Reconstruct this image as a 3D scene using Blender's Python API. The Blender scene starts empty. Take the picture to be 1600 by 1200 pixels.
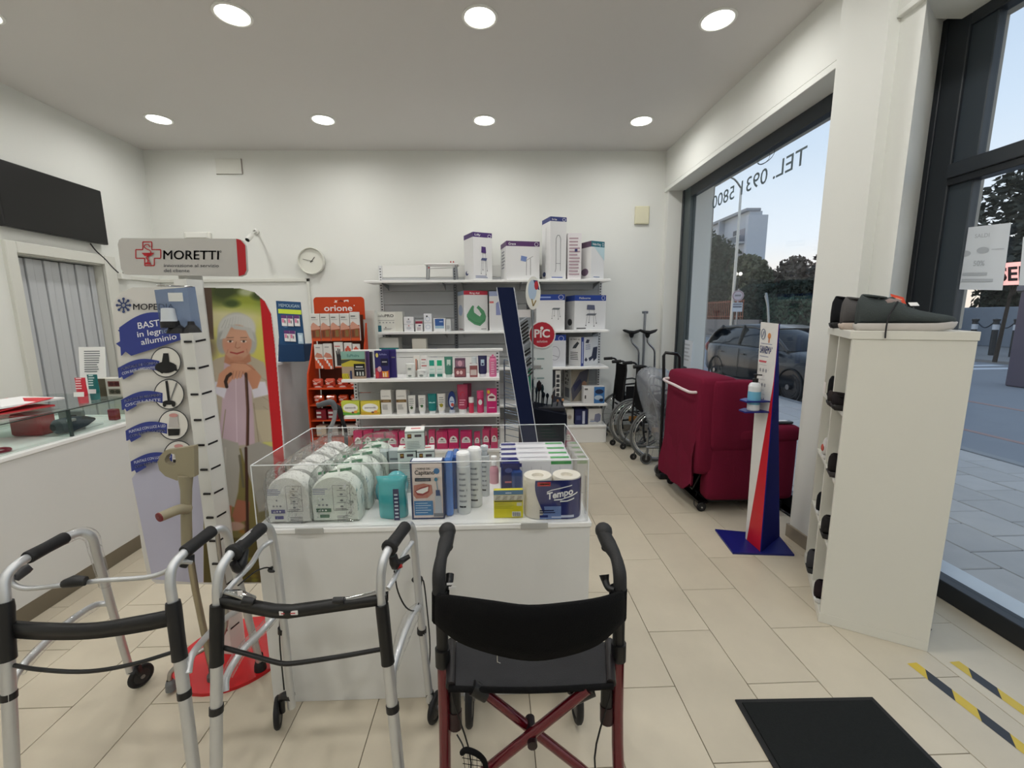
import bpy, math, random
import numpy as np
from mathutils import Matrix, Vector
random.seed(7); rng = np.random.default_rng(7)
S = bpy.context.scene
COL = S.collection
PI = math.pi

# ------------------------------------------------------------ camera
FPX, CX, PITCH, YAW, ROLL, EYE = 665.8, 790.6, .15624, .02838, .00924, 1.5
def _basis():
    cp, sp, cy, sy = math.cos(PITCH), math.sin(PITCH), math.cos(YAW), math.sin(YAW)
    fwd = Vector((sy*cp, cy*cp, -sp)); right = Vector((cy, -sy, 0)); down = fwd.cross(right)
    cr, sr = math.cos(ROLL), math.sin(ROLL)
    return cr*right + sr*down, -sr*right + cr*down, fwd
R_, D_, F_ = _basis()
cam = bpy.data.objects.new('camera', bpy.data.cameras.new('camera')); COL.objects.link(cam)
up = -D_; bk = -F_
cam.matrix_world = Matrix(((R_.x, up.x, bk.x, 0), (R_.y, up.y, bk.y, 0), (R_.z, up.z, bk.z, EYE), (0, 0, 0, 1)))
cam.data.sensor_width = 36; cam.data.lens = FPX/1600*36; cam.data.shift_x = (800-CX)/1600
cam.data.clip_start = .02; cam.data.clip_end = 500
S.camera = cam
def P(px, py, x=None, y=None, z=None):
    """the point of the place that the survey of the photograph puts at (px, py) on a plane of known depth or height"""
    d = R_*((px-CX)/FPX) + D_*((py-600)/FPX) + F_
    if x is not None: t = x/d.x
    elif y is not None: t = y/d.y
    else: t = (z-EYE)/d.z
    return Vector((0, 0, EYE)) + d*t

# ------------------------------------------------------------ sky, lights, exposure
S.view_settings.view_transform = 'Standard'; S.view_settings.look = 'None'
S.view_settings.gamma = 1; S.view_settings.use_curve_mapping = False
S.view_settings.exposure = 0.0
W = bpy.data.worlds.new('sky'); S.world = W; W.use_nodes = True
nt = W.node_tree; nt.nodes.clear()
tc = nt.nodes.new('ShaderNodeTexCoord'); sx = nt.nodes.new('ShaderNodeSeparateXYZ')
rp = nt.nodes.new('ShaderNodeValToRGB'); bg = nt.nodes.new('ShaderNodeBackground'); wo = nt.nodes.new('ShaderNodeOutputWorld')
nt.links.new(tc.outputs['Generated'], sx.inputs[0]); nt.links.new(sx.outputs['Z'], rp.inputs[0])
nt.links.new(rp.outputs[0], bg.inputs[0]); nt.links.new(bg.outputs[0], wo.inputs[0])
def lin(c):
    c = c/255
    return c/12.92 if c <= .04045 else ((c+.055)/1.055)**2.4
def C(*c):
    if len(c) == 1: c = c[0]
    return (lin(c[0]), lin(c[1]), lin(c[2]), 1)
els = rp.color_ramp.elements
els[0].position = 0; els[0].color = C(245, 228, 212)
els[1].position = 1; els[1].color = C(158, 178, 206)
for p, c in ((.06, (250, 238, 228)), (.14, (228, 234, 243)), (.3, (204, 219, 238)), (.55, (174, 194, 222))):
    e = els.new(p); e.color = C(*c)
bg.inputs[1].default_value = 1.3
LAMPS = [(x, y) for y in (4.61, 3.13, 1.65, .17, -1.31) for x in (-3.235, -1.65, -.06, 1.52)]
CEIL = 3.44
for i, (x, y) in enumerate(LAMPS):
    L = bpy.data.lights.new('downlight_lamp', 'AREA'); L.shape = 'DISK'; L.size = .17; L.energy = 7.0
    L.color = (1, .992, .968); L.spread = math.radians(170)
    o = bpy.data.objects.new('downlight_lamp', L); COL.objects.link(o); o.location = (x, y, CEIL-.02)

# ------------------------------------------------------------ materials
MATS = {}
def mat(name, rough=.5, metal=0., bump=0., bscale=200., coat=0., spec=.5, noise=0., nscale=6., emit=None, trans=0, alpha=None, ior=1.45, objvar=0):
    m = bpy.data.materials.new(name); m.use_nodes = True; n = m.node_tree; b = n.nodes['Principled BSDF']
    a = n.nodes.new('ShaderNodeVertexColor'); a.layer_name = 'Col'
    src = a.outputs[0]
    if noise or objvar:
        t = n.nodes.new('ShaderNodeTexCoord'); hsv = n.nodes.new('ShaderNodeHueSaturation')
        n.links.new(src, hsv.inputs['Color'])
        mth = n.nodes.new('ShaderNodeMath'); mth.operation = 'MULTIPLY_ADD'
        if noise:
            nz = n.nodes.new('ShaderNodeTexNoise'); nz.inputs['Scale'].default_value = nscale; nz.inputs['Detail'].default_value = 6
            nz.inputs['Roughness'].default_value = .65
            if objvar:
                oi = n.nodes.new('ShaderNodeObjectInfo'); va = n.nodes.new('ShaderNodeVectorMath'); va.operation = 'ADD'
                sc = n.nodes.new('ShaderNodeVectorMath'); sc.operation = 'SCALE'; sc.inputs['Scale'].default_value = 37
                cmb = n.nodes.new('ShaderNodeCombineXYZ')
                for k in range(3): n.links.new(oi.outputs['Random'], cmb.inputs[k])
                n.links.new(cmb.outputs[0], sc.inputs[0]); n.links.new(sc.outputs[0], va.inputs[0]); n.links.new(t.outputs['Object'], va.inputs[1])
                n.links.new(va.outputs[0], nz.inputs['Vector'])
            else: n.links.new(t.outputs['Object'], nz.inputs['Vector'])
            n.links.new(nz.outputs['Fac'], mth.inputs[0]); mth.inputs[1].default_value = noise*2; mth.inputs[2].default_value = 1-noise
        if objvar:
            oi2 = n.nodes.new('ShaderNodeObjectInfo'); m2 = n.nodes.new('ShaderNodeMath'); m2.operation = 'MULTIPLY_ADD'
            n.links.new(oi2.outputs['Random'], m2.inputs[0]); m2.inputs[1].default_value = objvar; m2.inputs[2].default_value = 1-objvar/2
            if noise:
                m3 = n.nodes.new('ShaderNodeMath'); m3.operation = 'MULTIPLY'
                n.links.new(mth.outputs[0], m3.inputs[0]); n.links.new(m2.outputs[0], m3.inputs[1]); n.links.new(m3.outputs[0], hsv.inputs['Value'])
            else: n.links.new(m2.outputs[0], hsv.inputs['Value'])
        else: n.links.new(mth.outputs[0], hsv.inputs['Value'])
        src = hsv.outputs[0]
    n.links.new(src, b.inputs['Base Color'])
    b.inputs['Roughness'].default_value = rough; b.inputs['Metallic'].default_value = metal
    b.inputs['Coat Weight'].default_value = coat; b.inputs['Specular IOR Level'].default_value = spec; b.inputs['IOR'].default_value = ior
    if trans: b.inputs['Transmission Weight'].default_value = trans
    if alpha is not None: b.inputs['Alpha'].default_value = alpha
    if emit: n.links.new(src, b.inputs['Emission Color']); b.inputs['Emission Strength'].default_value = emit
    if bump:
        t2 = n.nodes.new('ShaderNodeTexCoord'); nb = n.nodes.new('ShaderNodeTexNoise'); nb.inputs['Scale'].default_value = bscale
        bp = n.nodes.new('ShaderNodeBump'); bp.inputs['Strength'].default_value = bump; bp.inputs['Distance'].default_value = .003
        n.links.new(t2.outputs['Object'], nb.inputs['Vector']); n.links.new(nb.outputs['Fac'], bp.inputs['Height']); n.links.new(bp.outputs[0], b.inputs['Normal'])
    MATS[name] = m; return m
mat('wall_paint', .85, bump=.15, bscale=120, noise=.015, nscale=3)
mat('ceiling_paint', .9, noise=.01, nscale=2)
mat('card', .55, spec=.35)
mat('deep', .7, spec=.12)
mat('print', .45, spec=.4)
mat('satin', .35)
mat('gloss', .12, coat=.3)
mat('laminate', .38, noise=.01, nscale=30)
mat('rubber', .62, bump=.3, bscale=300)
mat('plastic', .4)
mat('metal', .32, metal=1., noise=.04, nscale=40)
mat('chrome', .12, metal=1.)
mat('anodized', .42, metal=.75, noise=.05, nscale=25)
mat('red_lacquer', .15, metal=.35, coat=.6)
mat('fabric', .95, bump=.5, bscale=260, spec=.15, noise=.06, nscale=12)
mat('mesh_fabric', .8, bump=.8, bscale=500, spec=.2, noise=.08, nscale=20)
mat('tile', .42, noise=.10, nscale=5, objvar=.10, bump=.06, bscale=60, spec=.45)
mat('carpet', .98, bump=1., bscale=500, noise=.2, nscale=120, spec=.05)
mat('stone', .8, noise=.14, nscale=5, bump=.2, bscale=40, objvar=.12)
mat('asphalt', .9, noise=.12, nscale=3, bump=.4, bscale=60)
mat('leaf', .8, noise=.25, nscale=2, spec=.2)
mat('plaster', .9, noise=.06, nscale=2)
mat('car_paint', .3, coat=.25, spec=.3)
mat('car_glass', .1, spec=.3)
mat('lamp_glow', .5, emit=9.)
mat('lit', .5, emit=1.2)
def sheer(name, tint, gloss, rough, body=0., bodycol=(.8, .8, .8, 1), bump=0, bscale=30):
    """thin clear sheet: lets light straight through, reflects by its angle, with an optional milky body"""
    m = bpy.data.materials.new(name); m.use_nodes = True; n = m.node_tree; n.nodes.clear()
    out = n.nodes.new('ShaderNodeOutputMaterial'); tr = n.nodes.new('ShaderNodeBsdfTransparent'); tr.inputs[0].default_value = tint
    gl = n.nodes.new('ShaderNodeBsdfGlossy'); gl.inputs['Roughness'].default_value = rough
    lw = n.nodes.new('ShaderNodeLayerWeight'); lw.inputs[0].default_value = .5
    pw = n.nodes.new('ShaderNodeMath'); pw.operation = 'POWER'; n.links.new(lw.outputs['Facing'], pw.inputs[0]); pw.inputs[1].default_value = 5
    f0 = ((gloss-1)/(gloss+1))**2
    fr = n.nodes.new('ShaderNodeMath'); fr.operation = 'MULTIPLY_ADD'; n.links.new(pw.outputs[0], fr.inputs[0]); fr.inputs[1].default_value = 1-f0; fr.inputs[2].default_value = f0
    mx = n.nodes.new('ShaderNodeMixShader'); n.links.new(fr.outputs[0], mx.inputs[0])
    last = tr.outputs[0]
    if body:
        df = n.nodes.new('ShaderNodeBsdfDiffuse'); df.inputs[0].default_value = bodycol
        m2 = n.nodes.new('ShaderNodeMixShader'); m2.inputs[0].default_value = body
        n.links.new(last, m2.inputs[1]); n.links.new(df.outputs[0], m2.inputs[2]); last = m2.outputs[0]
    n.links.new(last, mx.inputs[1]); n.links.new(gl.outputs[0], mx.inputs[2]); n.links.new(mx.outputs[0], out.inputs[0])
    if bump:
        t2 = n.nodes.new('ShaderNodeTexCoord'); nb = n.nodes.new('ShaderNodeTexNoise'); nb.inputs['Scale'].default_value = bscale; nb.inputs['Distortion'].default_value = 1.5
        bp = n.nodes.new('ShaderNodeBump'); bp.inputs['Strength'].default_value = bump; bp.inputs['Distance'].default_value = .01
        n.links.new(t2.outputs['Object'], nb.inputs['Vector']); n.links.new(nb.outputs['Fac'], bp.inputs['Height'])
        n.links.new(bp.outputs[0], gl.inputs['Normal']); n.links.new(bp.outputs[0], lw.inputs['Normal'])
    MATS[name] = m
sheer('window_glass', (.93, .95, .95, 1), 1.42, .0)
sheer('case_glass', (.93, .97, .955, 1), 1.45, .01)
sheer('acrylic', (.975, .98, .98, 1), 1.4, .02)
sheer('film', (.99, .99, .99, 1), 1.5, .1, .05, (.9, .93, .93, 1), 1., 22)
sheer('green_film', (.97, .99, .978, 1), 1.5, .1, .05, (.7, .9, .8, 1), 1., 22)
sheer('cover_film', (.93, .94, .95, 1), 1.6, .15, .38, (.42, .45, .5, 1), 1., 18)
sheer('blue_film', (.62, .7, .85, 1), 1.5, .08, .3, (.2, .27, .42, 1), .3, 20)

# ------------------------------------------------------------ mesh builder
class MB:
    def __init__(s, M=None):
        s.v = []; s.f = []; s.c = []; s.m = []; s.sm = []; s.M = M or Matrix()
    def add(s, vs, fs, col, m='card', smooth=False):
        n = len(s.v)
        s.v += [s.M @ Vector(p) for p in vs]
        cl = C(*col) if len(col) == 3 else col
        s.c += [cl]*len(vs)
        for f in fs: s.f.append([i+n for i in f])
        s.m += [m]*len(fs); s.sm += [smooth]*len(fs)
        return s
    def box(s, x0, x1, y0, y1, z0, z1, col, m='card', b=.002):
        if x0 > x1: x0, x1 = x1, x0
        if y0 > y1: y0, y1 = y1, y0
        if z0 > z1: z0, z1 = z1, z0
        b = min(b, (x1-x0)*.3, (y1-y0)*.3, (z1-z0)*.3)
        X, Y, Z = (x0, x1), (y0, y1), (z0, z1); vs = []; idx = {}
        for i in (0, 1):
            for j in (0, 1):
                for k in (0, 1):
                    sx_, sy_, sz_ = (1, -1)[i]*b, (1, -1)[j]*b, (1, -1)[k]*b
                    for a in range(3):
                        idx[i, j, k, a] = len(vs)
                        vs.append((X[i]+(0 if a == 0 else sx_), Y[j]+(0 if a == 1 else sy_), Z[k]+(0 if a == 2 else sz_)))
        q = []
        I = lambda i, j, k, a: idx[i, j, k, a]
        q += [[I(0,0,0,0), I(0,0,1,0), I(0,1,1,0), I(0,1,0,0)], [I(1,0,0,0), I(1,1,0,0), I(1,1,1,0), I(1,0,1,0)],
              [I(0,0,0,1), I(1,0,0,1), I(1,0,1,1), I(0,0,1,1)], [I(0,1,0,1), I(0,1,1,1), I(1,1,1,1), I(1,1,0,1)],
              [I(0,0,0,2), I(0,1,0,2), I(1,1,0,2), I(1,0,0,2)], [I(0,0,1,2), I(1,0,1,2), I(1,1,1,2), I(0,1,1,2)]]
        if b > 0:
            for j in (0, 1):
                for k in (0, 1):
                    f = [I(0,j,k,1), I(0,j,k,2), I(1,j,k,2), I(1,j,k,1)]; q.append(f if (j == k) == False else f[::-1])
            for i in (0, 1):
                for k in (0, 1):
                    f = [I(i,0,k,0), I(i,0,k,2), I(i,1,k,2), I(i,1,k,0)]; q.append(f if (i == k) else f[::-1])
            for i in (0, 1):
                for j in (0, 1):
                    f = [I(i,j,0,0), I(i,j,0,1), I(i,j,1,1), I(i,j,1,0)]; q.append(f if (i != j) else f[::-1])
            for i in (0, 1):
                for j in (0, 1):
                    for k in (0, 1):
                        f = [I(i,j,k,0), I(i,j,k,1), I(i,j,k,2)]; q.append(f if (i+j+k) % 2 == 0 else f[::-1])
        return s.add(vs, q, col, m)
    def prism(s, pts, w0, w1, col, m='card', axis='z', smooth=False):
        """polygon pts (a, b) extruded along axis: z -> (a,b,w), y -> (a,w,b), x -> (w,a,b)"""
        def mk(a, b, w): return (a, b, w) if axis == 'z' else ((a, w, b) if axis == 'y' else (w, a, b))
        n = len(pts); A = [mk(a, b, w0) for a, b in pts]; B = [mk(a, b, w1) for a, b in pts]
        s.add(A+B, [list(range(n))[::-1], list(range(n, 2*n))], col, m)
        vs = []; fs = []
        if smooth:
            return s.add(A+B, [[i, (i+1) % n, (i+1) % n+n, i+n] for i in range(n)], col, m, True)
        for i in range(n):
            j = (i+1) % n; k = len(vs); vs += [A[i], A[j], B[j], B[i]]; fs.append([k, k+1, k+2, k+3])
        return s.add(vs, fs, col, m)
    def tube(s, pts, r, col, m='metal', n=10, sm=0, caps=True, closed=False):
        pts = [Vector(p) for p in pts]; rs = list(r) if isinstance(r, (list, tuple)) else [r]*len(pts)
        if sm: pts, rs = spline(pts, rs, sm, closed)
        N = len(pts); vs = []; prev = None
        for i, p in enumerate(pts):
            a = pts[(i-1) % N] if (closed or i > 0) else p; b = pts[(i+1) % N] if (closed or i < N-1) else p
            t = (b-a).normalized()
            if prev is None:
                u = t.orthogonal().normalized()
            else:
                u = (prev - t*prev.dot(t))
                u = u.normalized() if u.length > 1e-6 else t.orthogonal().normalized()
            prev = u; w = t.cross(u)
            for k in range(n):
                an = 2*PI*k/n; vs.append(p+(u*math.cos(an)+w*math.sin(an))*rs[i])
        fs = [[i*n+k, i*n+(k+1) % n, ((i+1) % N)*n+(k+1) % n, ((i+1) % N)*n+k] for i in range(N if closed else N-1) for k in range(n)]
        s.add(vs, fs, col, m, True)
        if caps and not closed:
            s.add(vs[:n], [list(range(n))[::-1]], col, m); s.add(vs[-n:], [list(range(n))], col, m)
        return s
    def lathe(s, prof, col, m='plastic', n=16, at=(0, 0, 0), cols=None, smooth=True, axis=None):
        at = Vector(at)
        Q = Matrix() if axis is None else Vector((0, 0, 1)).rotation_difference(Vector(axis)).to_matrix().to_4x4()
        for i in range(len(prof)-1):
            (r0, z0), (r1, z1) = prof[i], prof[i+1]
            vs = []
            for r, z in ((r0, z0), (r1, z1)):
                for k in range(n): vs.append(at + (Q @ Vector((r*math.cos(2*PI*k/n), r*math.sin(2*PI*k/n), z))))
            s.add(vs, [[k, (k+1) % n, n+(k+1) % n, n+k] for k in range(n)], cols[i] if cols else col, m, smooth)
        return s
    def torus(s, c, axis, R, r, col, m='rubber', n=28, k=8):
        Q = Vector((0, 0, 1)).rotation_difference(Vector(axis)).to_matrix()
        pts = [Vector(c)+Q @ Vector((R*math.cos(2*PI*i/n), R*math.sin(2*PI*i/n), 0)) for i in range(n)]
        return s.tube(pts, r, col, m, k, closed=True)
    def ball(s, c, r, col, m='plastic', n=12, k=8):
        if not isinstance(r, (tuple, list)): r = (r, r, r)
        vs = []; fs = []
        for j in range(k+1):
            th = PI*j/k
            for i in range(n): vs.append((c[0]+r[0]*math.sin(th)*math.cos(2*PI*i/n), c[1]+r[1]*math.sin(th)*math.sin(2*PI*i/n), c[2]-r[2]*math.cos(th)))
        for j in range(k):
            for i in range(n): fs.append([j*n+i, j*n+(i+1) % n, (j+1)*n+(i+1) % n, (j+1)*n+i])
        return s.add(vs, fs, col, m, True)
    def build(s, name, parent=None, origin=None, **props):
        me = bpy.data.meshes.new(name)
        if parent is not None: org = Vector(parent['_org'])
        elif origin is not None: org = Vector(origin)
        else:
            A = np.array([tuple(v) for v in s.v]); mn, mx = A.min(0), A.max(0); org = Vector(((mn[0]+mx[0])/2, (mn[1]+mx[1])/2, mn[2]))
        me.from_pydata([tuple(v-org) for v in s.v], [], s.f)
        names = list(dict.fromkeys(s.m))
        for k in names: me.materials.append(MATS[k])
        ix = {k: i for i, k in enumerate(names)}
        me.polygons.foreach_set('material_index', [ix[k] for k in s.m]); me.polygons.foreach_set('use_smooth', s.sm)
        at = me.attributes.new('Col', 'FLOAT_COLOR', 'POINT'); at.data.foreach_set('color', np.array(s.c, dtype=np.float32).ravel())
        me.update()
        o = bpy.data.objects.new(name, me); COL.objects.link(o); o['_org'] = tuple(org)
        if parent is not None: o.parent = parent
        else: o.location = org
        for k, v in props.items(): o[k] = v
        return o
def spline(pts, rs, k, closed=False):
    N = len(pts); op = []; orr = []
    for i in range(N if closed else N-1):
        p0 = pts[(i-1) % N] if (closed or i > 0) else pts[i]*2-pts[i+1]
        p1, p2 = pts[i], pts[(i+1) % N]
        p3 = pts[(i+2) % N] if (closed or i < N-2) else p2*2-p1
        d = [max((b-a).length, 1e-5)**.5 for a, b in ((p0, p1), (p1, p2), (p2, p3))]
        t0, t1 = 0, d[0]; t2 = t1+d[1]; t3 = t2+d[2]
        for j in range(k):
            t = t1+(t2-t1)*j/k
            A1 = p0*((t1-t)/(t1-t0))+p1*((t-t0)/(t1-t0)); A2 = p1*((t2-t)/(t2-t1))+p2*((t-t1)/(t2-t1)); A3 = p2*((t3-t)/(t3-t2))+p3*((t-t2)/(t3-t2))
            B1 = A1*((t2-t)/(t2-t0))+A2*((t-t0)/(t2-t0)); B2 = A2*((t3-t)/(t3-t1))+A3*((t-t1)/(t3-t1))
            op.append(B1*((t2-t)/(t2-t1))+B2*((t-t1)/(t2-t1))); orr.append(rs[i]+(rs[(i+1) % N]-rs[i])*j/k)
    if not closed: op.append(pts[-1]); orr.append(rs[-1])
    return op, orr
def thing(name, label, cat, loc, group=None):
    o = bpy.data.objects.new(name, None); COL.objects.link(o); o.empty_display_size = .05
    o.location = loc; o['_org'] = tuple(loc); o['label'] = label; o['category'] = cat
    if group: o['group'] = group
    return o
def tag(o, label, cat, group=None):
    o['label'] = label; o['category'] = cat
    if group: o['group'] = group
    return o
def copy_thing(src, loc, label=None):
    r = src.copy(); COL.objects.link(r); r.location = loc; r['_org'] = tuple(loc)
    if label: r['label'] = label
    for ch in list(src.children):
        c = ch.copy(); COL.objects.link(c); c.parent = r
        for g in list(ch.children):
            d = g.copy(); COL.objects.link(d); d.parent = c
    return r

# ------------------------------------------------------------ flat print: shapes on a face frame (u to the right, v up, w out of the face)
def face(o, u=(1, 0, 0), v=(0, 0, 1)):
    u = Vector(u).normalized(); v = Vector(v).normalized(); w = u.cross(v)
    return Matrix(((u.x, v.x, w.x, o[0]), (u.y, v.y, w.y, o[1]), (u.z, v.z, w.z, o[2]), (0, 0, 0, 1)))
_T = {}
def text_geo(t, bold=0.):
    key = (t, bold)
    if key in _T: return _T[key]
    cu = bpy.data.curves.new('t', 'FONT'); cu.body = t; cu.size = 1; cu.resolution_u = 3; cu.offset = 0 if 'M' in t else bold
    ob = bpy.data.objects.new('t', cu); COL.objects.link(ob)
    dg = bpy.context.evaluated_depsgraph_get(); dg.update()
    me = bpy.data.meshes.new_from_object(ob.evaluated_get(dg))
    vs = [(v.co.x, v.co.y) for v in me.vertices]; fs = [list(p.vertices) for p in me.polygons]
    bpy.data.objects.remove(ob); bpy.data.meshes.remove(me); bpy.data.curves.remove(cu)
    if vs and 'M' in t and bold > 0:      # the font's M breaks when offset: thicken by shifted copies instead
        n = len(vs); base = list(vs); bf = list(fs)
        for k, (dx, dy) in enumerate(((bold*2, 0), (-bold*2, 0), (0, bold), (0, -bold))):
            vs += [(a+dx, b+dy) for a, b in base]; fs += [[i+n*(k+1) for i in f] for f in bf]
    if vs:
        x0 = min(a for a, b in vs); x1 = max(a for a, b in vs)
        vs = [(a-x0, b) for a, b in vs]
    else: x0 = x1 = 0
    _T[key] = (vs, fs, max(x1-x0, .001)); return _T[key]
def art(mb, M, items, W=1., H=1., m='print', step=.0004, w0=.0004):
    """items in 0..1 of a W x H face. r rect, e ellipse, p polygon, l line, t text, ring, rr rounded rect"""
    old = mb.M; mb.M = old @ M
    for k, it in enumerate(items):
        w = w0+k*step; t = it[0]
        if t == 'r':
            _, a, b, c, d, col = it; mb.add([(a*W, b*H, w), (c*W, b*H, w), (c*W, d*H, w), (a*W, d*H, w)], [[0, 1, 2, 3]], col, m)
        elif t == 'e':
            _, a, b, c, d, col = it; n = 20
            mb.add([(a*W+c*W*math.cos(2*PI*i/n), b*H+d*H*math.sin(2*PI*i/n), w) for i in range(n)], [list(range(n))], col, m)
        elif t == 'ring':
            _, a, b, c, d, th, col = it; n = 24; vs = []
            for i in range(n):
                an = 2*PI*i/n; vs += [(a*W+c*W*math.cos(an), b*H+d*H*math.sin(an), w), (a*W+(c*W-th)*math.cos(an), b*H+(d*H-th)*math.sin(an), w)]
            mb.add(vs, [[2*i, (2*i+2) % (2*n), (2*i+3) % (2*n), 2*i+1] for i in range(n)], col, m)
        elif t == 'p':
            _, pts, col = it; mb.add([(a*W, b*H, w) for a, b in pts], [list(range(len(pts)))], col, m)
        elif t == 'l':
            _, pts, th, col = it
            for (a, b), (c, d) in zip(pts, pts[1:]):
                p = Vector((a*W, b*H)); q = Vector((c*W, d*H)); dd = (q-p)
                if dd.length < 1e-7: continue
                nn = Vector((-dd.y, dd.x)).normalized()*th/2
                mb.add([(p.x+nn.x, p.y+nn.y, w), (p.x-nn.x, p.y-nn.y, w), (q.x-nn.x, q.y-nn.y, w), (q.x+nn.x, q.y+nn.y, w)], [[0, 1, 2, 3]], col, m)
        elif t == 't':
            _, s_, a, b, c, h_, col = it[:7]; bold = it[7] if len(it) > 7 else .012
            rot = it[8] if len(it) > 8 else 0
            vs, fs, wd = text_geo(s_, bold)      # fits width c (fraction) starting at a, cap height h_ (fraction) with baseline b
            kx = c*W/wd; ky = h_*H/.7; ca, sa = math.cos(rot), math.sin(rot)
            if rot: kx = c/wd; ky = h_/.7
            mb.add([(a*W+(x*kx*ca-y*ky*sa), b*H+(x*kx*sa+y*ky*ca), w) for x, y in vs], fs, col, m)
    mb.M = old
def lines(x0, x1, y0, y1, n, col, fill=.45, ragged=.25):
    out = []
    for i in range(n):
        yy = y1-(y1-y0)*(i+.5)/n; hh = (y1-y0)/n*fill/2
        out.append(('r', x0, yy-hh, x1-(x1-x0)*ragged*rng.random(), yy+hh, col))
    return out
def frameart(x0, y0, x1, y1, t, col):
    return [('l', [(x0, y0), (x1, y0), (x1, y1), (x0, y1), (x0, y0)], t, col)]
WHT = (238, 238, 234); BLK = (22, 22, 24); GRY = (120, 122, 124)
# ============================================================ THE SETTING
WALLC = (230, 231, 226)
XL, XR, YB, YF = -4.02, 2.10, 5.40, -2.6
def struct(mb, name, parent=None, **k):
    o = mb.build(name, parent, **k)
    if parent is None: o['kind'] = 'structure'
    return o
# floor: base slab, then every tile of the part in view
fl = struct(MB().box(XL-.1, 2.47, YF-.1, YB+.1, -.12, -.006, (108, 98, 84), 'tile', 0), 'floor', origin=(0, 0, 0))
tile_me = None; nt_ = 0
TC = (200, 190, 170)
for i in range(-17, 5):
    x0 = 1.024+i*.30; off = 1.51 if i % 2 == 0 else 1.815
    for j in range(-2, 8):
        y0 = off+j*.61
        xa, xb, ya, yb = max(x0, XL), min(x0+.30, 2.45), y0, min(y0+.61, YB)
        if yb-ya < .05 or xb-xa < .05: continue
        full = abs(xb-xa-.30) < 1e-4 and abs(yb-ya-.61) < 1e-4
        if tile_me is None or not full:
            o = MB().box(xa+.0015, xb-.0015, ya+.0015, yb-.0015, -.01, 0, TC, 'tile', .001)
            ob = o.build('floor_tile', fl)
            if full:
                tile_me = ob.data; cx0, cy0 = xa, ya
        else:
            ob = bpy.data.objects.new('floor_tile', tile_me); COL.objects.link(ob); ob.parent = fl; ob.location = (xa-cx0, ya-cy0, 0)
        nt_ += 1
mb = MB()
for i in range(-17, 5):
    x0 = 1.024+i*.30; off = 1.51 if i % 2 == 0 else 1.815
    for j in range(-7, -2):
        y0 = off+j*.61; mb.box(max(x0, XL)+.0015, min(x0+.3, 2.45)-.0015, y0+.0015, y0+.6085, -.01, 0, TC, 'tile', .001)
mb.build('floor_tiling', fl, kind='stuff')
struct(MB().box(XL-.1, 2.5, YF-.1, YB+.15, CEIL, CEIL+.12, (216, 213, 210), 'ceiling_paint', 0), 'ceiling')
struct(MB().box(XL-.15, 2.7, YB, YB+.15, -.1, CEIL, WALLC, 'wall_paint', 0), 'wall_back')
struct(MB().box(XL-.15, 2.7, YF-.15, YF, -.1, CEIL, WALLC, 'wall_paint', 0), 'wall_front')
# left wall with door opening y 3.82..4.66
mb = MB()
for a in ((YF, 3.82, 0, CEIL), (4.66, YB, 0, CEIL), (3.82, 4.66, 2.08, CEIL)): mb.box(XL-.15, XL, a[0], a[1], a[2]-.0, a[3], WALLC, 'wall_paint', 0)
struct(mb, 'wall_left')
# right side: two shutter beams, splayed column, jambs
mb = MB()
mb.box(2.10, 2.45, 2.66, YB, 3.02, CEIL, WALLC, 'wall_paint', .0)
mb.box(2.095, 2.45, 2.66, YB, 2.97, 3.015, WALLC, 'wall_paint', .003)
mb.box(2.12, 2.45, 2.66, YB, 3.01, 3.03, (90, 90, 88), 'wall_paint', 0)
mb.prism([(2.0, 2.66), (2.0, 2.33), (2.06, 2.33), (2.06, 2.20), (2.37, 2.42), (2.45, 2.42), (2.45, 2.66)], 0, CEIL, WALLC, 'wall_paint')
mb.box(2.04, 2.45, -.2, 2.33, 2.985, CEIL, WALLC, 'wall_paint', .0)
mb.box(2.035, 2.45, -.2, 2.33, 2.955, 2.985, WALLC, 'wall_paint', .004)
mb.box(2.0, 2.45, YF, -.2, 0, CEIL, WALLC, 'wall_paint', 0)
mb.box(2.12, 2.45, 5.33, YB, 0, 3.0, WALLC, 'wall_paint', 0)
struct(mb, 'wall_right')
BB = (150, 140, 124)
struct(MB().box(-4.01, -3.998, YF, 3.72, 0, .09, BB, 'tile', .002), 'baseboard_left')
struct(MB().box(-1.34, 2.12, 5.385, 5.399, 0, .09, BB, 'tile', .002), 'baseboard_back')
mb = MB(); mb.box(1.985, 2.0, 2.33, 2.665, 0, .09, BB, 'tile', .002); mb.box(1.985, 2.1, 2.66, 2.675, 0, .09, BB, 'tile', .002); mb.box(2.046, 2.06, 2.2, 2.33, 0, .09, BB, 'tile', .002)
struct(mb, 'baseboard_right')
# conduit trim round the left and back wall
mb = MB(); mb.box(-4.02, -3.995, 4.78, 5.40, 1.945, 1.985, (222, 222, 214), 'satin', .004); mb.box(-4.02, -2.23, 5.375, 5.40, 1.945, 1.985, (222, 222, 214), 'satin', .004)
mb.box(-2.262, -2.23, 5.375, 5.40, 1.06, 1.985, (222, 222, 214), 'satin', .004)
struct(mb, 'trim_1')
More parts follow.
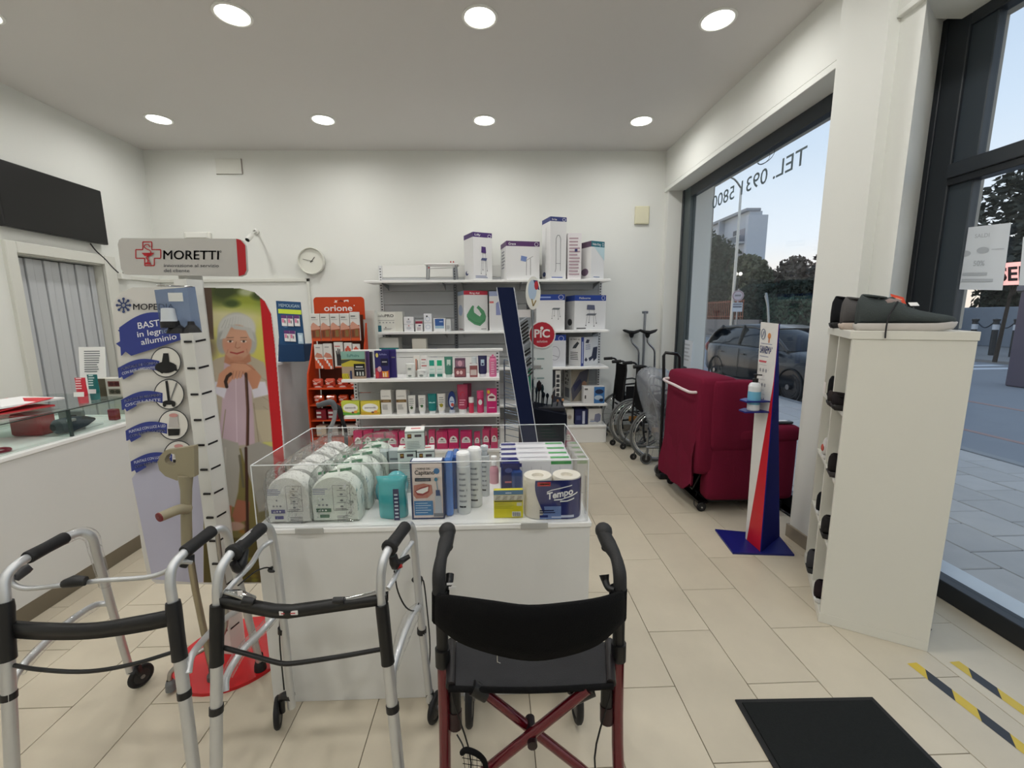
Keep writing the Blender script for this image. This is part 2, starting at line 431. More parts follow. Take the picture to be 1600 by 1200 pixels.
# door in the left wall
d = MB(); fr = (216, 216, 208)
d.box(-4.03, -3.985, 3.745, 3.83, 0, 2.165, fr, 'satin', .006); d.box(-4.03, -3.985, 4.65, 4.78, 0, 2.165, fr, 'satin', .006); d.box(-4.03, -3.985, 3.83, 4.65, 2.07, 2.165, fr, 'satin', .006)
d.box(-4.17, -4.02, 3.80, 3.83, 0, 2.08, fr, 'satin', 0); d.box(-4.17, -4.02, 4.65, 4.68, 0, 2.08, fr, 'satin', 0); d.box(-4.17, -4.02, 3.8, 4.68, 2.06, 2.09, fr, 'satin', 0)
door = struct(d, 'door_1')
leaf = MB().box(-4.16, -4.15, 3.83, 4.65, .01, 2.06, (70, 72, 74), 'satin', 0).build('leaf', door)
ys = [3.832, 3.925, 3.99, 4.06, 4.15, 4.215, 4.30, 4.365, 4.45, 4.53, 4.59, 4.648]
for k in range(len(ys)-1):
    MB().box(-4.152-.012*(k % 2), -4.105-.012*(k % 2), ys[k]+.003, ys[k+1]-.003, .015, 2.05, (192, 195, 198), 'satin', .004).build('plank', leaf)
# ---------------------------------------------------------- window 1
FRC = (46, 51, 57)
w1 = MB(); fx0, fx1 = 2.30, 2.37
w1.box(fx0, fx1, 5.13, 5.33, .0, 2.97, (70, 80, 82), 'satin', .004)  # far jamb: its grey-green reflection is put into the colour, paler than FRC
w1.box(fx0-.012, fx1, 5.29, 5.335, .0, 2.97, FRC, 'satin', .004)
w1.box(fx0, fx1, 2.66, 5.13, 2.855, 2.97, FRC, 'satin', .004)
w1.box(fx0, fx1, 2.66, 5.13, .0, .11, FRC, 'satin', .004)
w1.box(fx0, fx1, 2.64, 2.70, .11, 2.855, FRC, 'satin', .004)
window1 = struct(w1, 'window_1')
MB().box(2.331, 2.339, 2.70, 5.13, .11, 2.855, (255, 255, 255), 'window_glass', 0).build('pane', window1)
mb = MB()
Mt = face((2.328, 3.30, 2.605), (0, 1, 0))
def mir(mb, M, items):       # lettering faces the street, so the room sees its back
    art(mb, M, items, m='print', step=0)
mir(mb, Mt, [('t', 'TEL. 0931 5800', 0, 0, 1.37, .125, (66, 84, 92), .004)])
mir(mb, face((2.328, 3.80, 2.82), (0, 1, 0)), [('ring', 0, 0, .12, .05, .008, (66, 84, 92)), ('ring', .02, -.01, .08, .04, .006, (66, 84, 92))])
mb.build('lettering', window1, label='dark telephone number lettering, reversed on the glass')
MB().box(2.2, 2.45, 2.66, 5.33, -.02, .0, (190, 190, 184), 'stone', 0).build('sill', window1)
# ---------------------------------------------------------- window 2 (glazed shop front beside the camera)
w2 = MB()
w2.box(2.37, 2.44, 2.28, 2.425, 0, 3.0, FRC, 'satin', .004); w2.box(2.362, 2.44, 2.385, 2.425, 0, 3.0, (38, 42, 48), 'satin', .003)
w2.box(2.385, 2.43, 2.17, 2.285, .1, 3.0, (58, 66, 74), 'satin', .004)
w2.box(2.37, 2.44, -.2, 2.28, 2.9, 2.97, FRC, 'satin', .004)
w2.box(2.355, 2.44, -.2, 2.28, 2.185, 2.255, FRC, 'satin', .004); w2.box(2.365, 2.44, -.2, 2.28, 2.15, 2.185, (34, 37, 42), 'satin', .003)
w2.box(2.355, 2.44, -.2, 2.30, 0, .10, (30, 32, 36), 'satin', .004)
w2.box(2.37, 2.44, .35, .45, .1, 2.9, FRC, 'satin', .004)
window2 = struct(w2, 'window_2')
MB().box(2.404, 2.412, .45, 2.18, .10, 2.155, (255, 255, 255), 'window_glass', 0).build('pane', window2)
MB().box(2.404, 2.412, .45, 2.18, 2.25, 2.91, (255, 255, 255), 'window_glass', 0).build('pane', window2)
MB().box(2.404, 2.412, -.2, .36, .10, 2.91, (255, 255, 255), 'window_glass', 0).build('pane', window2)
MB().box(2.45, 2.62, .0, 2.44, .02, .07, (222, 224, 226), 'stone', .004).build('threshold', window2)
# ceiling downlights
base = None
for i, (x, y) in enumerate(LAMPS):
    rowname = ['back row', 'second row', 'third row', 'fourth row', 'fifth row'][i//4]
    if base is None:
        t = thing('downlight', 'x', 'ceiling light', (x, y, CEIL), 'recessed round ceiling downlights')
        MB().lathe([(.118, 0), (.118, -.006), (.104, -.010), (.098, -.006)], (235, 235, 230), 'satin', 28, (x, y, CEIL)).build('trim_ring', t)
        MB().lathe([(.099, -.0065), (.001, -.0065)], (255, 250, 240), 'lamp_glow', 28, (x, y, CEIL)).build('diffuser', t)
        base = t
    else: t = copy_thing(base, (x, y, CEIL))
    pos = ['leftmost', 'second from the left', 'third from the left', 'right-hand'][i % 4]
    t['label'] = f'round glowing recessed downlight, {pos} in the {rowname} of the ceiling'
# ============================================================ OUTSIDE
GZ = -.12
pav = struct(MB().box(2.45, 5.62, -2, 12, GZ-.2, GZ-.008, (70, 70, 72), 'stone', 0), 'pavement', origin=(0, 0, 0))
pme = None
for i in range(8):
    for j in range(24):
        x0 = 2.47+i*.39; y0 = -.5+j*.39+(.195 if i % 2 else 0)
        if pme is None:
            ob = MB().box(x0, x0+.382, y0, y0+.382, GZ-.03, GZ, (192, 186, 180), 'stone', .006).build('paver', pav); pme = ob.data; p0 = (x0, y0)
        else:
            ob = bpy.data.objects.new('paver', pme); COL.objects.link(ob); ob.parent = pav; ob.location = (x0-p0[0], y0-p0[1], random.uniform(-.002, .002))
struct(MB().box(5.62, 5.75, -4, 40, GZ-.2, GZ+.0, (150, 150, 150), 'stone', .01), 'kerb')
road = struct(MB().box(5.75, 17, -20, 90, GZ-.3, GZ-.09, (142, 144, 148), 'asphalt', 0), 'road', origin=(0, 0, 0))
mb = MB()
for k in range(3): mb.box(12.5-k, 16.5, 12.4+k*.8, 12.75+k*.8, GZ-.09, GZ-.086, (216, 218, 222), 'asphalt', 0)
mb.box(6.9, 7.0, -4, 30, GZ-.09, GZ-.086, (170, 140, 132), 'asphalt', 0); mb.box(9.2, 9.32, -4, 8, GZ-.09, GZ-.086, (170, 140, 132), 'asphalt', 0)
mb.build('road_marking', road)
struct(MB().box(17, 60, -20, 90, GZ-.3, GZ-.0, (140, 138, 136), 'stone', 0), 'pavement_far')
struct(MB().box(60, 200, -60, 200, GZ-.5, GZ-.1, (96, 98, 86), 'leaf', 0), 'ground_far')
# stone piers of the facade
st = (178, 176, 168)
mb = MB(); mb.box(2.5, 2.75, 5.56, 6.3, GZ, 1.40, st, 'stone', .004); mb.box(2.5, 2.75, 5.56, 6.3, 1.405, 3.2, st, 'stone', .004); mb.box(2.45, 2.74, 5.45, 6.3, GZ, 3.2, (160, 158, 152), 'stone', 0)
struct(mb, 'pillar_far')
mb = MB(); mb.box(2.46, 2.75, 2.44, 2.85, GZ, 1.4, st, 'stone', .004); mb.box(2.46, 2.75, 2.44, 2.85, 1.405, 3.3, st, 'stone', .004)
struct(mb, 'pillar_near')
struct(MB().box(2.45, 2.75, -2.6, 6.3, 3.05, 4.2, st, 'stone', 0), 'wall_facade')
# ============================================================ WALL FITTINGS
tv = thing('television', 'wide black flat television mounted high on the left wall', 'television', (-3.95, 4.19, 2.26))
MB().box(-3.985, -3.935, 3.72, 4.666, 2.265, 2.79, (24, 24, 25), 'plastic', .006).build('casing', tv)
MB().box(-3.9345, -3.9335, 3.728, 4.658, 2.278, 2.782, (17, 17, 18), 'satin', 0).build('screen', tv, label='dark switched-off screen')
MB().box(-4.02, -3.985, 3.95, 4.4, 2.4, 2.65, (40, 40, 42), 'metal').build('bracket', tv)
cb = MB().tube([(-3.99, 4.52, 2.258), (-3.985, 4.56, 2.20), (-3.985, 4.66, 2.12), (-3.985, 4.73, 2.05), (-3.98, 4.82, 1.975)], .006, (30, 30, 32), 'rubber', 8, 6).build('power_cable')
tag(cb, 'thin black cable hanging from the television to the wall conduit', 'cable')
jb = thing('junction_box', 'small white cable junction box where the television cable meets the conduit', 'junction box', (-3.97, 4.84, 1.94))
MB().box(-4.0, -3.945, 4.78, 4.90, 1.935, 2.0, (226, 226, 220), 'satin', .006).build('housing', jb); MB().lathe([(.014, 0), (.014, .012), (.006, .016)], (40, 40, 42), 'rubber', 10, (-3.95, 4.82, 1.995)).build('grommet', jb)
a = P(487, 408, y=5.36)
ck = thing('wall_clock', 'round white wall clock with thin dark hands', 'clock', (a.x, 5.4, a.z-.16))
M = face((a.x, 5.345, a.z))
mb = MB(M); mb.lathe([(.150, -.05), (.158, -.02), (.158, .012), (.150, .016), (.144, .010), (.142, -.012)], (214, 214, 204), 'satin', 40); mb.build('rim', ck)
mb = MB(M); mb.lathe([(.144, -.012), (.001, -.012)], (226, 226, 216), 'satin', 40); mb.build('dial', ck)
mb = MB(M); mb.prism([(-.003, -.02), (.003, -.02), (.003, .07), (-.003, .07)], -.011, -.009, (70, 70, 66), 'satin'); mb.M = M
o = MB(M @ Matrix.Rotation(-.7, 4, 'Z')).prism([(-.004, -.02), (.004, -.02), (.004, .062), (-.004, .062)], -.010, -.008, (70, 70, 66), 'satin').build('hour_hand', ck)
MB(M @ Matrix.Rotation(1.35, 4, 'Z')).prism([(-.003, -.02), (.003, -.02), (.003, .105), (-.003, .105)], -.007, -.005, (60, 60, 58), 'satin').build('minute_hand', ck)
cc = thing('security_camera', 'small white bullet security camera with black lens on the back wall', 'camera', (P(398, 362, y=5.39).x, 5.39, 2.44))
p = P(400, 362, y=5.39); q = P(390, 371, y=5.22)
MB().lathe([(.001, 0), (.035, 0), (.035, .012), (.02, .018), (.012, .03)], (220, 220, 214), 'satin', 14, p, axis=(0, -1, 0)).tube([p, (p+q)/2+Vector((.01, 0, .02)), q+Vector((.0, .03, .03))], .009, (220, 220, 214), 'satin').build('bracket', cc)
ax = (q-(p+Vector((.03, -.02, .03)))).normalized()
MB().lathe([(.001, -.05), (.024, -.05), (.028, -.03), (.028, .05), (.024, .055)], (224, 224, 218), 'satin', 16, q, axis=ax).build('body', cc)
MB().lathe([(.0245, .054), (.02, .05), (.001, .048)], (12, 12, 14), 'gloss', 16, q, axis=ax).build('lens', cc)
a, b = P(336, 248, y=5.395), P(379, 272, y=5.395)
o = MB().box(a.x, b.x, 5.388, 5.402, b.z, a.z, (224, 224, 216), 'wall_paint', .004).box(b.x-.002, b.x+.004, 5.386, 5.4, b.z, a.z, (150, 140, 134), 'satin', 0).box(a.x, b.x, 5.386, 5.4, b.z-.004, b.z+.002, (160, 158, 150), 'satin', 0).build('access_panel')
tag(o, 'small flush rectangular access panel high on the back wall near the left corner', 'wall panel')
a, b = P(993, 322, y=5.37), P(1014, 350, y=5.37)
sb = thing('wall_sensor_box', 'pale yellowish square box on the back wall near the right corner', 'sensor box', ((a.x+b.x)/2, 5.39, b.z))
MB().box(a.x, b.x, 5.365, 5.40, b.z, a.z, (222, 218, 188), 'satin', .006).build('housing', sb); MB().box(a.x+.012, b.x-.012, 5.362, 5.366, b.z+.014, a.z-.014, (226, 222, 194), 'satin', .002).build('cover', sb)
a = P(308, 367, y=5.36)
em = thing('emergency_light', 'small white emergency light on the back wall above the grey sign', 'wall light', (a.x, 5.39, a.z-.05))
MB().box(a.x-.15, a.x+.15, 5.345, 5.40, a.z-.05, a.z+.035, (226, 226, 218), 'satin', .012).build('housing', em); MB().box(a.x-.12, a.x+.12, 5.338, 5.346, a.z-.035, a.z+.02, (238, 238, 232), 'gloss', .006).build('diffuser', em)

# ============================================================ RECEPTION COUNTER (left)
WC = (226, 226, 222)
rc = thing('reception_counter', 'long white reception counter with grey plinth along the left side', 'counter', (-2.7, 2.0, 0))
MB().box(-3.0, -2.35, .7, 2.95, .10, .835, (214, 214, 212), 'laminate', .003).build('body', rc)
MB().box(-2.97, -2.365, .72, 2.93, 0, .10, (140, 134, 124), 'metal', .002).build('plinth', rc)
MB().box(-3.02, -2.342, .69, 2.96, .835, .858, (240, 240, 238), 'laminate', .003).build('worktop', rc)
gc = thing('glass_display_case', 'low clear glass display case standing on the white reception counter', 'display case', (-2.66, 1.9, .858))
for a in ((-2.962, -2.368, .75, 2.9, 1.012, 1.020),): MB().box(*a[:6], (255,)*3, 'case_glass', 0).build('top_pane', gc)
MB().box(-2.376, -2.370, .75, 2.385, .86, 1.012, (255,)*3, 'case_glass', 0).build('front_pane', gc)
MB().box(-2.376, -2.370, 2.395, 2.9, .86, 1.012, (255,)*3, 'case_glass', 0).build('front_pane', gc)
MB().box(-2.96, -2.954, .75, 2.9, .86, 1.012, (255,)*3, 'case_glass', 0).build('back_pane', gc)
MB().box(-2.954, -2.376, 2.894, 2.9, .86, 1.012, (255,)*3, 'case_glass', 0).build('end_pane', gc)
MB().box(-2.9535, -2.377, 2.387, 2.393, .86, 1.011, (120, 150, 140), 'case_glass', 0).build('divider', gc)
mb = MB(); mb.box(-2.378, -2.366, .75, 2.9, 1.009, 1.0125, (28, 42, 40), 'satin', 0); mb.box(-2.378, -2.3665, 2.383, 2.397, .86, 1.01, (50, 66, 64), 'satin', 0)
mb.build('edge_seam', gc, label='dark green glass edge')
# things in and on the case
def rope(pts, r, col, m='rubber', n=8): return MB().tube(pts, r, col, m, n, 8)
o = rope([(-2.52, 1.80, .868), (-2.50, 1.95, .868), (-2.44, 2.03, .87), (-2.42, 2.12, .868), (-2.47, 2.15, .868), (-2.55, 2.09, .87), (-2.6, 1.98, .876), (-2.5, 1.88, .880), (-2.42, 1.92, .876), (-2.46, 2.0, .874)], .007, (122, 30, 48)).build('rubber_tube')
tag(o, 'dark red coiled rubber tube lying inside the glass case', 'tube')
kb = thing('knee_brace', 'dark grey brace with silver trim lying inside the glass case', 'brace', (-2.46, 2.47, .86))
mb = MB(); mb.lathe([(.02, -.07), (.042, -.05), (.045, .02), (.03, .10), (.008, .15)], (58, 66, 76), 'fabric', 12, (-2.47, 2.47, .907), axis=(.15, 1, 0)); mb.build('sleeve', kb)
MB().box(-2.44, -2.42, 2.44, 2.48, .93, .945, (190, 195, 200), 'metal').build('buckle', kb)
o = MB().box(-2.72, -2.55, 2.40, 2.50, .86, .985, (176, 34, 44), 'card', .012).build('red_carton'); tag(o, 'red rounded carton standing inside the glass case', 'box')
for k, (x, y, w, dd, h, c, l) in enumerate([(-2.75, 2.65, .16, .24, .03, (225, 228, 226), 'flat white instrument tray lying inside the glass case'), (-2.5, 2.62, .1, .12, .02, (235, 235, 232), 'small flat white packet inside the glass case by the end'), (-2.7, 1.5, .2, .5, .05, (190, 205, 200), 'long pale box inside the near half of the glass case'), (-2.48, 2.79, .05, .04, .07, (130, 30, 50), 'small maroon box at the far end inside the glass case'), (-2.62, 2.66, .14, .03, .09, (120, 128, 128), 'grey upright card at the far end inside the glass case')]):
    o = MB().box(x-w/2, x+w/2, y-dd/2, y+dd/2, .86, .86+h, c, 'card', .004); 
    if k == 4: art(o, face((x-w/2, y-dd/2, .86)), [('r', .55, .4, .8, .75, (40, 42, 46))], w, h)
    tag(o.build('display_item' if k not in (3,) else 'small_box'), l, 'box')
fo = thing('document_folder', 'red folder with white papers lying on top of the glass case', 'folder', (-2.75, 2.35, 1.02))
mb = MB(Matrix.Translation((-2.72, 2.38, 1.02)) @ Matrix.Rotation(-.25, 4, 'Z'))
mb.prism([(-.2, -.16), (.17, -.16), (.17, .14), (-.2, .14)], 0, .006, (196, 48, 56), 'card'); mb.add([(-.2, -.16, .006), (.17, -.16, .006), (.17, .14, .045), (-.2, .14, .03), (-.2, -.16, .009), (.17, -.16, .009), (.17, .14, .048), (-.2, .14, .033)], [[3, 2, 1, 0], [4, 5, 6, 7], [0, 1, 5, 4], [1, 2, 6, 5], [2, 3, 7, 6], [3, 0, 4, 7]], (206, 52, 60)); mb.build('cover', fo)
mb = MB(Matrix.Translation((-2.72, 2.40, 1.03)) @ Matrix.Rotation(-.15, 4, 'Z')); mb.prism([(-.15, -.11), (.16, -.13), (.18, .16), (-.13, .17)], .018, .028, (238, 238, 238), 'card'); mb.build('paper', fo)
def sqtube(mb, x, y, z, h, w, col, capc, cap_h=None, M=None, band=None, d=None, art_=None):
    """squeeze tube standing on its cap: round at the cap, flat crimp at the top"""
    cap_h = cap_h or h*.16; d = d or w*.62; n = 14
    old = mb.M; mb.M = old @ Matrix.Translation((x, y, z)) @ (M or Matrix())
    mb.lathe([(.001, 0), (w*.36, 0), (w*.38, cap_h)], capc, 'plastic', 14)
    secs = [(cap_h, w*.40, d*.55), (cap_h+h*.06, w*.46, d*.5), (h*.6, w*.48, d*.3), (h*.93, w*.5, d*.06), (h, w*.5, d*.05)]
    for (z0, a0, b0), (z1, a1, b1), k in zip(secs, secs[1:], range(9)):
        vs = [(a*math.cos(2*PI*i/n), b*math.sin(2*PI*i/n), zz) for zz, a, b in ((z0, a0, b0), (z1, a1, b1)) for i in range(n)]
        c = col if not (band and k in band[0]) else band[1]
        mb.add(vs, [[i, (i+1) % n, n+(i+1) % n, n+i] for i in range(n)], c, 'satin', True)
    mb.add([(-w*.5, -d*.05, h), (w*.5, -d*.05, h), (w*.5, d*.05, h), (-w*.5, d*.05, h)], [[0, 1, 2, 3]], col, 'satin')
    if art_: art(mb, face((-w*.5, -d*.52, cap_h+h*.04), v=(0, d*.5/(h*.8), 1)), art_, w, h*.8, w0=.0015)
    mb.M = old
    return mb
def thing1(mb, name, label, cat, group=None): return tag(mb.build(name), label, cat, group)
mb = MB(); sqtube(mb, -2.43, 2.55, 1.02, .15, .062, (206, 48, 66), (214, 90, 100), .04, art_=lines(.2, .8, .3, .9, 5, (240, 200, 205))+[('r', .02, -.05, .98, .18, (236, 236, 232))]); thing1(mb, 'cream_tube', 'red cream tube standing on the glass case', 'tube')
mb = MB(); sqtube(mb, -2.46, 2.66, 1.02, .155, .062, (30, 112, 112), (60, 120, 122), .04, art_=lines(.25, .8, .3, .9, 5, (200, 230, 228))+[('r', .02, -.05, .98, .16, (232, 236, 236))]); thing1(mb, 'cream_tube', 'teal cream tube standing on the glass case behind the red one', 'tube')
gb = thing('eyeglass_display_box', 'small card display box with pictures of glasses on the glass case end', 'box', (-2.47, 2.80, 1.02))
mb = MB().box(-2.53, -2.38, 2.76, 2.84, 1.02, 1.135, (196, 194, 184), 'card'); mb.build('carton', gb)
mb = MB(); art(mb, face((-2.53, 2.76, 1.02)), [('r', 0, 0, .36, 1, (78, 72, 56)), ('rr', ) if 0 else ('r', .45, .55, .93, .85, (110, 60, 56)), ('e', .6, .7, .1, .1, (70, 30, 32)), ('e', .82, .7, .1, .1, (70, 30, 32)), ('r', .45, .12, .93, .42, (110, 105, 92)), ('e', .6, .27, .1, .1, (60, 62, 52)), ('e', .82, .27, .1, .1, (60, 62, 52))], .15, .115); mb.build('picture', gb)
pn = thing('paper_notice', 'white printed paper notice standing on the counter by the door', 'notice', (-2.68, 2.93, 1.02))
M = face((-2.755, 2.88, 1.02), v=(.0, .12, 1)); mb = MB(M); mb.box(0, .17, 0, .31, -.002, 0, (236, 236, 234), 'card', 0); art(mb, Matrix(), lines(.2, .85, .45, .93, 10, (120, 124, 128)), .17, .31); mb.build('sheet', pn)
MB().prism([(-.755+-1.995, 1.02), (-2.60, 1.02), (-2.60, 1.07), (-2.75, 1.07)], 2.90, 2.93, (40, 40, 42), 'plastic', axis='y').build('holder', pn)
# rear cabinet behind the standee
bc = thing('side_cabinet', 'plain white cabinet standing against the back wall, holding the blue card display', 'cabinet', (-2.5, 4.6, 0))
MB().box(-2.76, -2.262, 3.5, 5.37, .0, 1.02, (205, 203, 206), 'laminate', .003).build('body', bc)
MB().box(-2.78, -2.245, 3.48, 5.38, 1.02, 1.05, (232, 232, 232), 'laminate', .003).build('worktop', bc)

# ============================================================ CANE STANDEE
YS = 1.80
sd = thing('cane_standee', 'tall cardboard standee for walking canes with photo of elderly woman, on red base', 'display stand', (-1.2, 1.78, 0))
def ov(cx, cy, rx, ry, n=36): return [(cx+rx*math.cos(2*PI*i/n), cy+ry*math.sin(2*PI*i/n)) for i in range(n)]
mb = MB(); mb.prism(ov(-1.19, 1.76, .235, .225), .0, .014, (196, 28, 34), 'satin'); mb.build('base', sd, label='red oval floor base')
def outline(pxs): return [(P(x, y, y=YS).x, P(x, y, y=YS).z) for x, y in pxs]
edge = [(232, 903), (224, 880), (206, 745), (190, 600), (176, 500), (178, 470), (190, 456), (208, 449), (250, 448), (330, 449), (375, 450), (398, 456), (414, 470), (424, 490), (432, 540), (440, 640), (446, 700), (452, 760), (452, 780), (400, 912), (300, 914), (245, 912)]
# right edge continues straight down behind the table
edge = [(238, 908), (230, 898), (222, 860), (206, 745), (190, 600), (177, 500), (178, 472), (188, 457), (208, 449), (330, 449), (375, 450), (398, 456), (414, 470), (424, 490), (430, 540), (440, 660), (455, 850), (459, 908), (400, 912), (300, 913), (245, 912)]
pts = outline(edge)
MB().prism(pts, YS, YS+.008, (214, 212, 208), 'card', axis='y').build('board', sd)
def plane_art(items, yy, name, parent, m='print', k0=0):
    mb = MB()
    for k, it in enumerate(items):
        w = yy-.0012-.0004*(k+k0)
        if it[0] == 'p': mb.add([P(x, y, y=w) for x, y in it[1]][::-1], [list(range(len(it[1])))], it[2], m)
        if it[0] == 'arcband':      # curved brush-stroke banner: x0,x1, centre line y at ends/mid, half height
            _, x0, y0, x1, y1, bow, hh, col, rag = it; n = 14; up_ = []; dn = []
            for i in range(n+1):
                t = i/n; x = x0+(x1-x0)*t; y = y0+(y1-y0)*t-bow*math.sin(PI*t)*.9
                up_.append((x, y-hh)); dn.append((x+(rag*(.5 if i % 3 == 0 else 0)), y+hh+(rag*.5 if (i % 4 == 1 and i < 6) else 0)))
            for i in range(n):
                a = [up_[i], up_[i+1], dn[i+1], dn[i]]
                mb.add([P(x, y, y=w) for x, y in a][::-1], [[0, 1, 2, 3]], col, m)
        if it[0] == 'e':
            _, cx, cy, rx, ry, col = it; mb.add([P(cx+rx*math.cos(2*PI*i/24), cy+ry*math.sin(2*PI*i/24), y=w) for i in range(24)][::-1], [list(range(24))], col, m)
        if it[0] == 'ring':
            _, cx, cy, rx, ry, th, col = it; vs = []
            for i in range(28):
                an = 2*PI*i/28
                for q in (0, th): vs.append(P(cx+(rx-q)*math.cos(an), cy+(ry-q)*math.sin(an), y=w))
            mb.add(vs, [[2*i, 2*i+1, (2*i+3) % 56, (2*i+2) % 56] for i in range(28)], col, m)
        if it[0] == 't':
            _, s_, x, y, wd, hh, col, rot = it[:8]; bow = it[8] if len(it) > 8 else 0
            vs, fs, tw = text_geo(s_, .006); ca, sa = math.cos(rot), math.sin(rot)
            pp = []
            for a, b in vs:
                u = a*wd/tw; v_ = b*hh/.7+bow*math.sin(PI*a/tw)
                pp.append(P(x+u*ca-v_*sa*-1*-1, y-(v_*ca+u*sa), y=w))
            mb.add(pp, fs, col, m)
        if it[0] == 'l':
            _, q, th, col = it
            for (a, b), (c, d) in zip(q, q[1:]):
                L_ = math.hypot(c-a, d-b); nx, ny = -(d-b)/L_*th/2, (c-a)/L_*th/2
                mb.add([P(a+nx, b+ny, y=w), P(c+nx, d+ny, y=w), P(c-nx, d-ny, y=w), P(a-nx, b-ny, y=w)], [[0, 1, 2, 3]], col, m)
    return mb.build(name, parent)
NB = (52, 64, 138); LAV = (186, 186, 206)
it = []
def ctr(px_list): return px_list
it.append(('p', [(206, 748), (238, 905), (300, 910), (392, 910), (372, 840), (345, 735), (300, 705), (250, 715), (215, 735)], LAV))
for k in range(8):
    a = k*PI/4; it.append(('l', [(193+3*math.cos(a), 477+3*math.sin(a)), (193+9*math.cos(a), 477+9*math.sin(a))], 2.2, (50, 66, 112))); it.append(('e', 193+10*math.cos(a), 477+10*math.sin(a), 2.2, 2.2, (50, 66, 112)))
it.append(('ring', 193, 477, 4.5, 4.5, 2, (50, 66, 112)))
it.append(('t', 'MOPEDIA', 208, 484, 64, 9.5, (40, 42, 50), .0))
it.append(('arcband', 186, 534, 262, 512, 12, 22, NB, 6))
it.append(('p', [(222, 512), (282, 498), (286, 530), (240, 545), (205, 556), (190, 545)], NB)); it.append(('p', [(184, 516), (215, 502), (240, 545), (205, 556), (181, 537), (196, 528)], NB))
it.append(('t', 'BASTONI', 216, 514, 62, 10, (236, 238, 244), .15)); it.append(('t', 'in legno e', 215, 527, 62, 9, (236, 238, 244), .15)); it.append(('t', 'alluminio', 221, 539, 56, 9, (236, 238, 244), .17))
for cx, cy, s1, s2 in ((259, 566, 'PUNTALE IN GOMMA', 'CON BASE APPESANTITA'), (264, 616, 'PUNTALE IN ALLUMINIO', 'OSCILLANTE'), (271, 664, 'PUNTALE CON LUCE A LED', 'CON BASE IN GOMMA'), (279, 712, 'PUNTALE CON LUCE A LED', 'CON BASE IN GOMMA')):
    it.append(('e', cx, cy, 23, 23, (226, 224, 218))); it.append(('ring', cx, cy, 24, 24, 1.6, (60, 62, 66)))
    it.append(('arcband', cx-75, cy+17, cx-10, cy+6, 9, 8, NB, 3)); it.append(('p', [(cx-75, cy+10), (cx-60, cy+2), (cx-50, cy+18), (cx-66, cy+27), (cx-70, cy+20)], NB))
    it.append(('t', s1, cx-69, cy+13, 58, 4.2, (210, 214, 230), .17, 2)); it.append(('t', s2, cx-68, cy+20, 56, 4.2, (210, 214, 230), .17, 2))
    if cy == 566: it += [('e', cx, cy+8, 17, 9, (28, 28, 30)), ('p', [(cx-4, cy-14), (cx+4, cy-14), (cx+6, cy+4), (cx-7, cy+4)], (28, 28, 30)), ('p', [(cx-17, cy+10), (cx-6, cy+18), (cx+5, cy+12), (cx+18, cy+14), (cx+16, cy+4)], (28, 28, 30))]
    elif cy == 616: it += [('l', [(cx-4, cy-21), (cx, cy+12)], 4, (34, 34, 36)), ('l', [(cx+12, cy-18), (cx+2, cy+10)], 2, (120, 122, 124)), ('e', cx, cy+13, 10, 3.5, (28, 28, 30)), ('e', cx-7, cy+16, 3, 4, (28, 28, 30)), ('e', cx+7, cy+16, 3, 4, (28, 28, 30))]
    else: it += [('p', [(cx-6, cy-15), (cx+6, cy-15), (cx+9, cy+4), (cx-8, cy+4)], (190, 186, 184)), ('e', cx, cy-15, 7, 3, (206, 150, 146)), ('p', [(cx-9, cy+6), (cx+10, cy+6), (cx+9, cy+16), (cx-8, cy+17)], (26, 26, 28))]
plane_art(it, YS, 'printed_panel', sd)
# the photograph printed on the right half: a fine coloured grid
X0, X1, Y0_, Y1_ = 318, 460, 449, 910; SC = 1.6
w_, h_ = int((X1-X0)*SC), int((Y1_-Y0_)*SC)
gx, gy = np.meshgrid(np.linspace(X0, X1, w_), np.linspace(Y0_, Y1_, h_))
img = np.zeros((h_, w_, 3)) + np.array([196, 194, 118.])
def blend(mask, col, a=1.):
    global img
    m_ = np.clip(mask, 0, 1)[..., None]*a; img = img*(1-m_)+np.array(col, float)*m_
def ell(cx, cy, rx, ry, col, soft=.12, a=1., rot=0):
    ca, sa = math.cos(rot), math.sin(rot); dx, dy = gx-cx, gy-cy; u = (dx*ca+dy*sa)/rx; v = (-dx*sa+dy*ca)/ry
    blend((1-np.sqrt(u*u+v*v))/soft+.5, col, a)
def poly(pts, col, a=1., soft=1.2):
    ins = np.zeros(gx.shape, bool); dist = np.full(gx.shape, 1e9); n = len(pts)
    for i in range(n):
        xa, ya = pts[i]; xb, yb = pts[(i+1) % n]
        c_ = ((ya > gy) != (yb > gy))
        with np.errstate(divide='ignore', invalid='ignore'):
            xi = (xb-xa)*(gy-ya)/(yb-ya if yb != ya else 1e-9)+xa
        ins ^= c_ & (gx < xi)
        L2 = (xb-xa)**2+(yb-ya)**2+1e-9; t = np.clip(((gx-xa)*(xb-xa)+(gy-ya)*(yb-ya))/L2, 0, 1)
        dist = np.minimum(dist, np.hypot(gx-xa-t*(xb-xa), gy-ya-t*(yb-ya)))
    blend(np.where(ins, dist, -dist)/soft+.5, col, a)
def stroke(pts, th, col, a=1.):
    dist = np.full(gx.shape, 1e9)
    for (xa, ya), (xb, yb) in zip(pts, pts[1:]):
        L2 = (xb-xa)**2+(yb-ya)**2+1e-9; t = np.clip(((gx-xa)*(xb-xa)+(gy-ya)*(yb-ya))/L2, 0, 1)
        dist = np.minimum(dist, np.hypot(gx-xa-t*(xb-xa), gy-ya-t*(yb-ya)))
    blend((th/2-dist)/.9+.5, col, a)
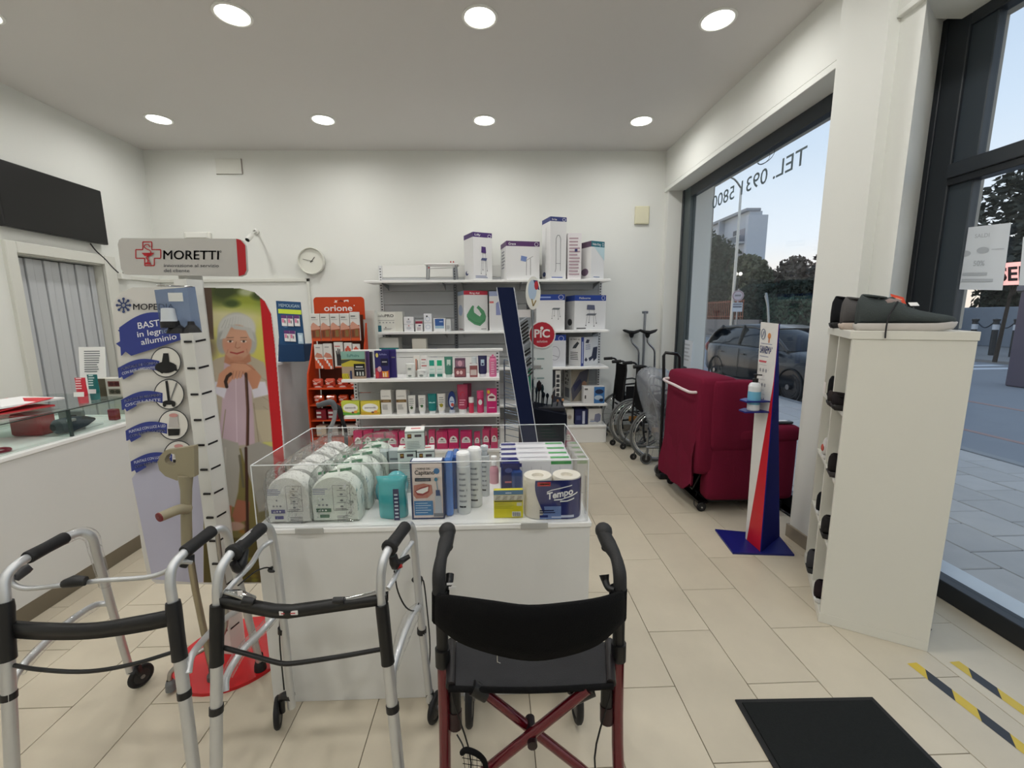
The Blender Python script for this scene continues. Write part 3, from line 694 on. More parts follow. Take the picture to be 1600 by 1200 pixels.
# garden background
for cx, cy, rx, ry, c in ((370, 460, 70, 22, (92, 104, 52)), (350, 455, 22, 14, (60, 70, 38)), (390, 470, 30, 10, (150, 160, 60)), (420, 480, 20, 14, (120, 140, 60)), (380, 484, 34, 8, (170, 178, 84)), (350, 500, 60, 16, (206, 200, 160)), (340, 540, 40, 30, (200, 194, 116)), (425, 540, 30, 50, (206, 200, 96)), (420, 600, 40, 60, (196, 186, 90)), (345, 600, 40, 30, (190, 186, 110)), (385, 456, 12, 6, (180, 186, 150)), (362, 474, 12, 6, (60, 78, 40)), (405, 462, 12, 7, (58, 72, 40))):
    ell(cx, cy, rx, ry, c, .8, .9)
poly([(300, 448), (330, 448), (334, 530), (316, 530)], (92, 74, 62)); ell(322, 545, 16, 20, (130, 116, 96), .8)
poly([(318, 700), (460, 700), (460, 912), (318, 912)], (122, 112, 66)); poly([(318, 840), (460, 840), (460, 912), (318, 912)], (86, 76, 36))
for k in range(60): ell(330+rng.random()*130, 830+rng.random()*80, 5, 3, (120+rng.random()*60, 96+rng.random()*50, 40), .8, .6)
# cardigan, shirt
CARD = (176, 164, 146)
poly([(318, 572), (338, 560), (352, 556), (392, 556), (412, 566), (424, 600), (430, 650), (428, 690), (412, 690), (396, 700), (340, 700), (318, 700)], CARD, 1, 2)
poly([(350, 566), (386, 562), (392, 600), (396, 650), (398, 694), (366, 696), (340, 690), (346, 640), (348, 600)], (192, 168, 180), 1, 2)
stroke([(368, 590), (370, 690)], 1.2, (214, 196, 206)); stroke([(352, 640), (346, 690)], 1.6, (150, 138, 118)); stroke([(396, 630), (404, 690)], 1.6, (150, 138, 118))
for k in range(5): stroke([(321+k*2, 585+k*9), (332+k*3, 578+k*9)], 1.2, (150, 138, 122), .7)
for k in range(6): stroke([(408+k, 590+k*15), (426, 600+k*15)], 1.2, (152, 140, 120), .7)
poly([(398, 640), (428, 640), (430, 688), (410, 690), (402, 668)], (186, 174, 150), 1, 2)
# neck + head
poly([(352, 548), (390, 548), (392, 564), (372, 575), (350, 566)], (178, 122, 96), 1, 2)
ell(369, 521, 30, 33, (176, 176, 172), .1); ell(370, 512, 29, 22, (196, 196, 192), .15); ell(348, 535, 10, 18, (160, 160, 156), .3); ell(392, 535, 9, 18, (168, 168, 164), .3)
ell(370, 535, 23, 28, (192, 146, 122), .1); ell(358, 540, 8, 8, (200, 130, 108), .9, .45); ell(382, 540, 8, 8, (200, 130, 108), .9, .45); ell(371, 524, 18, 10, (208, 158, 132), .7, .7)
poly([(343, 530), (350, 512), (362, 508), (352, 528)], (190, 190, 186)); poly([(356, 506), (392, 512), (398, 534), (390, 528), (384, 516), (366, 514)], (184, 184, 180))
for k in range(10): stroke([(352+k*4, 494+abs(k-4)*1.4), (346+k*5, 512)], .9, (150+k*6, 150+k*6, 148+k*6), .7)
for s_ in (-1, 1):
    cx = 370+s_*10.5; ell(cx, 533, 4.4, 2, (228, 214, 204), .5); ell(cx, 533, 2, 1.9, (60, 46, 40), .5); stroke([(cx-5, 527.5), (cx+5, 527)], 1.2, (120, 92, 78)); stroke([(cx-5, 531.4), (cx+4.5, 531.4)], .9, (110, 74, 62))
stroke([(369, 534), (367, 542), (371, 544), (375, 542)], 1.1, (156, 100, 80)); stroke([(360, 550), (370, 552.5), (380, 549)], 2.2, (168, 66, 62)); stroke([(360, 550.5), (370, 551.5), (380, 549.8)], .8, (120, 44, 44)); stroke([(356, 546), (354, 552)], 1, (160, 104, 84), .7); stroke([(385, 545), (386, 551)], 1, (160, 104, 84), .7)
ell(370, 560, 10, 4, (186, 128, 102), .6, .8)
# forearms, cuffs, hands
poly([(338, 596), (356, 600), (350, 622), (330, 612), (322, 596)], (214, 210, 222), 1, 2); poly([(390, 596), (414, 596), (420, 616), (396, 622)], (214, 210, 222), 1, 2)
poly([(338, 604), (342, 584), (356, 572), (372, 574), (366, 588), (352, 606)], (196, 140, 112), 1, 1.6); poly([(402, 606), (408, 588), (392, 570), (368, 566), (358, 572), (376, 580), (388, 594), (394, 608)], (190, 132, 104), 1, 1.6)
ell(364, 580, 11, 8, (200, 144, 116), .3); ell(376, 573, 16, 7, (204, 150, 122), .3, 1, .15)
for k in range(4): stroke([(362+k*5, 580), (360+k*5, 592-k)], 3.6, (200, 144, 116)); stroke([(364.4+k*5, 580), (362.4+k*5, 591-k)], .8, (150, 96, 74))
stroke([(360, 566), (384, 568), (398, 578)], 1, (150, 98, 76), .8)
# cane
stroke([(354, 604), (352, 596), (355, 588), (360, 584)], 5, (48, 30, 24)); stroke([(384, 584), (387, 640), (386, 720), (384, 890)], 4.6, (62, 36, 28)); stroke([(383.4, 590), (386, 640), (385, 720), (383, 890)], 1.2, (120, 80, 62))
# trousers, legs, shoes
TR = (168, 164, 156)
poly([(330, 694), (345, 684), (372, 692), (376, 712), (372, 768), (366, 792), (341, 788), (336, 750)], TR, 1, 2); poly([(376, 700), (404, 690), (430, 700), (436, 760), (440, 792), (404, 800), (394, 760), (380, 716)], (160, 156, 150), 1, 2)
stroke([(352, 700), (350, 780)], 3, (186, 182, 174), .7); stroke([(374, 712), (380, 760)], 4, (96, 90, 76), .8)
poly([(343, 788), (362, 790), (360, 812), (350, 822), (344, 806)], (176, 112, 88), 1, 2); poly([(370, 780), (390, 784), (388, 812), (368, 818), (362, 806)], (160, 100, 78), 1, 2); ell(366, 822, 16, 7, (178, 146, 132), .3); ell(352, 820, 9, 6, (170, 130, 114), .3)
stroke([(384, 700), (387, 840)], 4.4, (62, 36, 28))
# red border on the right and clip to the board outline
for yy in ((0,),):
    poly([(414, 470), (424, 488), (431, 540), (441, 660), (455, 850), (461, 912), (446, 912), (437, 850), (423, 660), (412, 540), (406, 466)], (190, 24, 34), 1, 1)
img = (img+np.roll(img, 1, 0)+np.roll(img, 1, 1)+np.roll(np.roll(img, 1, 0), 1, 1))/4
em = np.array(edge, float)
def inside(x, y, pl):
    r = np.zeros(x.shape, bool); n = len(pl)
    for i in range(n):
        xa, ya = pl[i]; xb, yb = pl[(i+1) % n]; c_ = (ya > y) != (yb > y); xi = (xb-xa)*(y-ya)/((yb-ya) or 1e-9)+xa; r ^= c_ & (x < xi)
    return r
ok = inside(gx, gy, [((x-330)*.996+330, (y-680)*.998+680) for x, y in edge])
R3, D3, F3 = np.array(R_), np.array(D_), np.array(F_)
dirs = (gx[..., None]-CX)/FPX*R3+(gy[..., None]-600)/FPX*D3+F3
yy_ = YS-.0015; pos = np.array([0, 0, EYE])+dirs*(yy_/dirs[..., 1:2])
lc = np.where(img/255 <= .04045, img/255/12.92, ((img/255+.055)/1.055)**2.4)
ids = -np.ones(gx.shape, int)
cell = ok[:-1, :-1] & ok[1:, :-1] & ok[:-1, 1:] & ok[1:, 1:]
use = np.zeros(gx.shape, bool); use[:-1, :-1] |= cell; use[1:, :-1] |= cell; use[:-1, 1:] |= cell; use[1:, 1:] |= cell
ids[use] = np.arange(use.sum())
fs = np.stack([ids[1:, :-1][cell], ids[1:, 1:][cell], ids[:-1, 1:][cell], ids[:-1, :-1][cell]], 1)
me = bpy.data.meshes.new('printed_photo'); me.from_pydata((pos[use]-np.array(sd['_org'])).tolist(), [], fs.tolist()); me.materials.append(MATS['print'])
at = me.attributes.new('Col', 'FLOAT_COLOR', 'POINT'); at.data.foreach_set('color', np.concatenate([lc[use], np.ones((use.sum(), 1))], 1).astype(np.float32).ravel())
o = bpy.data.objects.new('printed_photo', me); COL.objects.link(o); o.parent = sd; o['label'] = 'printed photo of a grey-haired woman seated in the garden, hands on a cane'
# slotted white cane rail
px0 = P(281, 520, y=1.745).x; pa = P(303, 520, y=1.745).x; pb = P(313, 520, y=1.745).x
mb = MB(); zt = P(300, 436, y=1.745).z
mb.prism([(px0, 1.745), (pa, 1.738), (pb, 1.79), (pb, 1.80), (px0, 1.80)], .014, zt, (222, 222, 218), 'satin')
mb.build('cane_rail', sd)
for k in range(14):
    mb = MB()
    z = 1.41-k*.1065
    if z < .1: break
    mb.box(px0+.018, pa-.008, 1.735, 1.746, z, z+.008, (24, 24, 26), 'satin', 0)
    mb.add([(pa+.004, 1.742, z), (pb-.004, 1.7795, z+.006), (pb-.004, 1.7795, z+.014), (pa+.004, 1.742, z+.008)], [[0, 1, 2, 3]], (24, 24, 26), 'satin')
    mb.build('slot', sd)
# header sign on its neck
mb = MB(); n1, n2 = P(275, 452, y=1.79), P(310, 430, y=1.79); mb.box(n1.x, n2.x, 1.811, 1.816, n1.z-.1, n2.z+.06, (196, 196, 192), 'satin'); mb.build('sign_neck', sd)
hs = [(190, 372), (186, 375), (184, 382), (189, 420), (193, 427), (199, 429), (376, 432), (383, 429), (386, 422), (384, 384), (380, 376), (372, 373)]
pts = [(P(x, y, y=1.79).x, P(x, y, y=1.79).z) for x, y in hs]
sg = MB().prism(pts, 1.79, 1.80, (186, 184, 180), 'satin', axis='y').build('header_sign', sd)
RD = (176, 30, 40)
it = [('p', [(369, 373), (376, 375), (383, 383), (385, 422), (382, 429), (373, 431.5)], RD)]
cr = [(223, 378), (237, 378), (237, 390), (251, 390), (251, 403.5), (241, 403.5), (241, 415), (226, 415), (226, 403.5), (212, 403.5), (212, 390), (223, 390), (223, 378)]
it += [('l', cr, 1.6, RD), ('t', 'MORETTI', 255, 405, 87, 14, (40, 42, 48), -.005), ('t', 'innovazione al servizio', 256, 417, 86, 5, (80, 82, 86), -.005), ('t', 'del cliente', 256, 425, 40, 5, (80, 82, 86), -.005),
       ('ring', 344.5, 393, 1.6, 1.6, .6, (60, 60, 64)),
       ('p', [(221, 395), (241, 395), (236, 400), (226, 400)], RD), ('l', [(231, 400), (231, 411)], 1.8, RD), ('p', [(226, 413), (237, 413), (234, 410), (228, 410)], RD),
       ('l', [(234, 386), (232, 382), (227, 382), (225, 386), (229, 389), (234, 391), (236, 394), (231, 399), (228, 403), (231, 406), (234, 408)], 1.5, RD)]
plane_art(it, 1.79, 'sign_print', sg)
# hanging blister pack with rubber tips
bl = thing('blister_pack', 'blue clear blister pack of black rubber cane tips hanging on the standee', 'blister pack', tuple(P(285, 520, y=1.62)))
b4 = [P(241, 453, y=1.56), P(252, 521, y=1.60), P(314, 519, y=1.62), P(303, 448, y=1.60)]
th = Vector((0, .006, 0))
MB().add(b4+[q+th for q in b4], [[0, 1, 2, 3], [7, 6, 5, 4], [0, 4, 5, 1], [1, 5, 6, 2], [2, 6, 7, 3], [3, 7, 4, 0]], (255,)*3, 'blue_film').build('card_bag', bl)
q = P(263, 490, y=1.575)
MB().lathe([(.012, .05), (.02, .048), (.024, .01), (.026, 0)], (200, 206, 212), 'satin', 14, q-Vector((0, 0, .03))).build('clear_tip', bl)
MB().lathe([(.001, 0), (.028, 0), (.028, .022), (.02, .024)], (20, 20, 22), 'rubber', 14, q-Vector((0, 0, .05))).build('rubber_tip', bl)
q = P(285, 512, y=1.585); mb = MB(); mb.lathe([(.001, 0), (.034, 0), (.026, .018), (.012, .03), (.01, .045)], (20, 20, 22), 'rubber', 14, q-Vector((.02, 0, .02))); mb.lathe([(.001, 0), (.03, 0), (.022, .016), (.012, .028), (.01, .04)], (20, 20, 22), 'rubber', 14, q+Vector((.03, .004, -.018))); mb.build('rubber_feet', bl)
MB(face(P(264, 471, y=1.575))).box(0, .05, 0, .03, -.001, .001, (214, 216, 214), 'card', 0).build('price_label', bl)
MB().tube([P(245, 446, y=1.56), P(300, 448, y=1.62), P(302, 449, y=1.745)], .0025, (190, 190, 190), 'chrome').build('hook', bl)
# elbow crutch
ecr = thing('elbow_crutch', 'beige plastic elbow crutch with open cuff hanging on the standee', 'crutch', (P(325, 1000, y=1.62).x, 1.62, .014))
BEI = (150, 142, 118)
cuffL = [(303, 697), (278, 700), (256, 708), (246, 722), (247, 738), (262, 748), (276, 752)]
YC = 1.60
mb = MB()
outer = [(303, 696), (288, 697), (270, 699), (256, 705), (247, 715), (246, 727), (251, 738), (262, 746), (276, 751), (282, 758), (285, 775), (284, 800), (283, 825), (299, 825), (299, 800), (300, 775), (304, 750), (305, 742), (302, 725)]
inner = [(270, 706), (262, 710), (257, 716), (259, 722), (264, 726), (272, 727), (275, 722), (274, 712)]
n = len(outer)
cuff = [P(x, y, y=YC) for x, y in outer]; cb_ = [q+Vector((0, .03, 0)) for q in cuff]
inn = [P(x, y, y=YC) for x, y in inner]
# wall of the cuff as bands round the hole
ho = [(P(x, y, y=YC)) for x, y in [(258, 704), (250, 712), (246, 722), (249, 735), (258, 744), (276, 751), (304, 745), (303, 697)]]
hi = inn
hi = [P(x, y, y=YC) for x, y in [(266, 708), (260, 712), (257, 718), (259, 723), (264, 726), (272, 727), (275, 721), (273, 710)]]
for i in range(8):
    j = (i+1) % 8
    a0, a1, b0, b1 = ho[i], ho[j], hi[i], hi[j]
    mb.add([a0, b0, b1, a1], [[0, 1, 2, 3]], BEI, 'plastic'); mb.add([a0+th*4, b0+th*4, b1+th*4, a1+th*4], [[3, 2, 1, 0]], BEI, 'plastic')
    mb.add([a0, a1, a1+th*4, a0+th*4], [[0, 1, 2, 3]], BEI, 'plastic', True); mb.add([b0, b1, b1+th*4, b0+th*4], [[3, 2, 1, 0]], BEI, 'plastic', True)
mb.build('cuff', ecr)
mb = MB(); mb.tube([P(290, 742, y=YC+.012), P(291, 765, y=YC+.012), P(291, 800, y=YC+.012), P(292, 850, y=YC+.01)], [.026, .0195, .0185, .019], BEI, 'plastic', 12, 4); mb.build('neck', ecr)
mb = MB(); mb.tube([P(294, 795, y=YC+.012), P(280, 796, y=YC-.02), P(250, 808, y=YC-.07)], [.021, .019, .018], BEI, 'plastic', 12, 5); mb.build('grip', ecr)
gp = P(249.5, 808, y=YC-.072); MB().lathe([(.0185, 0), (.0175, .004), (.001, .005)], (116, 28, 34), 'satin', 16, gp, axis=(-.35, -1, -.1)).build('end_cap', ecr, label='round dark red cap with white mark')
MB().tube([P(293, 845, y=YC+.01), P(305, 920, y=YC+.01), Vector((P(322, 985, y=YC+.01).x, YC+.01, .10)), Vector((P(326, 1000, y=YC+.01).x, YC+.01, .06))], .0125, (168, 160, 140), 'metal', 12).build('tube', ecr)
MB().lathe([(.001, 0), (.024, 0), (.022, .02), (.014, .03), (.0135, .06)], (90, 88, 86), 'rubber', 14, (P(326, 1000, y=YC+.01).x, YC+.01, .0145)).build('rubber_foot', ecr)
qc = thing('quad_cane', 'grey quad cane foot standing on the red base behind the left walker', 'cane', (-1.27, 1.60, .014))
b = Vector((-1.29, 1.56, 0))
MB().tube([Vector((-1.16, 1.69, .62)), Vector((-1.165, 1.68, .2)), Vector((-1.19, 1.66, .15)), Vector((-1.27, 1.60, .125)), Vector((-1.325, 1.565, .09)), Vector((-1.33, 1.56, .03))], .009, (176, 174, 170), 'metal', 10, 5).build('frame', qc)
MB().lathe([(.001, 0), (.019, 0), (.017, .03), (.011, .045)], (110, 112, 114), 'rubber', 12, (-1.33, 1.56, .0145)).build('rubber_foot', qc)
# ============================================================ WALKERS
AL = (204, 206, 208); BK = (24, 24, 26)
def pt(spec): return P(spec[0], spec[1], y=spec[2]) if len(spec) == 3 else Vector(spec[:3])
def path(mb, sp, r, col, m, n=12, sm=5): return mb.tube([pt(s) for s in sp], r, col, m, n, sm)
def wheel(parent, c, axis, R, w, col=BK, hub=(150, 150, 152), name='wheel'):
    c = Vector(c); ax = Vector(axis).normalized()
    mb = MB(); mb.torus(c, ax, R-w*.35, w*.38, col, 'rubber', 26, 8)
    mb.lathe([(.001, -w*.32), (R*.62, -w*.32), (R-w*.5, -w*.15), (R-w*.5, w*.15), (R*.62, w*.32), (.001, w*.32)], (40, 40, 42), 'plastic', 20, c, axis=ax)
    o = mb.build(name, parent)
    MB().lathe([(.001, -w*.6), (R*.18, -w*.6), (R*.18, w*.6), (.001, w*.6)], hub, 'metal', 10, c, axis=ax).build('hub', o)
    return o
wk = thing('walker', 'folding aluminium walking frame with two black crossbars, at the left edge', 'walker', (-1.2, 1.3, 0))
yN = 1.17
nl = lambda x, y, dy=0: (x, y, yN+dy)
# left side frame
Lf = P(26, 1215, y=1.10); Lf = Vector((Lf.x-.0, 1.07, .03))
lp = [Lf, P(8, 940, y=1.17), P(8, 905, y=1.19), P(24, 884, y=1.22), P(50, 868, y=1.27), P(98, 842, y=1.37), P(126, 832, y=1.42), P(142, 838, y=1.44), P(150, 862, y=1.46), P(172, 940, y=1.51), P(204, 1050, y=1.57)]
MB().tube(lp, .0135, AL, 'anodized', 12, 4).build('side_tube', wk)
Rf = P(318, 1290, y=1.10)
rpth = [Vector((P(307, 1200, y=1.12).x+.03, 1.07, .03)), P(270, 940, y=1.17), P(266, 908, y=1.18), P(270, 885, y=1.2), P(290, 862, y=1.25), P(330, 831, y=1.35), P(345, 826, y=1.38), P(355, 836, y=1.41), P(361, 862, y=1.44), P(384, 950, y=1.52), Vector((-1.02, 1.65, .05))]
MB().tube(rpth, .0135, AL, 'anodized', 12, 5).build('side_tube', wk)
for (a, b, ya, yb) in (((42, 872), (102, 840), 1.255, 1.375), ((288, 863), (332, 829), 1.247, 1.352)):
    p, q = P(*a, y=ya), P(*b, y=yb); d_ = (q-p)
    MB().tube([p, p+d_*.04, p+d_*.5, q-d_*.04, q], [.019, .0205, .019, .0205, .019], BK, 'rubber', 14, 3).build('hand_grip', wk)
# black sleeves on the near legs
for pp, nm in ((lp, 0), (rpth, 1)):
    a, b = pp[1], pp[0]; d_ = (b-a).normalized()
    MB().tube([a, a+d_*.02, a+d_*.13, a+d_*.17], [.0185, .0205, .0195, .0205], BK, 'plastic', 14).build('leg_sleeve', wk)
    lw_ = MB(); lw_.tube([a+d_*.165, b-Vector((0, 0, .01))], .0165, AL, 'anodized', 14); lw_.build('leg', wk)
    MB().tube([a+d_*.265, a+d_*.285], .0185, BK, 'plastic', 14).build('height_clip', wk)
    MB().lathe([(.001, 0), (.026, 0), (.024, .03), (.018, .05)], (60, 60, 62), 'rubber', 14, (b.x, b.y, .001)).build('rubber_foot', wk)
MB().lathe([(.001, 0), (.024, 0), (.022, .025), (.0155, .045), (.0155, .07)], (30, 30, 32), 'rubber', 14, (-1.02, 1.65, .0145)).build('rubber_foot', wk)
def bar2(mb, top, bot, yy, dep, col, k=6):
    """flat curved bar given by its upper and lower edge"""
    A = [P(x, y, y=yy+d) for x, y, d in top]; B = [P(x, y, y=yy+d) for x, y, d in bot]
    A, _ = spline(A, [0]*len(A), k); B, _ = spline(B, [0]*len(B), k); t = Vector((0, dep, 0)); n = len(A)
    mb.add(A+B+[q+t for q in A]+[q+t for q in B], [f for i in range(n-1) for f in ([n+i, n+i+1, i+1, i], [i, i+1, 2*n+i+1, 2*n+i], [3*n+i, 3*n+i+1, n+i+1, n+i], [2*n+i, 2*n+i+1, 3*n+i+1, 3*n+i])], col, 'plastic', True)
    return mb
bar2(MB(), [(2, 975, 0), (60, 979, -.02), (140, 979, -.03), (210, 968, -.02), (272, 956, 0)], [(2, 996, 0), (60, 1000, -.02), (140, 999, -.03), (210, 990, -.02), (274, 977, 0)], 1.165, .018, (24, 24, 25)).build('crossbar', wk)
path(MB(), [(10, 1037, 1.15), (60, 1046, 1.13), (140, 1049, 1.12), (210, 1037, 1.13), (276, 1017, 1.15)], .0058, (24, 24, 25), 'plastic').build('lower_crossbar', wk)
path(MB(), [(16, 898, 1.25), (20, 912, 1.25), (36, 919, 1.25), (100, 914, 1.25), (160, 907, 1.25), (240, 900, 1.25), (268, 888, 1.25), (282, 878, 1.25), (300, 878, 1.27)], .0075, AL, 'anodized').build('folding_rod', wk)
MB().tube([P(101, 912, y=1.24), P(116, 908, y=1.235), P(134, 908, y=1.24)], [.013, .018, .014], BK, 'plastic', 10).build('release_clip', wk)
MB().tube([P(24, 905, y=1.26), P(40, 890, y=1.28), P(48, 885, y=1.29)], [.011, .016, .012], (60, 60, 64), 'plastic', 10).build('hinge_clip', wk)
MB().tube([P(286, 886, y=1.26), P(292, 874, y=1.27), P(304, 872, y=1.28)], [.011, .015, .012], (40, 40, 44), 'plastic', 10).build('hinge_clip', wk)
path(MB(), [(18, 1078, 1.14), (24, 1056, 1.17), (60, 1015, 1.25), (110, 970, 1.38), (150, 945, 1.49), (168, 943, 1.51)], .0105, (206, 208, 210), 'anodized').build('side_brace', wk)
path(MB(), [(294, 1052, 1.14), (298, 1028, 1.17), (318, 1000, 1.25), (350, 968, 1.38), (385, 945, 1.5)], .0105, (206, 208, 210), 'anodized').build('side_brace', wk)
mb = MB()
wp = [P(24, 1040, y=1.18), P(60, 1012, y=1.25), P(52, 1050, y=1.22), P(40, 1090, y=1.2), P(36, 1070, y=1.19)]
mb.tube([P(30, 1050, y=1.18), P(60, 1016, y=1.25), P(110, 972, y=1.38), P(150, 946, y=1.49)], .016, (240,)*3, 'film', 9, 3)
mb.build('wrapping_film', wk); mb = MB(); mb.tube([P(98, 843, y=1.37), P(126, 832, y=1.42), P(142, 838, y=1.44), P(150, 862, y=1.46), P(165, 915, y=1.49)], [.02, .021, .022, .02, .018], (240,)*3, 'film', 9, 4); mb.build('wrapping_film', wk)
c = Vector((P(222, 1066, y=1.60).x+.0, 1.60, .047))
wheel(wk, c, (1, -.45, 0), .046, .026)
MB().tube([P(205, 1050, y=1.57), P(212, 1040, y=1.58), c+Vector((0, 0, .0))], [.017, .016, .012], BK, 'plastic', 10).build('wheel_fork', wk)

w2k = thing('walker', 'folding aluminium walking frame with black V-shaped crossbars, brakes and two front wheels', 'walker', (-.5, 1.25, 0))
lp = [Vector((P(338, 1200, y=1.10).x+.012, 1.05, .03)), P(340, 950, y=1.16), P(340, 912, y=1.17), P(347, 885, y=1.19), P(366, 859, y=1.24), P(400, 829, y=1.34), P(413, 822, y=1.38), P(422, 828, y=1.41), P(430, 862, y=1.42), P(442, 960, y=1.40), P(456, 1105, y=1.385)]
MB().tube(lp, .0135, AL, 'anodized', 12, 5).build('side_tube', w2k)
rpth = [Vector((P(624, 1200, y=1.10).x+.02, 1.05, .03)), P(597, 950, y=1.16), P(595, 905, y=1.17), P(599, 876, y=1.19), P(608, 857, y=1.23), P(633, 823, y=1.345), P(640, 820, y=1.37), P(645, 832, y=1.40), P(648, 862, y=1.41), P(657, 960, y=1.40), P(672, 1095, y=1.39)]
MB().tube(rpth, .0135, AL, 'anodized', 12, 5).build('side_tube', w2k)
for pp in (lp, rpth):
    a, b = pp[1]+Vector((0, 0, .012)), pp[0]; d_ = (b-a).normalized()
    MB().tube([a, a+d_*.02, a+d_*.155, a+d_*.175], [.019, .0195, .0185, .0195], (18, 18, 19), 'plastic', 14).build('leg_sleeve', w2k)
    MB().tube([a+d_*.165, b-Vector((0, 0, .01))], .0165, AL, 'anodized', 14).build('leg', w2k)
    MB().tube([a+d_*.295, a+d_*.315], .019, BK, 'plastic', 14).build('height_clip', w2k)
    MB().lathe([(.001, 0), (.026, 0), (.024, .03), (.018, .05)], (60, 60, 62), 'rubber', 14, (b.x, b.y, .001)).build('rubber_foot', w2k)
for (a, b, ya, yb) in (((362, 866), (410, 824), 1.225, 1.365), ((607, 858), (634, 822), 1.225, 1.345)):
    p, q = P(*a, y=ya), P(*b, y=yb); d_ = q-p
    MB().tube([p, p+d_*.03, p+d_*.1, p+d_*.14, p+d_*.6, q-d_*.03, q], [.019, .026, .026, .0205, .0195, .0205, .018], BK, 'rubber', 14, 3).build('hand_grip', w2k)
# brake levers
MB().tube([P(384, 858, y=1.28), P(376, 880, y=1.25), P(372, 888, y=1.24), P(364, 880, y=1.22)], [.010, .019, .016, .010], (28, 28, 30), 'plastic', 10, 3).build('brake_lever', w2k)
MB().tube([P(614, 868, y=1.24), P(618, 882, y=1.24), P(628, 876, y=1.27), P(640, 869, y=1.28)], [.013, .017, .010, .007], (28, 28, 30), 'plastic', 10, 3).build('brake_lever', w2k)
MB().tube([P(620, 887, y=1.235), P(628, 884, y=1.235)], [.006, .006], (160, 20, 24), 'plastic', 8).build('lever_catch', w2k, label='small red catch')
bar2(MB(), [(334, 934, 0), (425, 951, -.05), (450, 952, -.055), (604, 931, 0)], [(334, 948, 0), (425, 966, -.05), (450, 967, -.055), (604, 945, 0)], 1.16, .022, (18, 18, 19), 1).build('crossbar', w2k)
M = P(436, 957, y=1.108); mb = MB(face(M, (1, 0, -.0))); mb.box(0, .052, -.009, .004, -.002, .0015, (226, 222, 220), 'card', .001); art(mb, Matrix.Translation((0, -.009, .0015)), [('r', .12, .35, .88, .62, (196, 70, 76))], .052, .013); mb.build('oval_badge', w2k)
path(MB(), [(346, 1011, 1.15), (390, 1023, 1.13), (432, 1035, 1.11), (444, 1037, 1.107), (458, 1036.5, 1.107), (530, 1026, 1.13), (598, 1014, 1.15)], .0068, (18, 18, 19), 'plastic').build('lower_crossbar', w2k)
path(MB(), [(352, 926, 1.19), (372, 903, 1.23), (392, 882, 1.3), (410, 855, 1.38), (425, 845, 1.41)], .0085, AL, 'anodized').build('upper_brace', w2k)
path(MB(), [(606, 920, 1.19), (618, 900, 1.23), (630, 868, 1.34), (645, 846, 1.4)], .0085, AL, 'anodized').build('upper_brace', w2k)
path(MB(), [(352, 1080, 1.15), (354, 1058, 1.17), (376, 1020, 1.22), (410, 985, 1.32), (436, 955, 1.39)], .0105, AL, 'anodized').build('side_brace', w2k)
path(MB(), [(614, 1072, 1.15), (615, 1046, 1.17), (628, 1000, 1.25), (645, 960, 1.35), (656, 945, 1.4)], .0105, AL, 'anodized').build('side_brace', w2k)
mb = MB()
mb.tube([P(354, 1056, y=1.17), P(376, 1018, y=1.22), P(410, 983, y=1.32), P(436, 953, y=1.39)], .018, (240,)*3, 'film', 9, 3); mb.build('wrapping_film', w2k); mb = MB(); mb.tube([P(615, 1046, y=1.17), P(628, 1000, y=1.25), P(645, 960, y=1.35), P(656, 945, y=1.4)], [.014, .024, .026, .012], (240,)*3, 'film', 9, 3)
mb.build('wrapping_film', w2k)
path(MB(), [(350, 902, 1.2), (360, 880, 1.22)], .0022, BK, 'rubber', 6); 
path(MB(), [(372, 915, 1.2), (385, 904, 1.25), (405, 890, 1.35), (424, 889, 1.42), (436, 912, 1.42), (437, 1000, 1.42), (444, 1078, 1.41)], .0025, BK, 'rubber', 6).build('brake_cable', w2k)
path(MB(), [(616, 892, 1.235), (622, 925, 1.26), (638, 952, 1.32), (652, 950, 1.38), (660, 905, 1.42), (668, 960, 1.42), (672, 1020, 1.42), (667, 1072, 1.41)], .0025, BK, 'rubber', 6).build('brake_cable', w2k)
for x, y in ((424, 889), (648, 905)): MB().torus(P(x+4, y, y=1.42), (0, .05, 1), .016, .005, BK, 'plastic', 14, 6).build('cable_clip', w2k)
for x, y in ((442, 984), (659, 985)): MB().tube([P(x, y-4, y=1.40), P(x, y+4, y=1.40)], .017, BK, 'plastic', 12).build('height_clip', w2k)
for px, ax_ in ((434, (1, .35, 0)), (681, (1, -.35, 0))):
    c = Vector((P(px, 1110, y=1.40).x, 1.40, .056)); wheel(w2k, c, ax_, .055, .026)
    s_ = 1 if px < 500 else -1
    MB().tube([P(456 if px < 500 else 672, 1088, y=1.385), c+Vector((.02*s_, 0, .065)), c+Vector((.018*s_, 0, 0))], [.016, .014, .009], BK, 'plastic', 10, 3).build('wheel_fork', w2k)
# folding latches on the V bar
a = P(386, 933, y=1.15); mb = MB(); mb.tube([P(352, 925, y=1.17), P(372, 928, y=1.16), P(396, 938, y=1.15)], [.008, .013, .012], (176, 178, 180), 'chrome', 8); mb.build('fold_latch', w2k)
MB().tube([P(380, 938, y=1.135), P(397, 941, y=1.135)], [.013, .010], BK, 'plastic', 8).build('latch_button', w2k)
MB(face(P(372, 930, y=1.142))).box(0, .014, 0, .014, 0, .002, (224, 220, 220), 'card', 0).build('latch_label', w2k)
mb = MB(); mb.tube([P(522, 940, y=1.15), P(545, 937, y=1.15), P(590, 926, y=1.17)], [.009, .008, .008], (180, 182, 184), 'chrome', 8); mb.build('fold_latch', w2k)
MB().tube([P(521, 939, y=1.14), P(538, 938, y=1.14)], [.011, .010], BK, 'plastic', 8).build('latch_button', w2k)

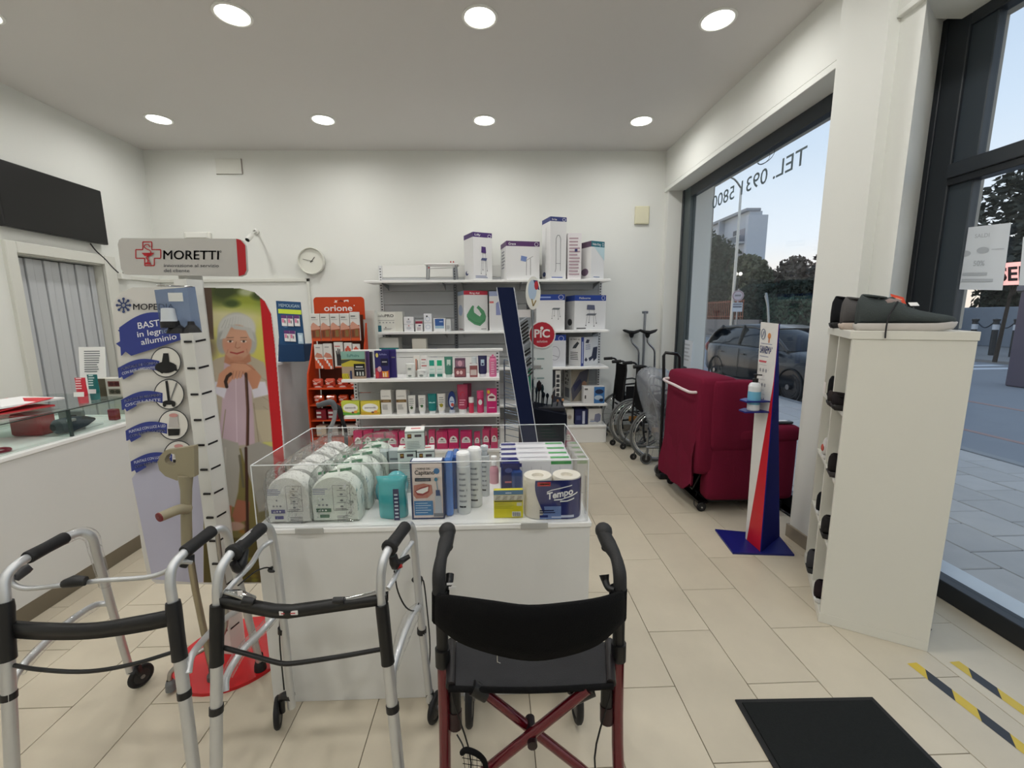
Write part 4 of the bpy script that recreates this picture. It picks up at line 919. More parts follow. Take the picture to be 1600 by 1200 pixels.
# ============================================================ ROLLATOR
RED = (96, 14, 28)
ro = thing('rollator', 'dark red rollator with black fabric seat and curved black backrest strap', 'rollator', (.08, 1.05, 0))
for s_, X in (('l', 0), ('r', 1)):
    f = (lambda x, y, d: P(x, y, y=d)) if X == 0 else (lambda x, y, d: P(1660-x+ (0 if True else 0), y, y=d))
    hx = [(700, 834, 1.20), (696, 850, 1.17), (690, 870, 1.12), (686, 895, 1.08), (686, 930, 1.06)]
    if X: hx = [(943, 834, 1.20), (951, 850, 1.17), (962, 870, 1.12), (968, 895, 1.08), (969, 930, 1.06)]
    pts = [P(x, y, y=d) for x, y, d in hx]
    MB().tube(pts, [.021, .0225, .0165, .0185, .0175], (30, 30, 31), 'rubber', 14, 5).build('hand_grip', ro)
    MB().ball(pts[0]+Vector((.003 if X else -.003, .01, .004)), (.026, .030, .025), (34, 34, 35), 'rubber').build('grip_end', ro)
    MB().torus(pts[1]+Vector((0, 0, -.006)), pts[2]-pts[1], .019, .004, (18, 18, 19), 'rubber', 16, 6).build('grip_ring', ro)
    xs = 689 if X == 0 else 968
    top = P(xs, 925, y=1.06); lowx = top.x
    MB().tube([top, Vector((lowx, 1.055, .62)), Vector((lowx, 1.05, .56))], .0165, (20, 20, 21), 'plastic', 12).build('handle_post', ro)
    MB().tube([Vector((lowx, 1.052, .60)), Vector((lowx, 1.05, .55))], .021, (16, 16, 17), 'plastic', 14).build('clamp_collar', ro)
    MB().tube([Vector((lowx, 1.05, .56)), Vector((lowx, 1.03, .30)), Vector((lowx, .98, .13))], .0165, RED, 'red_lacquer', 14, 3).build('rear_leg', ro)
    sx_ = 1 if X == 0 else -1
    MB().tube([Vector((lowx+.012*sx_, 1.06, .53)), Vector((lowx+.035*sx_, 1.20, .36)), Vector((lowx+.045*sx_, 1.36, .22))], .014, RED, 'red_lacquer', 12, 3).build('front_leg', ro)
    MB().tube([Vector((lowx+.03*sx_, 1.05, .50)), Vector((lowx+.03*sx_, 1.045, .40))], .017, (20, 20, 21), 'plastic', 12).build('fold_sleeve', ro)
    MB().tube([Vector((lowx+.03*sx_, 1.045, .41)), Vector((lowx+.03*sx_, 1.04, .36))], .019, (40, 14, 20), 'plastic', 12).build('sleeve_end', ro)
    # wheels
    o = wheel(ro, (lowx+.03*sx_, .96, .10), (1, 0, 0), .10, .034)
    o = wheel(ro, (lowx+.045*sx_, 1.40, .10), (1, 0, 0), .10, .034)
    MB().tube([Vector((lowx+.045*sx_, 1.36, .23)), Vector((lowx+.068*sx_, 1.38, .18)), Vector((lowx+.068*sx_, 1.40, .10))], .010, BK, 'plastic', 10, 3).build('wheel_fork', ro)
    # brake lever and cable
    lv = [(703, 897, 1.10), (701, 912, 1.08), (694, 920, 1.07)] if X == 0 else [(944, 898, 1.10), (946, 908, 1.09), (951, 919, 1.07), (960, 922, 1.06)]
    MB().tube([P(x, y, y=d) for x, y, d in lv], [.012, .011, .009] if X == 0 else [.015, .011, .009, .008], (20, 20, 21), 'plastic', 8, 4).build('brake_lever', ro)
    MB().tube([P(lv[-1][0], lv[-1][1], y=1.06), Vector((lowx+.02*sx_, 1.03, .5)), Vector((lowx+.075*sx_, .99, .3)), Vector((lowx+.05*sx_, .97, .16))], .0025, (14, 14, 15), 'rubber', 6, 5).build('brake_cable', ro)
MB(face(P(701, 914, y=1.055), v=(0, 0, 1))).box(-.005, .012, 0, .006, 0, .001, (225, 225, 225), 'card', 0).box(.0, .02, -.012, -.005, 0, .001, (225, 225, 225), 'card', 0).build('paper_tag', ro)
# backrest strap
tp = [(680, 932), (720, 937), (770, 944), (827, 951), (890, 946), (940, 938), (976, 926)]; bt = [(680, 976), (715, 1003), (767, 1022), (827, 1033), (880, 1027), (935, 1008), (975, 972)]
tx = [P(672, 905, y=1.05)]; n = 24; A = []; B = []
def interp(L, t):
    k = t*(len(L)-1); i = min(int(k), len(L)-2); f = k-i
    p0 = L[max(i-1, 0)]; p1 = L[i]; p2 = L[i+1]; p3 = L[min(i+2, len(L)-1)]
    return [.5*((2*b)+(c-a)*f+(2*a-5*b+4*c-d)*f*f+(3*b-a-3*c+d)*f**3) for a, b, c, d in zip(p0, p1, p2, p3)]
for i in range(n+1):
    t = i/n; yy = 1.045-.15*math.sin(PI*t)**.8
    a = interp(tp, t); b = interp(bt, t); A.append(P(a[0], a[1], y=yy)); B.append(P(b[0], b[1], y=yy+.0))
mb = MB(); o1 = []
rows = [[A[i]+(B[i]-A[i])*s_/4+Vector((0, -.010*math.sin(PI*s_/4), 0)) for i in range(n+1)] for s_ in range(5)]
vs = [q for r in rows for q in r]; vs2 = [q+Vector((0, .014, 0)) for q in vs]; m_ = n+1; nn = len(vs)
fs = [[r*m_+i, (r+1)*m_+i, (r+1)*m_+i+1, r*m_+i+1] for r in range(4) for i in range(n)]
fb = [[j+nn for j in f[::-1]] for f in fs]
ed = [[i, i+1, nn+i+1, nn+i] for i in range(n)]+[[4*m_+i+1, 4*m_+i, nn+4*m_+i, nn+4*m_+i+1] for i in range(n)]+[[r*m_, nn+r*m_, nn+(r+1)*m_, (r+1)*m_] for r in range(4)]+[[r*m_+n, (r+1)*m_+n, nn+(r+1)*m_+n, nn+r*m_+n] for r in range(4)]
mb.add(vs+vs2, fs+fb+ed, (13, 13, 14), 'fabric', True); mb.build('backrest_strap', ro)
for e_ in ((A[0], B[0], 1), (A[-1], B[-1], -1)):
    a, b, s_ = e_; MB().tube([a+Vector((.012*s_, .02, .0)), b+Vector((.012*s_, .02, 0))], .024, (13, 13, 14), 'fabric', 12).build('strap_loop', ro)
# seat
zs = .555
q4 = [P(706, 1002, z=zs), P(952, 1002, z=zs), P(955, 1068, z=zs), P(704, 1072, z=zs)]
mb = MB(); g = 10; vs = []
for j in range(g+1):
    for i in range(g+1):
        u, v = i/g, j/g; p = (q4[0]*(1-u)+q4[1]*u)*(1-v)+(q4[3]*(1-u)+q4[2]*u)*v; vs.append(p-Vector((0, 0, .018*math.sin(PI*u)*(1-.6*v))))
mb.add(vs, [[j*(g+1)+i, (j+1)*(g+1)+i, (j+1)*(g+1)+i+1, j*(g+1)+i+1] for j in range(g) for i in range(g)], (56, 56, 58), 'mesh_fabric', True)
mb.add([v-Vector((0, 0, .006)) for v in vs], [[j*(g+1)+i+1, (j+1)*(g+1)+i+1, (j+1)*(g+1)+i, j*(g+1)+i] for j in range(g) for i in range(g)], (40, 40, 42), 'mesh_fabric', True)
mb.build('seat', ro)
mb = MB(); mb.tube([q4[3]-Vector((.005, .004, .004)), (q4[3]+q4[2])/2-Vector((0, .004, .012)), q4[2]-Vector((-.005, .004, .004))], .0075, (20, 20, 21), 'fabric', 10, 6); mb.build('seat_hem', ro)
for a, b in ((q4[0], q4[3]), (q4[1], q4[2])): MB().tube([a, b], .013, (26, 22, 24), 'plastic', 10).build('seat_rail', ro)
MB().tube([P(777, 1024, y=.89), P(777, 1034, y=.89), P(782, 1036, y=.89)], .0012, (200, 200, 200), 'chrome', 6).build('zip_pull', ro)
# cross brace
cx_ = P(830, 1143, y=.98)
MB().tube([P(752, 1078, y=1.0), P(905, 1198, y=1.0), P(960, 1246, y=1.0)], .0135, RED, 'red_lacquer', 14).build('cross_brace', ro)
MB().tube([P(918, 1076, y=.965), P(764, 1200, y=.965), P(720, 1236, y=.965)], .0135, RED, 'red_lacquer', 14).build('cross_brace', ro)
MB().tube([Vector((cx_.x, .94, cx_.z)), Vector((cx_.x, 1.02, cx_.z))], .013, (30, 12, 16), 'plastic', 12).build('pivot_bolt', ro)
for a, b in (((738, 1074), (760, 1086)), ((896, 1090), (926, 1076))): MB().tube([P(*a, y=.975), P(*b, y=.975)], .018, (16, 16, 17), 'plastic', 12).build('brace_end', ro)
# net bag hanging under the left side
mb = MB(); mb.tube([P(722, 1176, y=.93), P(728, 1172, y=.92), P(742, 1176, y=.92), P(756, 1188, y=.93), P(760, 1210, y=.94)], .007, (18, 18, 19), 'fabric', 8, 5); mb.tube([P(714, 1148, y=.96), P(722, 1162, y=.94), P(727, 1176, y=.93)], .002, (18, 18, 19), 'rubber', 6, 4)
for k in range(5): mb.tube([P(724+k*7, 1178+k, y=.925), P(728+k*6, 1215, y=.93)], .0008, (30, 30, 32), 'fabric', 4)
for k in range(4): mb.tube([P(722+k, 1184+k*9, y=.925), P(756, 1190+k*8, y=.93)], .0008, (30, 30, 32), 'fabric', 4)
mb.build('net_bag', ro)
# ============================================================ DISPLAY TABLE AND ITS CASE
TZ = .735
dt = thing('display_table', 'white display table with overhanging top, under the clear acrylic case', 'display table', (-.26, 1.76, 0))
MB().box(-.888, .355, 1.496, 2.03, 0, TZ-.022, (222, 222, 220), 'laminate', .002).build('body', dt)
MB().box(-.895, .36, 1.49, 2.04, TZ-.02, TZ, (240, 240, 238), 'laminate', .003).build('tabletop', dt)
ac = thing('acrylic_case', 'open clear acrylic box on the display table, full of packets', 'acrylic case', (-.26, 1.76, TZ))
AX0, AX1, AY0, AY1, AZ = -.882, .345, 1.50, 2.025, .978
T = .005
MB().box(AX0, AX1, AY0, AY0+T, TZ, AZ, (255,)*3, 'acrylic', 0).build('front_panel', ac)
MB().box(AX0, AX1, AY1-T, AY1, TZ, AZ, (255,)*3, 'acrylic', 0).build('back_panel', ac)
MB().box(AX0, AX0+T, AY0+T, AY1-T, TZ, AZ, (255,)*3, 'acrylic', 0).build('side_panel', ac)
MB().box(AX1-T, AX1, AY0+T, AY1-T, TZ, AZ, (255,)*3, 'acrylic', 0).build('side_panel', ac)
for a, b in (((AX0, AY0), (AX1, AY0)), ((AX0, AY1), (AX1, AY1)), ((AX0, AY0), (AX0, AY1)), ((AX1, AY0), (AX1, AY1))):
    MB().tube([(a[0], a[1], AZ), (b[0], b[1], AZ)], .0022, (225, 228, 230), 'gloss', 6).build('polished_edge', ac)
for a, b in ((AX0, AY0), (AX1, AY0), (AX1, AY1), (AX0, AY1)): MB().tube([(a, b, TZ), (a, b, AZ)], .0022, (225, 228, 230), 'gloss', 6).build('polished_edge', ac)
for i, (x, w) in enumerate(((461, 44), (814, 42))):
    a, b = P(x, 823, y=1.488), P(x+w, 823, y=1.488)
    o = MB().box(a.x, b.x, 1.484, 1.4885, TZ-.018, TZ+.004, (176, 176, 172), 'acrylic' if 0 else 'satin', .0008).build('price_holder')
    tag(o, ['grey plastic price holder clipped to the table edge under the pads', 'grey plastic price holder clipped to the table edge under the tissue pack'][i], 'label holder')
YC = 1.515
def pb(name, label, cat, px0, px1, pyt, y, depth, col, items=(), z0=TZ, group=None, rot=0., m='card', b=.0015, side=(), top=None, pyb=None):
    if pyb is not None: z0 = P((px0+px1)/2, pyb, y=y).z
    a, c = P(px0, (pyt+600)/2, y=y).x, P(px1, (pyt+600)/2, y=y).x
    # width measured at the height of the item
    zt = P((px0+px1)/2, pyt, y=y).z
    w = abs(c-a); h = zt-z0
    M = Matrix.Translation(((a+c)/2, y, z0)) @ Matrix.Rotation(rot, 4, 'Z')
    mb = MB(M); mb.box(-w/2, w/2, 0, depth, 0, h, col, m, b)
    if items: art(mb, face((-w/2, 0, 0)), items, w, h)
    if side: art(mb, face((-w/2, depth, 0), (0, -1, 0)), side, depth, h)
    if top: art(mb, face((-w/2, 0, h), (1, 0, 0), (0, 1, 0)), top, w, depth)
    o = mb.build(name); return tag(o, label, cat, group)
# arched pad packs in clear bags
def arch(w, h, n=12):
    pts = [(-w/2, 0), (w/2, 0), (w/2*1.04, h*.5)]
    for i in range(1, n): an = PI*i/n; pts.append((w/2*math.cos(an)*1.03, h*.55+h*.45*math.sin(an)))
    pts.append((-w/2*1.04, h*.5)); return pts
def pad_pack(x, y, w, h, d, tone, film, label, ink, front, rot=0, group=None):
    t = thing('pad_pack', label, 'hygiene pack', (x, y+d/2, TZ), group)
    M = Matrix.Translation((x, y, TZ+.002)) @ Matrix.Rotation(rot, 4, 'Z')
    mb = MB(M); pts = arch(w, h); n = len(pts)
    # rounded pad block: front outline, swollen middle
    secs = [(0.0, .93), (.012, 1.), (d-.012, 1.), (d, .93)]
    vs = [(px*s_, yy, h*.5+(pz-h*.5)*s_) for yy, s_ in secs for px, pz in pts]
    mb.add(vs, [[k*n+i, k*n+(i+1) % n, (k+1)*n+(i+1) % n, (k+1)*n+i] for k in range(3) for i in range(n)], tone, 'fabric', True)
    mb.add(vs[:n], [list(range(n))], tone, 'fabric'); mb.add(vs[-n:], [list(range(n))[::-1]], tone, 'fabric')
    mb.build('pads', t)
    if front:
        mb = MB(M @ face((-w/2, -.0035, 0)))
        art(mb, Matrix(), [('r', .10, .22, .42, .30, ink), ('t', 'x6', .14, .235, .06, .045, (230,)*3), ('e', .24, .26, .02, .018, (230,)*3), ('e', .31, .26, .02, .018, (230,)*3), ('r', .18, .10, .38, .17, ink)]+frameart(.48, .26, .84, .80, .0014, (70, 72, 74))+
            [z for k in range(4) for z in (('e', .66, .74-.13*k, .035, .02, (120, 124, 126)), ('r', .57, .69-.13*k, .75, .70-.13*k, (110, 112, 116)))]+lines(.52, .8, .27, .32, 2, (110, 112, 114))+lines(.55, .85, .03, .16, 4, (120, 122, 124))+
            lines(.08, .40, .62, .76, 4, (130, 134, 160))+[('e', .28, .52, .02, .02, (120, 124, 130)), ('e', .20, .40, .025, .02, (140, 142, 146)), ('e', .28, .40, .025, .02, (140, 142, 146)), ('e', .36, .40, .025, .02, (120, 124, 128))], w, h, m='satin')
        mb.build('print', t)
    # loose clear bag
    mb = MB(M); pts2 = [(-w*.51, -.001), (w*.51, -.001), (w*.525, h*.5), (w*.51, h*.98), (w*.43, h*1.2), (w*.1, h*1.26), (-w*.3, h*1.2), (-w*.5, h*1.0), (-w*.525, h*.5)]
    fine, _ = spline([Vector((a, b, 0)) for a, b in pts2], [0]*9, 4, True); n = len(fine); rr = random.Random(int(x*1000+y*77)); jit = [rr.uniform(-.005, .005) for _ in range(n)]
    secs = [(-.008, .96), (-.010, .86), ] 
    vs = []
    for k, (yy, s_) in enumerate([(-.0065, .90), (-.005, .97), (d*.3, .99), (d*.7, .99), (d+.004, .96)]):
        for i, q in enumerate(fine): vs.append((q.x*s_+jit[(i+k*3) % n]*.6, yy+jit[(i*2+k) % n]*.3, max(.0, h*.5+(q.y-h*.5)*s_+jit[(i+k) % n]*(.3 if q.y < h*.9 else 1.1))))
    mb.add(vs, [[k*n+i, k*n+(i+1) % n, (k+1)*n+(i+1) % n, (k+1)*n+i] for k in range(4) for i in range(n)]+[list(range(n))], (255,)*3, film, True)
    mb.build('clear_bag', t); return t
aL, aR = P(412, 780, y=1.53).x, P(482, 780, y=1.53).x
wA = (aR-aL)*.97; aL += .004; aR += .004
gA = 'clear-bagged white arched pads in the left row of the case'; gB = 'clear-bagged green-printed arched pads in the second row of the case'
pos = ['front', 'second from the front', 'third from the front', 'fourth from the front', 'rearmost']
for k in range(5):
    pad_pack((aL+aR)/2+.004*k, 1.535+k*.098, wA, .185, .076, (232, 233, 228), 'film', f'white arched pad pack with violet print in a clear bag, {pos[k]} of the left row' if k == 0 else f'white arched pad pack in a clear bag, {pos[k]} of the left row', (62, 58, 130), k == 0, rot=0, group=gA)
bL, bR = P(481, 780, y=1.535).x, P(558, 780, y=1.535).x; wB = (bR-bL)*.97
for k in range(5):
    t = pad_pack((bL+bR)/2+.006+.012*k, 1.54+k*.096, wB, .182, .074, (236, 238, 231), 'green_film', f'white arched pad pack with green print in a clear bag, {pos[k]} of the second row' if k == 0 else f'green-tinted arched pad pack in a clear bag, {pos[k]} of the second row', (40, 96, 66), k == 0, rot=0, group=gB)
    mb = MB(Matrix.Translation(((bL+bR)/2+.006+.012*k, 1.54+k*.096-.012, TZ+.178))); art(mb, face((-.05, 0, .01), (1, .05, .12), (0, .35, 1)), [('t', 'A. INCONTINENT', 0, 0, 1, .8, (60, 120, 84))] if 0 else [('r', 0, .2, .1, .7, (60, 120, 84)), ('r', .16, .2, .2, .7, (60, 120, 84)), ('r', .3, .3, .55, .6, (84, 130, 100)), ('r', .62, .2, .95, .75, (70, 124, 90))], .13, .02, m='satin'); mb.build('print', t)
for x, y_, l in ((446, 716, 'dark violet tab on the bag above the front pad pack'), ):
    pass
# teal packet, toothbrush box, blue packs
tw = thing('wipes_pack', 'teal glossy wipes pack with dark strip, beside the toothbrush box', 'wipes pack', tuple(P(611, 818, y=1.56)))
a, b = P(587, 770, y=1.55), P(634, 770, y=1.55); hh = .145; w = b.x-a.x
mb = MB(); n = 12
prof = [(0, .022, .48), (.01, .03, .5), (hh*.5, .038, .5), (hh*.9, .022, .49), (hh, .012, .5), (hh+.02, .006, .52)]
vs = [((a.x+b.x)/2+w*s_*math.cos(2*PI*i/n)*(1+.04*math.sin(5*i+z*90)), 1.575+d_*math.sin(2*PI*i/n)*(1+.1*math.sin(3*i+z*70)), TZ+z) for z, d_, s_ in prof for i in range(n)]
mb.add(vs, [[k*n+i, k*n+(i+1) % n, (k+1)*n+(i+1) % n, (k+1)*n+i] for k in range(5) for i in range(n)]+[list(range(5*n, 6*n))], (66, 170, 176), 'gloss', True); mb.build('pouch', tw)
mb = MB(); art(mb, face(((a.x+b.x)/2+.012, 1.534, TZ+.004)), [('r', 0, 0, 1, 1, (46, 50, 92))]+[('r', .2, .08+.12*k, .8, .13+.12*k, (196, 214, 224)) for k in range(7)], .022, .125, m='satin'); mb.build('label_strip', tw)
for k, (x, z, c, l) in enumerate(((596, .125, (70, 160, 176), 'teal folded pouch lying behind the front wipes pack'), (612, .118, (90, 180, 188), 'pale teal folded pouch behind the toothbrush box'))):
    q = P(x, 740, y=1.68+.08*k); mb = MB(Matrix.Translation((q.x+.02, q.y, TZ))); mb.ball((0, 0, z/2), (.05, .035, z/2), c, 'gloss', 12, 8); thing1(mb, 'pouch', l, 'pouch')
CR = (206, 188, 180)
its = [('r', 0, 0, 1, 1, (40, 54, 92)), ('r', .06, .03, .96, .965, (222, 208, 202)), ('t', "L'IGIENE DEL", .18, .86, .44, .035, (30, 32, 40)), ('t', 'Capitano', .14, .78, .60, .07, (30, 32, 40), .02), ('e', .80, .835, .09, .05, (66, 120, 170)),
       ('r', .14, .665, .62, .72, (52, 60, 72)), ('r', .18, .68, .58, .70, (120, 126, 134)),
       ('p', [(.08, .43), (.10, .60), (.40, .63), (.64, .60), (.66, .46), (.5, .38), (.16, .37)], (184, 122, 108)), ('p', [(.12, .50), (.30, .56), (.58, .60), (.56, .48), (.36, .42), (.2, .43)], (150, 64, 62)), ('p', [(.16, .50), (.30, .535), (.54, .575), (.52, .50), (.36, .455), (.2, .47)], (238, 236, 230)),
       ('r', .09, .08, .66, .33, (64, 124, 176))]+[('r', .13, .285-.04*k, .5+.1*(k % 2), .297-.04*k, (190, 210, 226)) for k in range(5)]+\
      [('e', .78, .70, .05, .035, (60, 130, 160)), ('l', [(.79, .68), (.82, .52)], .004, (120, 150, 170)), ('p', [(.76, .52), (.88, .52), (.9, .40), (.84, .33), (.76, .42)], (40, 70, 120)), ('p', [(.74, .42), (.92, .42), (.94, .10), (.72, .10)], (176, 182, 192)), ('r', .68, .06, .98, .12, (120, 124, 134))]
pb('toothbrush_box', 'toothbrush box with smile photo and blue border standing at the case front', 'box', 637, 690, 721, 1.545, .045, (44, 56, 96), its, top=[('r', .05, .1, .95, .9, (226, 230, 236))])
its = []
bp1 = pb('cotton_pack', 'bright blue soft pack standing right of the toothbrush box', 'pack', 691, 704, 716, 1.56, .10, (74, 120, 190), (), m='gloss', b=.008)
bp2 = pb('cotton_pack', 'darker blue soft pack standing behind the bright blue one', 'pack', 702, 713, 712, 1.62, .10, (66, 104, 170), (), m='gloss', b=.008)
# spray cans
def can(px0, px1, pyt, y, label, small=False):
    a, b = P(px0, 740, y=y), P(px1, 740, y=y); r = (b.x-a.x)/2; h = P((px0+px1)/2, pyt, y=y).z-TZ; x = (a.x+b.x)/2
    t = thing('spray_can', label, 'spray can', (x, y, TZ))
    M = (x, y, TZ)
    MB().lathe([(.001, 0), (r*.92, 0), (r, .006), (r, h*.78), (r*.9, h*.80)], (206, 210, 210), 'satin', 20, M).build('can', t)
    if small: MB().lathe([(r*.55, h*.78), (r*.55, h*.88), (r*.8, h*.9), (r*.8, h*.97), (.001, h)], (200, 206, 210), 'gloss', 16, M).build('cap', t)
    else: MB().lathe([(r*.92, h*.80), (r*.97, h*.805), (r*.97, h*.97), (r*.85, h), (.001, h)], (236, 238, 238), 'satin', 20, M).build('cap', t)
    mb = MB()
    for k in range(7):
        z = h*(.12+.09*k)
        n = 6; vs = []
        for i in range(n+1):
            an = -PI/2-.6+1.2*i/n*(.6+.4*random.random()); vs += [(x+r*1.006*math.cos(an), y+r*1.006*math.sin(an), TZ+z), (x+r*1.006*math.cos(an), y+r*1.006*math.sin(an), TZ+z+h*.03)]
        mb.add(vs, [[2*i, 2*i+2, 2*i+3, 2*i+1] for i in range(n)], (150, 154, 158) if k else (60, 62, 66), 'print', True)
    mb.build('label_print', t)
can(713, 735, 706, 1.60, 'white spray can standing in front in the case')
can(731, 753, 699, 1.66, 'white spray can just behind the front one, beside the blue packs')
can(750, 765, 694, 1.76, 'pale spray bottle with clear cap behind the two cans', True)
# yellow box and tissue pack
pb('bandage_box', 'yellow card pack with blue header and barcode standing in the case front', 'pack', 770, 817, 766, 1.54, .02, (214, 204, 40), [('r', 0, .84, 1, 1, (84, 124, 158)), ('r', 0, .64, 1, .83, (208, 206, 190))]+[z for k in range(4) for z in (('p', [(.05+.24*k, .66), (.20+.24*k, .66), (.24+.24*k, .80), (.10+.24*k, .82)], (182, 176, 160)), ('l', [(.06+.24*k, .67), (.22+.24*k, .80)], .001, (120, 116, 104)))]+[('r', .03, .605, .97, .635, (40, 44, 40))]+lines(.04, .7, .36, .56, 6, (150, 150, 60), .3)+[('r', .78, .46, .95, .58, (206, 206, 180)), ('r', .62, .08, .92, .26, (230, 230, 224))]+[('r', .64+.03*k, .10, .653+.03*k, .24, (30, 30, 30)) for k in range(9)]+[('r', .4, .93, .6, .96, (220, 230, 236))], m='satin')
tp_ = thing('toilet_roll_pack', 'tissue roll pack in white and navy wrap, right front of the case', 'toilet paper pack', tuple(P(865, 815, y=1.56)))
xa, xb = P(819, 780, y=1.52).x, P(912, 780, y=1.52).x; w = xb-xa; h = P(865, 742, y=1.57).z-TZ; rr_ = w/4
for r_ in range(1):
    for c_ in range(2):
        cx, cy = xa+rr_*(1+2*c_), 1.52+rr_*(1+2*r_)
        MB().lathe([(rr_*.98, .002), (rr_, .01), (rr_, h-.012), (rr_*.94, h), (rr_*.42, h-.002), (rr_*.38, h-.014), (.001, h-.016)], (226, 220, 208), 'fabric', 24, (cx, cy, TZ)).build('toilet_roll', tp_)
# navy wrap: follows the front of the two rolls
def wrapx(u):
    x = xa+u*w; k = 0 if u < .5 else 1; cx = xa+rr_*(1+2*k); dx = x-cx
    dy = math.sqrt(max(rr_*rr_-dx*dx, 0)); yy = 1.52+rr_-dy
    if .25 < u < .75: yy = 1.52
    return Vector((x, min(yy, 1.52+rr_)-.0015, 0))
mb = MB(); nn = 24
def wrap_patch(u0f, u1, v0, v1, col, off, rows=8):
    vs = []; 
    for j in range(rows+1):
        v = v0+(v1-v0)*j/rows; ua = u0f(v) if callable(u0f) else u0f
        for i in range(nn+1):
            u = ua+(u1-ua)*i/nn; q = wrapx(u); vs.append((q.x, q.y-off, TZ+v*h))
    mb.add(vs, [[j*(nn+1)+i, j*(nn+1)+i+1, (j+1)*(nn+1)+i+1, (j+1)*(nn+1)+i] for j in range(rows) for i in range(nn)], col, 'gloss', True)
NV = (46, 52, 108)
wrap_patch(lambda v: .30-.12*math.sin((v-.25)*2.6), .995, .01, .985, NV, .0004)
wrap_patch(lambda v: .24+.10*math.sin(v*6), .62, .02, .34, (112, 134, 184), .0008, 6)
mb.build('printed_wrap', tp_)
mb = MB()
def on_wrap(vs2, fs2, u0, v0, su, sv, col, off, slant=0):
    pts = []
    for a, b in vs2:
        u = u0+a*su; v = v0+b*sv+a*slant; q = wrapx(u); pts.append((q.x, q.y-off, TZ+v*h))
    mb.add(pts, fs2, col, 'gloss')
vs_, fs_, wd = text_geo('Tempo', .03)
on_wrap(vs_, fs_, .38, .51, .44/wd, .24, (240, 240, 244), .0016, .13/wd)
for (pp, th_) in (([(.38, .70), (.46, .75), (.6, .79), (.8, .86)], .022), ([(.5, .50), (.62, .51), (.76, .58), (.9, .66)], .03), ([(.6, .46), (.72, .47), (.84, .53)], .03)):
    for (u0, v0), (u1, v1) in zip(pp, pp[1:]):
        for s_ in range(4):
            a0, a1 = s_/4, (s_+1)/4; ua, ub = u0+(u1-u0)*a0, u0+(u1-u0)*a1; va, vb = v0+(v1-v0)*a0, v0+(v1-v0)*a1; qa, qb = wrapx(ua), wrapx(ub)
            mb.add([(qa.x, qa.y-.0016, TZ+(va-th_/2)*h), (qb.x, qb.y-.0016, TZ+(vb-th_/2)*h), (qb.x, qb.y-.0016, TZ+(vb+th_/2)*h), (qa.x, qa.y-.0016, TZ+(va+th_/2)*h)], [[0, 1, 2, 3]], (236, 238, 242), 'gloss')
for u0, u1, v0, v1, c in ((.22, .44, .85, .95, (190, 44, 52)), (.26, .42, .885, .915, (236, 200, 200)), (.26, .5, .22, .25, (30, 34, 70)), (.26, .52, .17, .195, (30, 34, 70)), (.26, .40, .06, .12, (40, 50, 110)), (.46, .84, .05, .08, (190, 198, 220)), (.62, .84, .08, .11, (190, 198, 220))):
    vs = []
    for i in range(7):
        u = u0+(u1-u0)*i/6; q = wrapx(u); vs += [(q.x, q.y-.0012, TZ+v0*h), (q.x, q.y-.0012, TZ+v1*h)]
    mb.add(vs, [[2*i, 2*i+2, 2*i+3, 2*i+1] for i in range(6)], c, 'gloss')
mb.build('lettering', tp_)
# packs behind: navy soft packs and a stack of long printed packets
pb('tissue_packet', 'navy glossy packet with pink mark standing behind the yellow pack', 'pack', 782, 812, 722, 1.67, .05, (40, 44, 104), [('r', .2, .5, .7, .54, (200, 120, 140)), ('r', .1, .3, .9, .34, (90, 100, 170)), ('e', .4, .8, .2, .06, (80, 90, 150))], m='gloss', b=.006)
pb('tissue_packet', 'dark blue crumpled packet leaning between the navy one and the toilet rolls', 'pack', 800, 818, 736, 1.66, .04, (44, 70, 130), [('r', .1, .3, .9, .36, (70, 120, 170))], m='gloss', b=.008, rot=.3)
for k in range(4):
    y = 1.75+k*.065; zt = P(840, 718-7.5*k, y=y).z
    x0, x1 = P(781, 716, y=y).x, P(903, 716, y=y).x
    x1 = min(x1, .334)
    M = face((x0, y, zt-.02)); mb = MB(); mb.box(x0, x1, y, y+.058, TZ, zt, (222, 222, 226), 'gloss', .008)
    w_ = x1-x0
    art(mb, face((x0, y, TZ)), [('r', 0, .89, .25, .96, (48, 48, 110)), ('r', .0, .80, 1, .82, (110, 112, 130)) if k else ('r', 0, .8, .3, .9, (48, 48, 110)), ('r', .7, .86, .98, .95, (70, 150, 84))]+[('r', .3+.13*j, .15, .305+.13*j, .8, (170, 172, 176)) for j in range(5)], w_, zt-TZ, m='satin')
    art(mb, face((x0, y, zt), (1, 0, 0), (0, 1, 0)), [('r', .02, .1, .24, .6, (48, 48, 110)), ('r', .7, .2, .96, .6, (76, 156, 90)), ('r', .28, .45, .66, .55, (150, 152, 160))], w_, .058, m='satin')
    thing1(mb, 'pad_packet', ['long white packet with violet and green print, front of the row behind the toilet rolls', 'long white packet, second of the row behind the toilet rolls', 'long white packet, third of the row behind the toilet rolls', 'long white packet, rearmost of the row behind the toilet rolls'][k], 'pack', 'long printed packets at the right of the case')
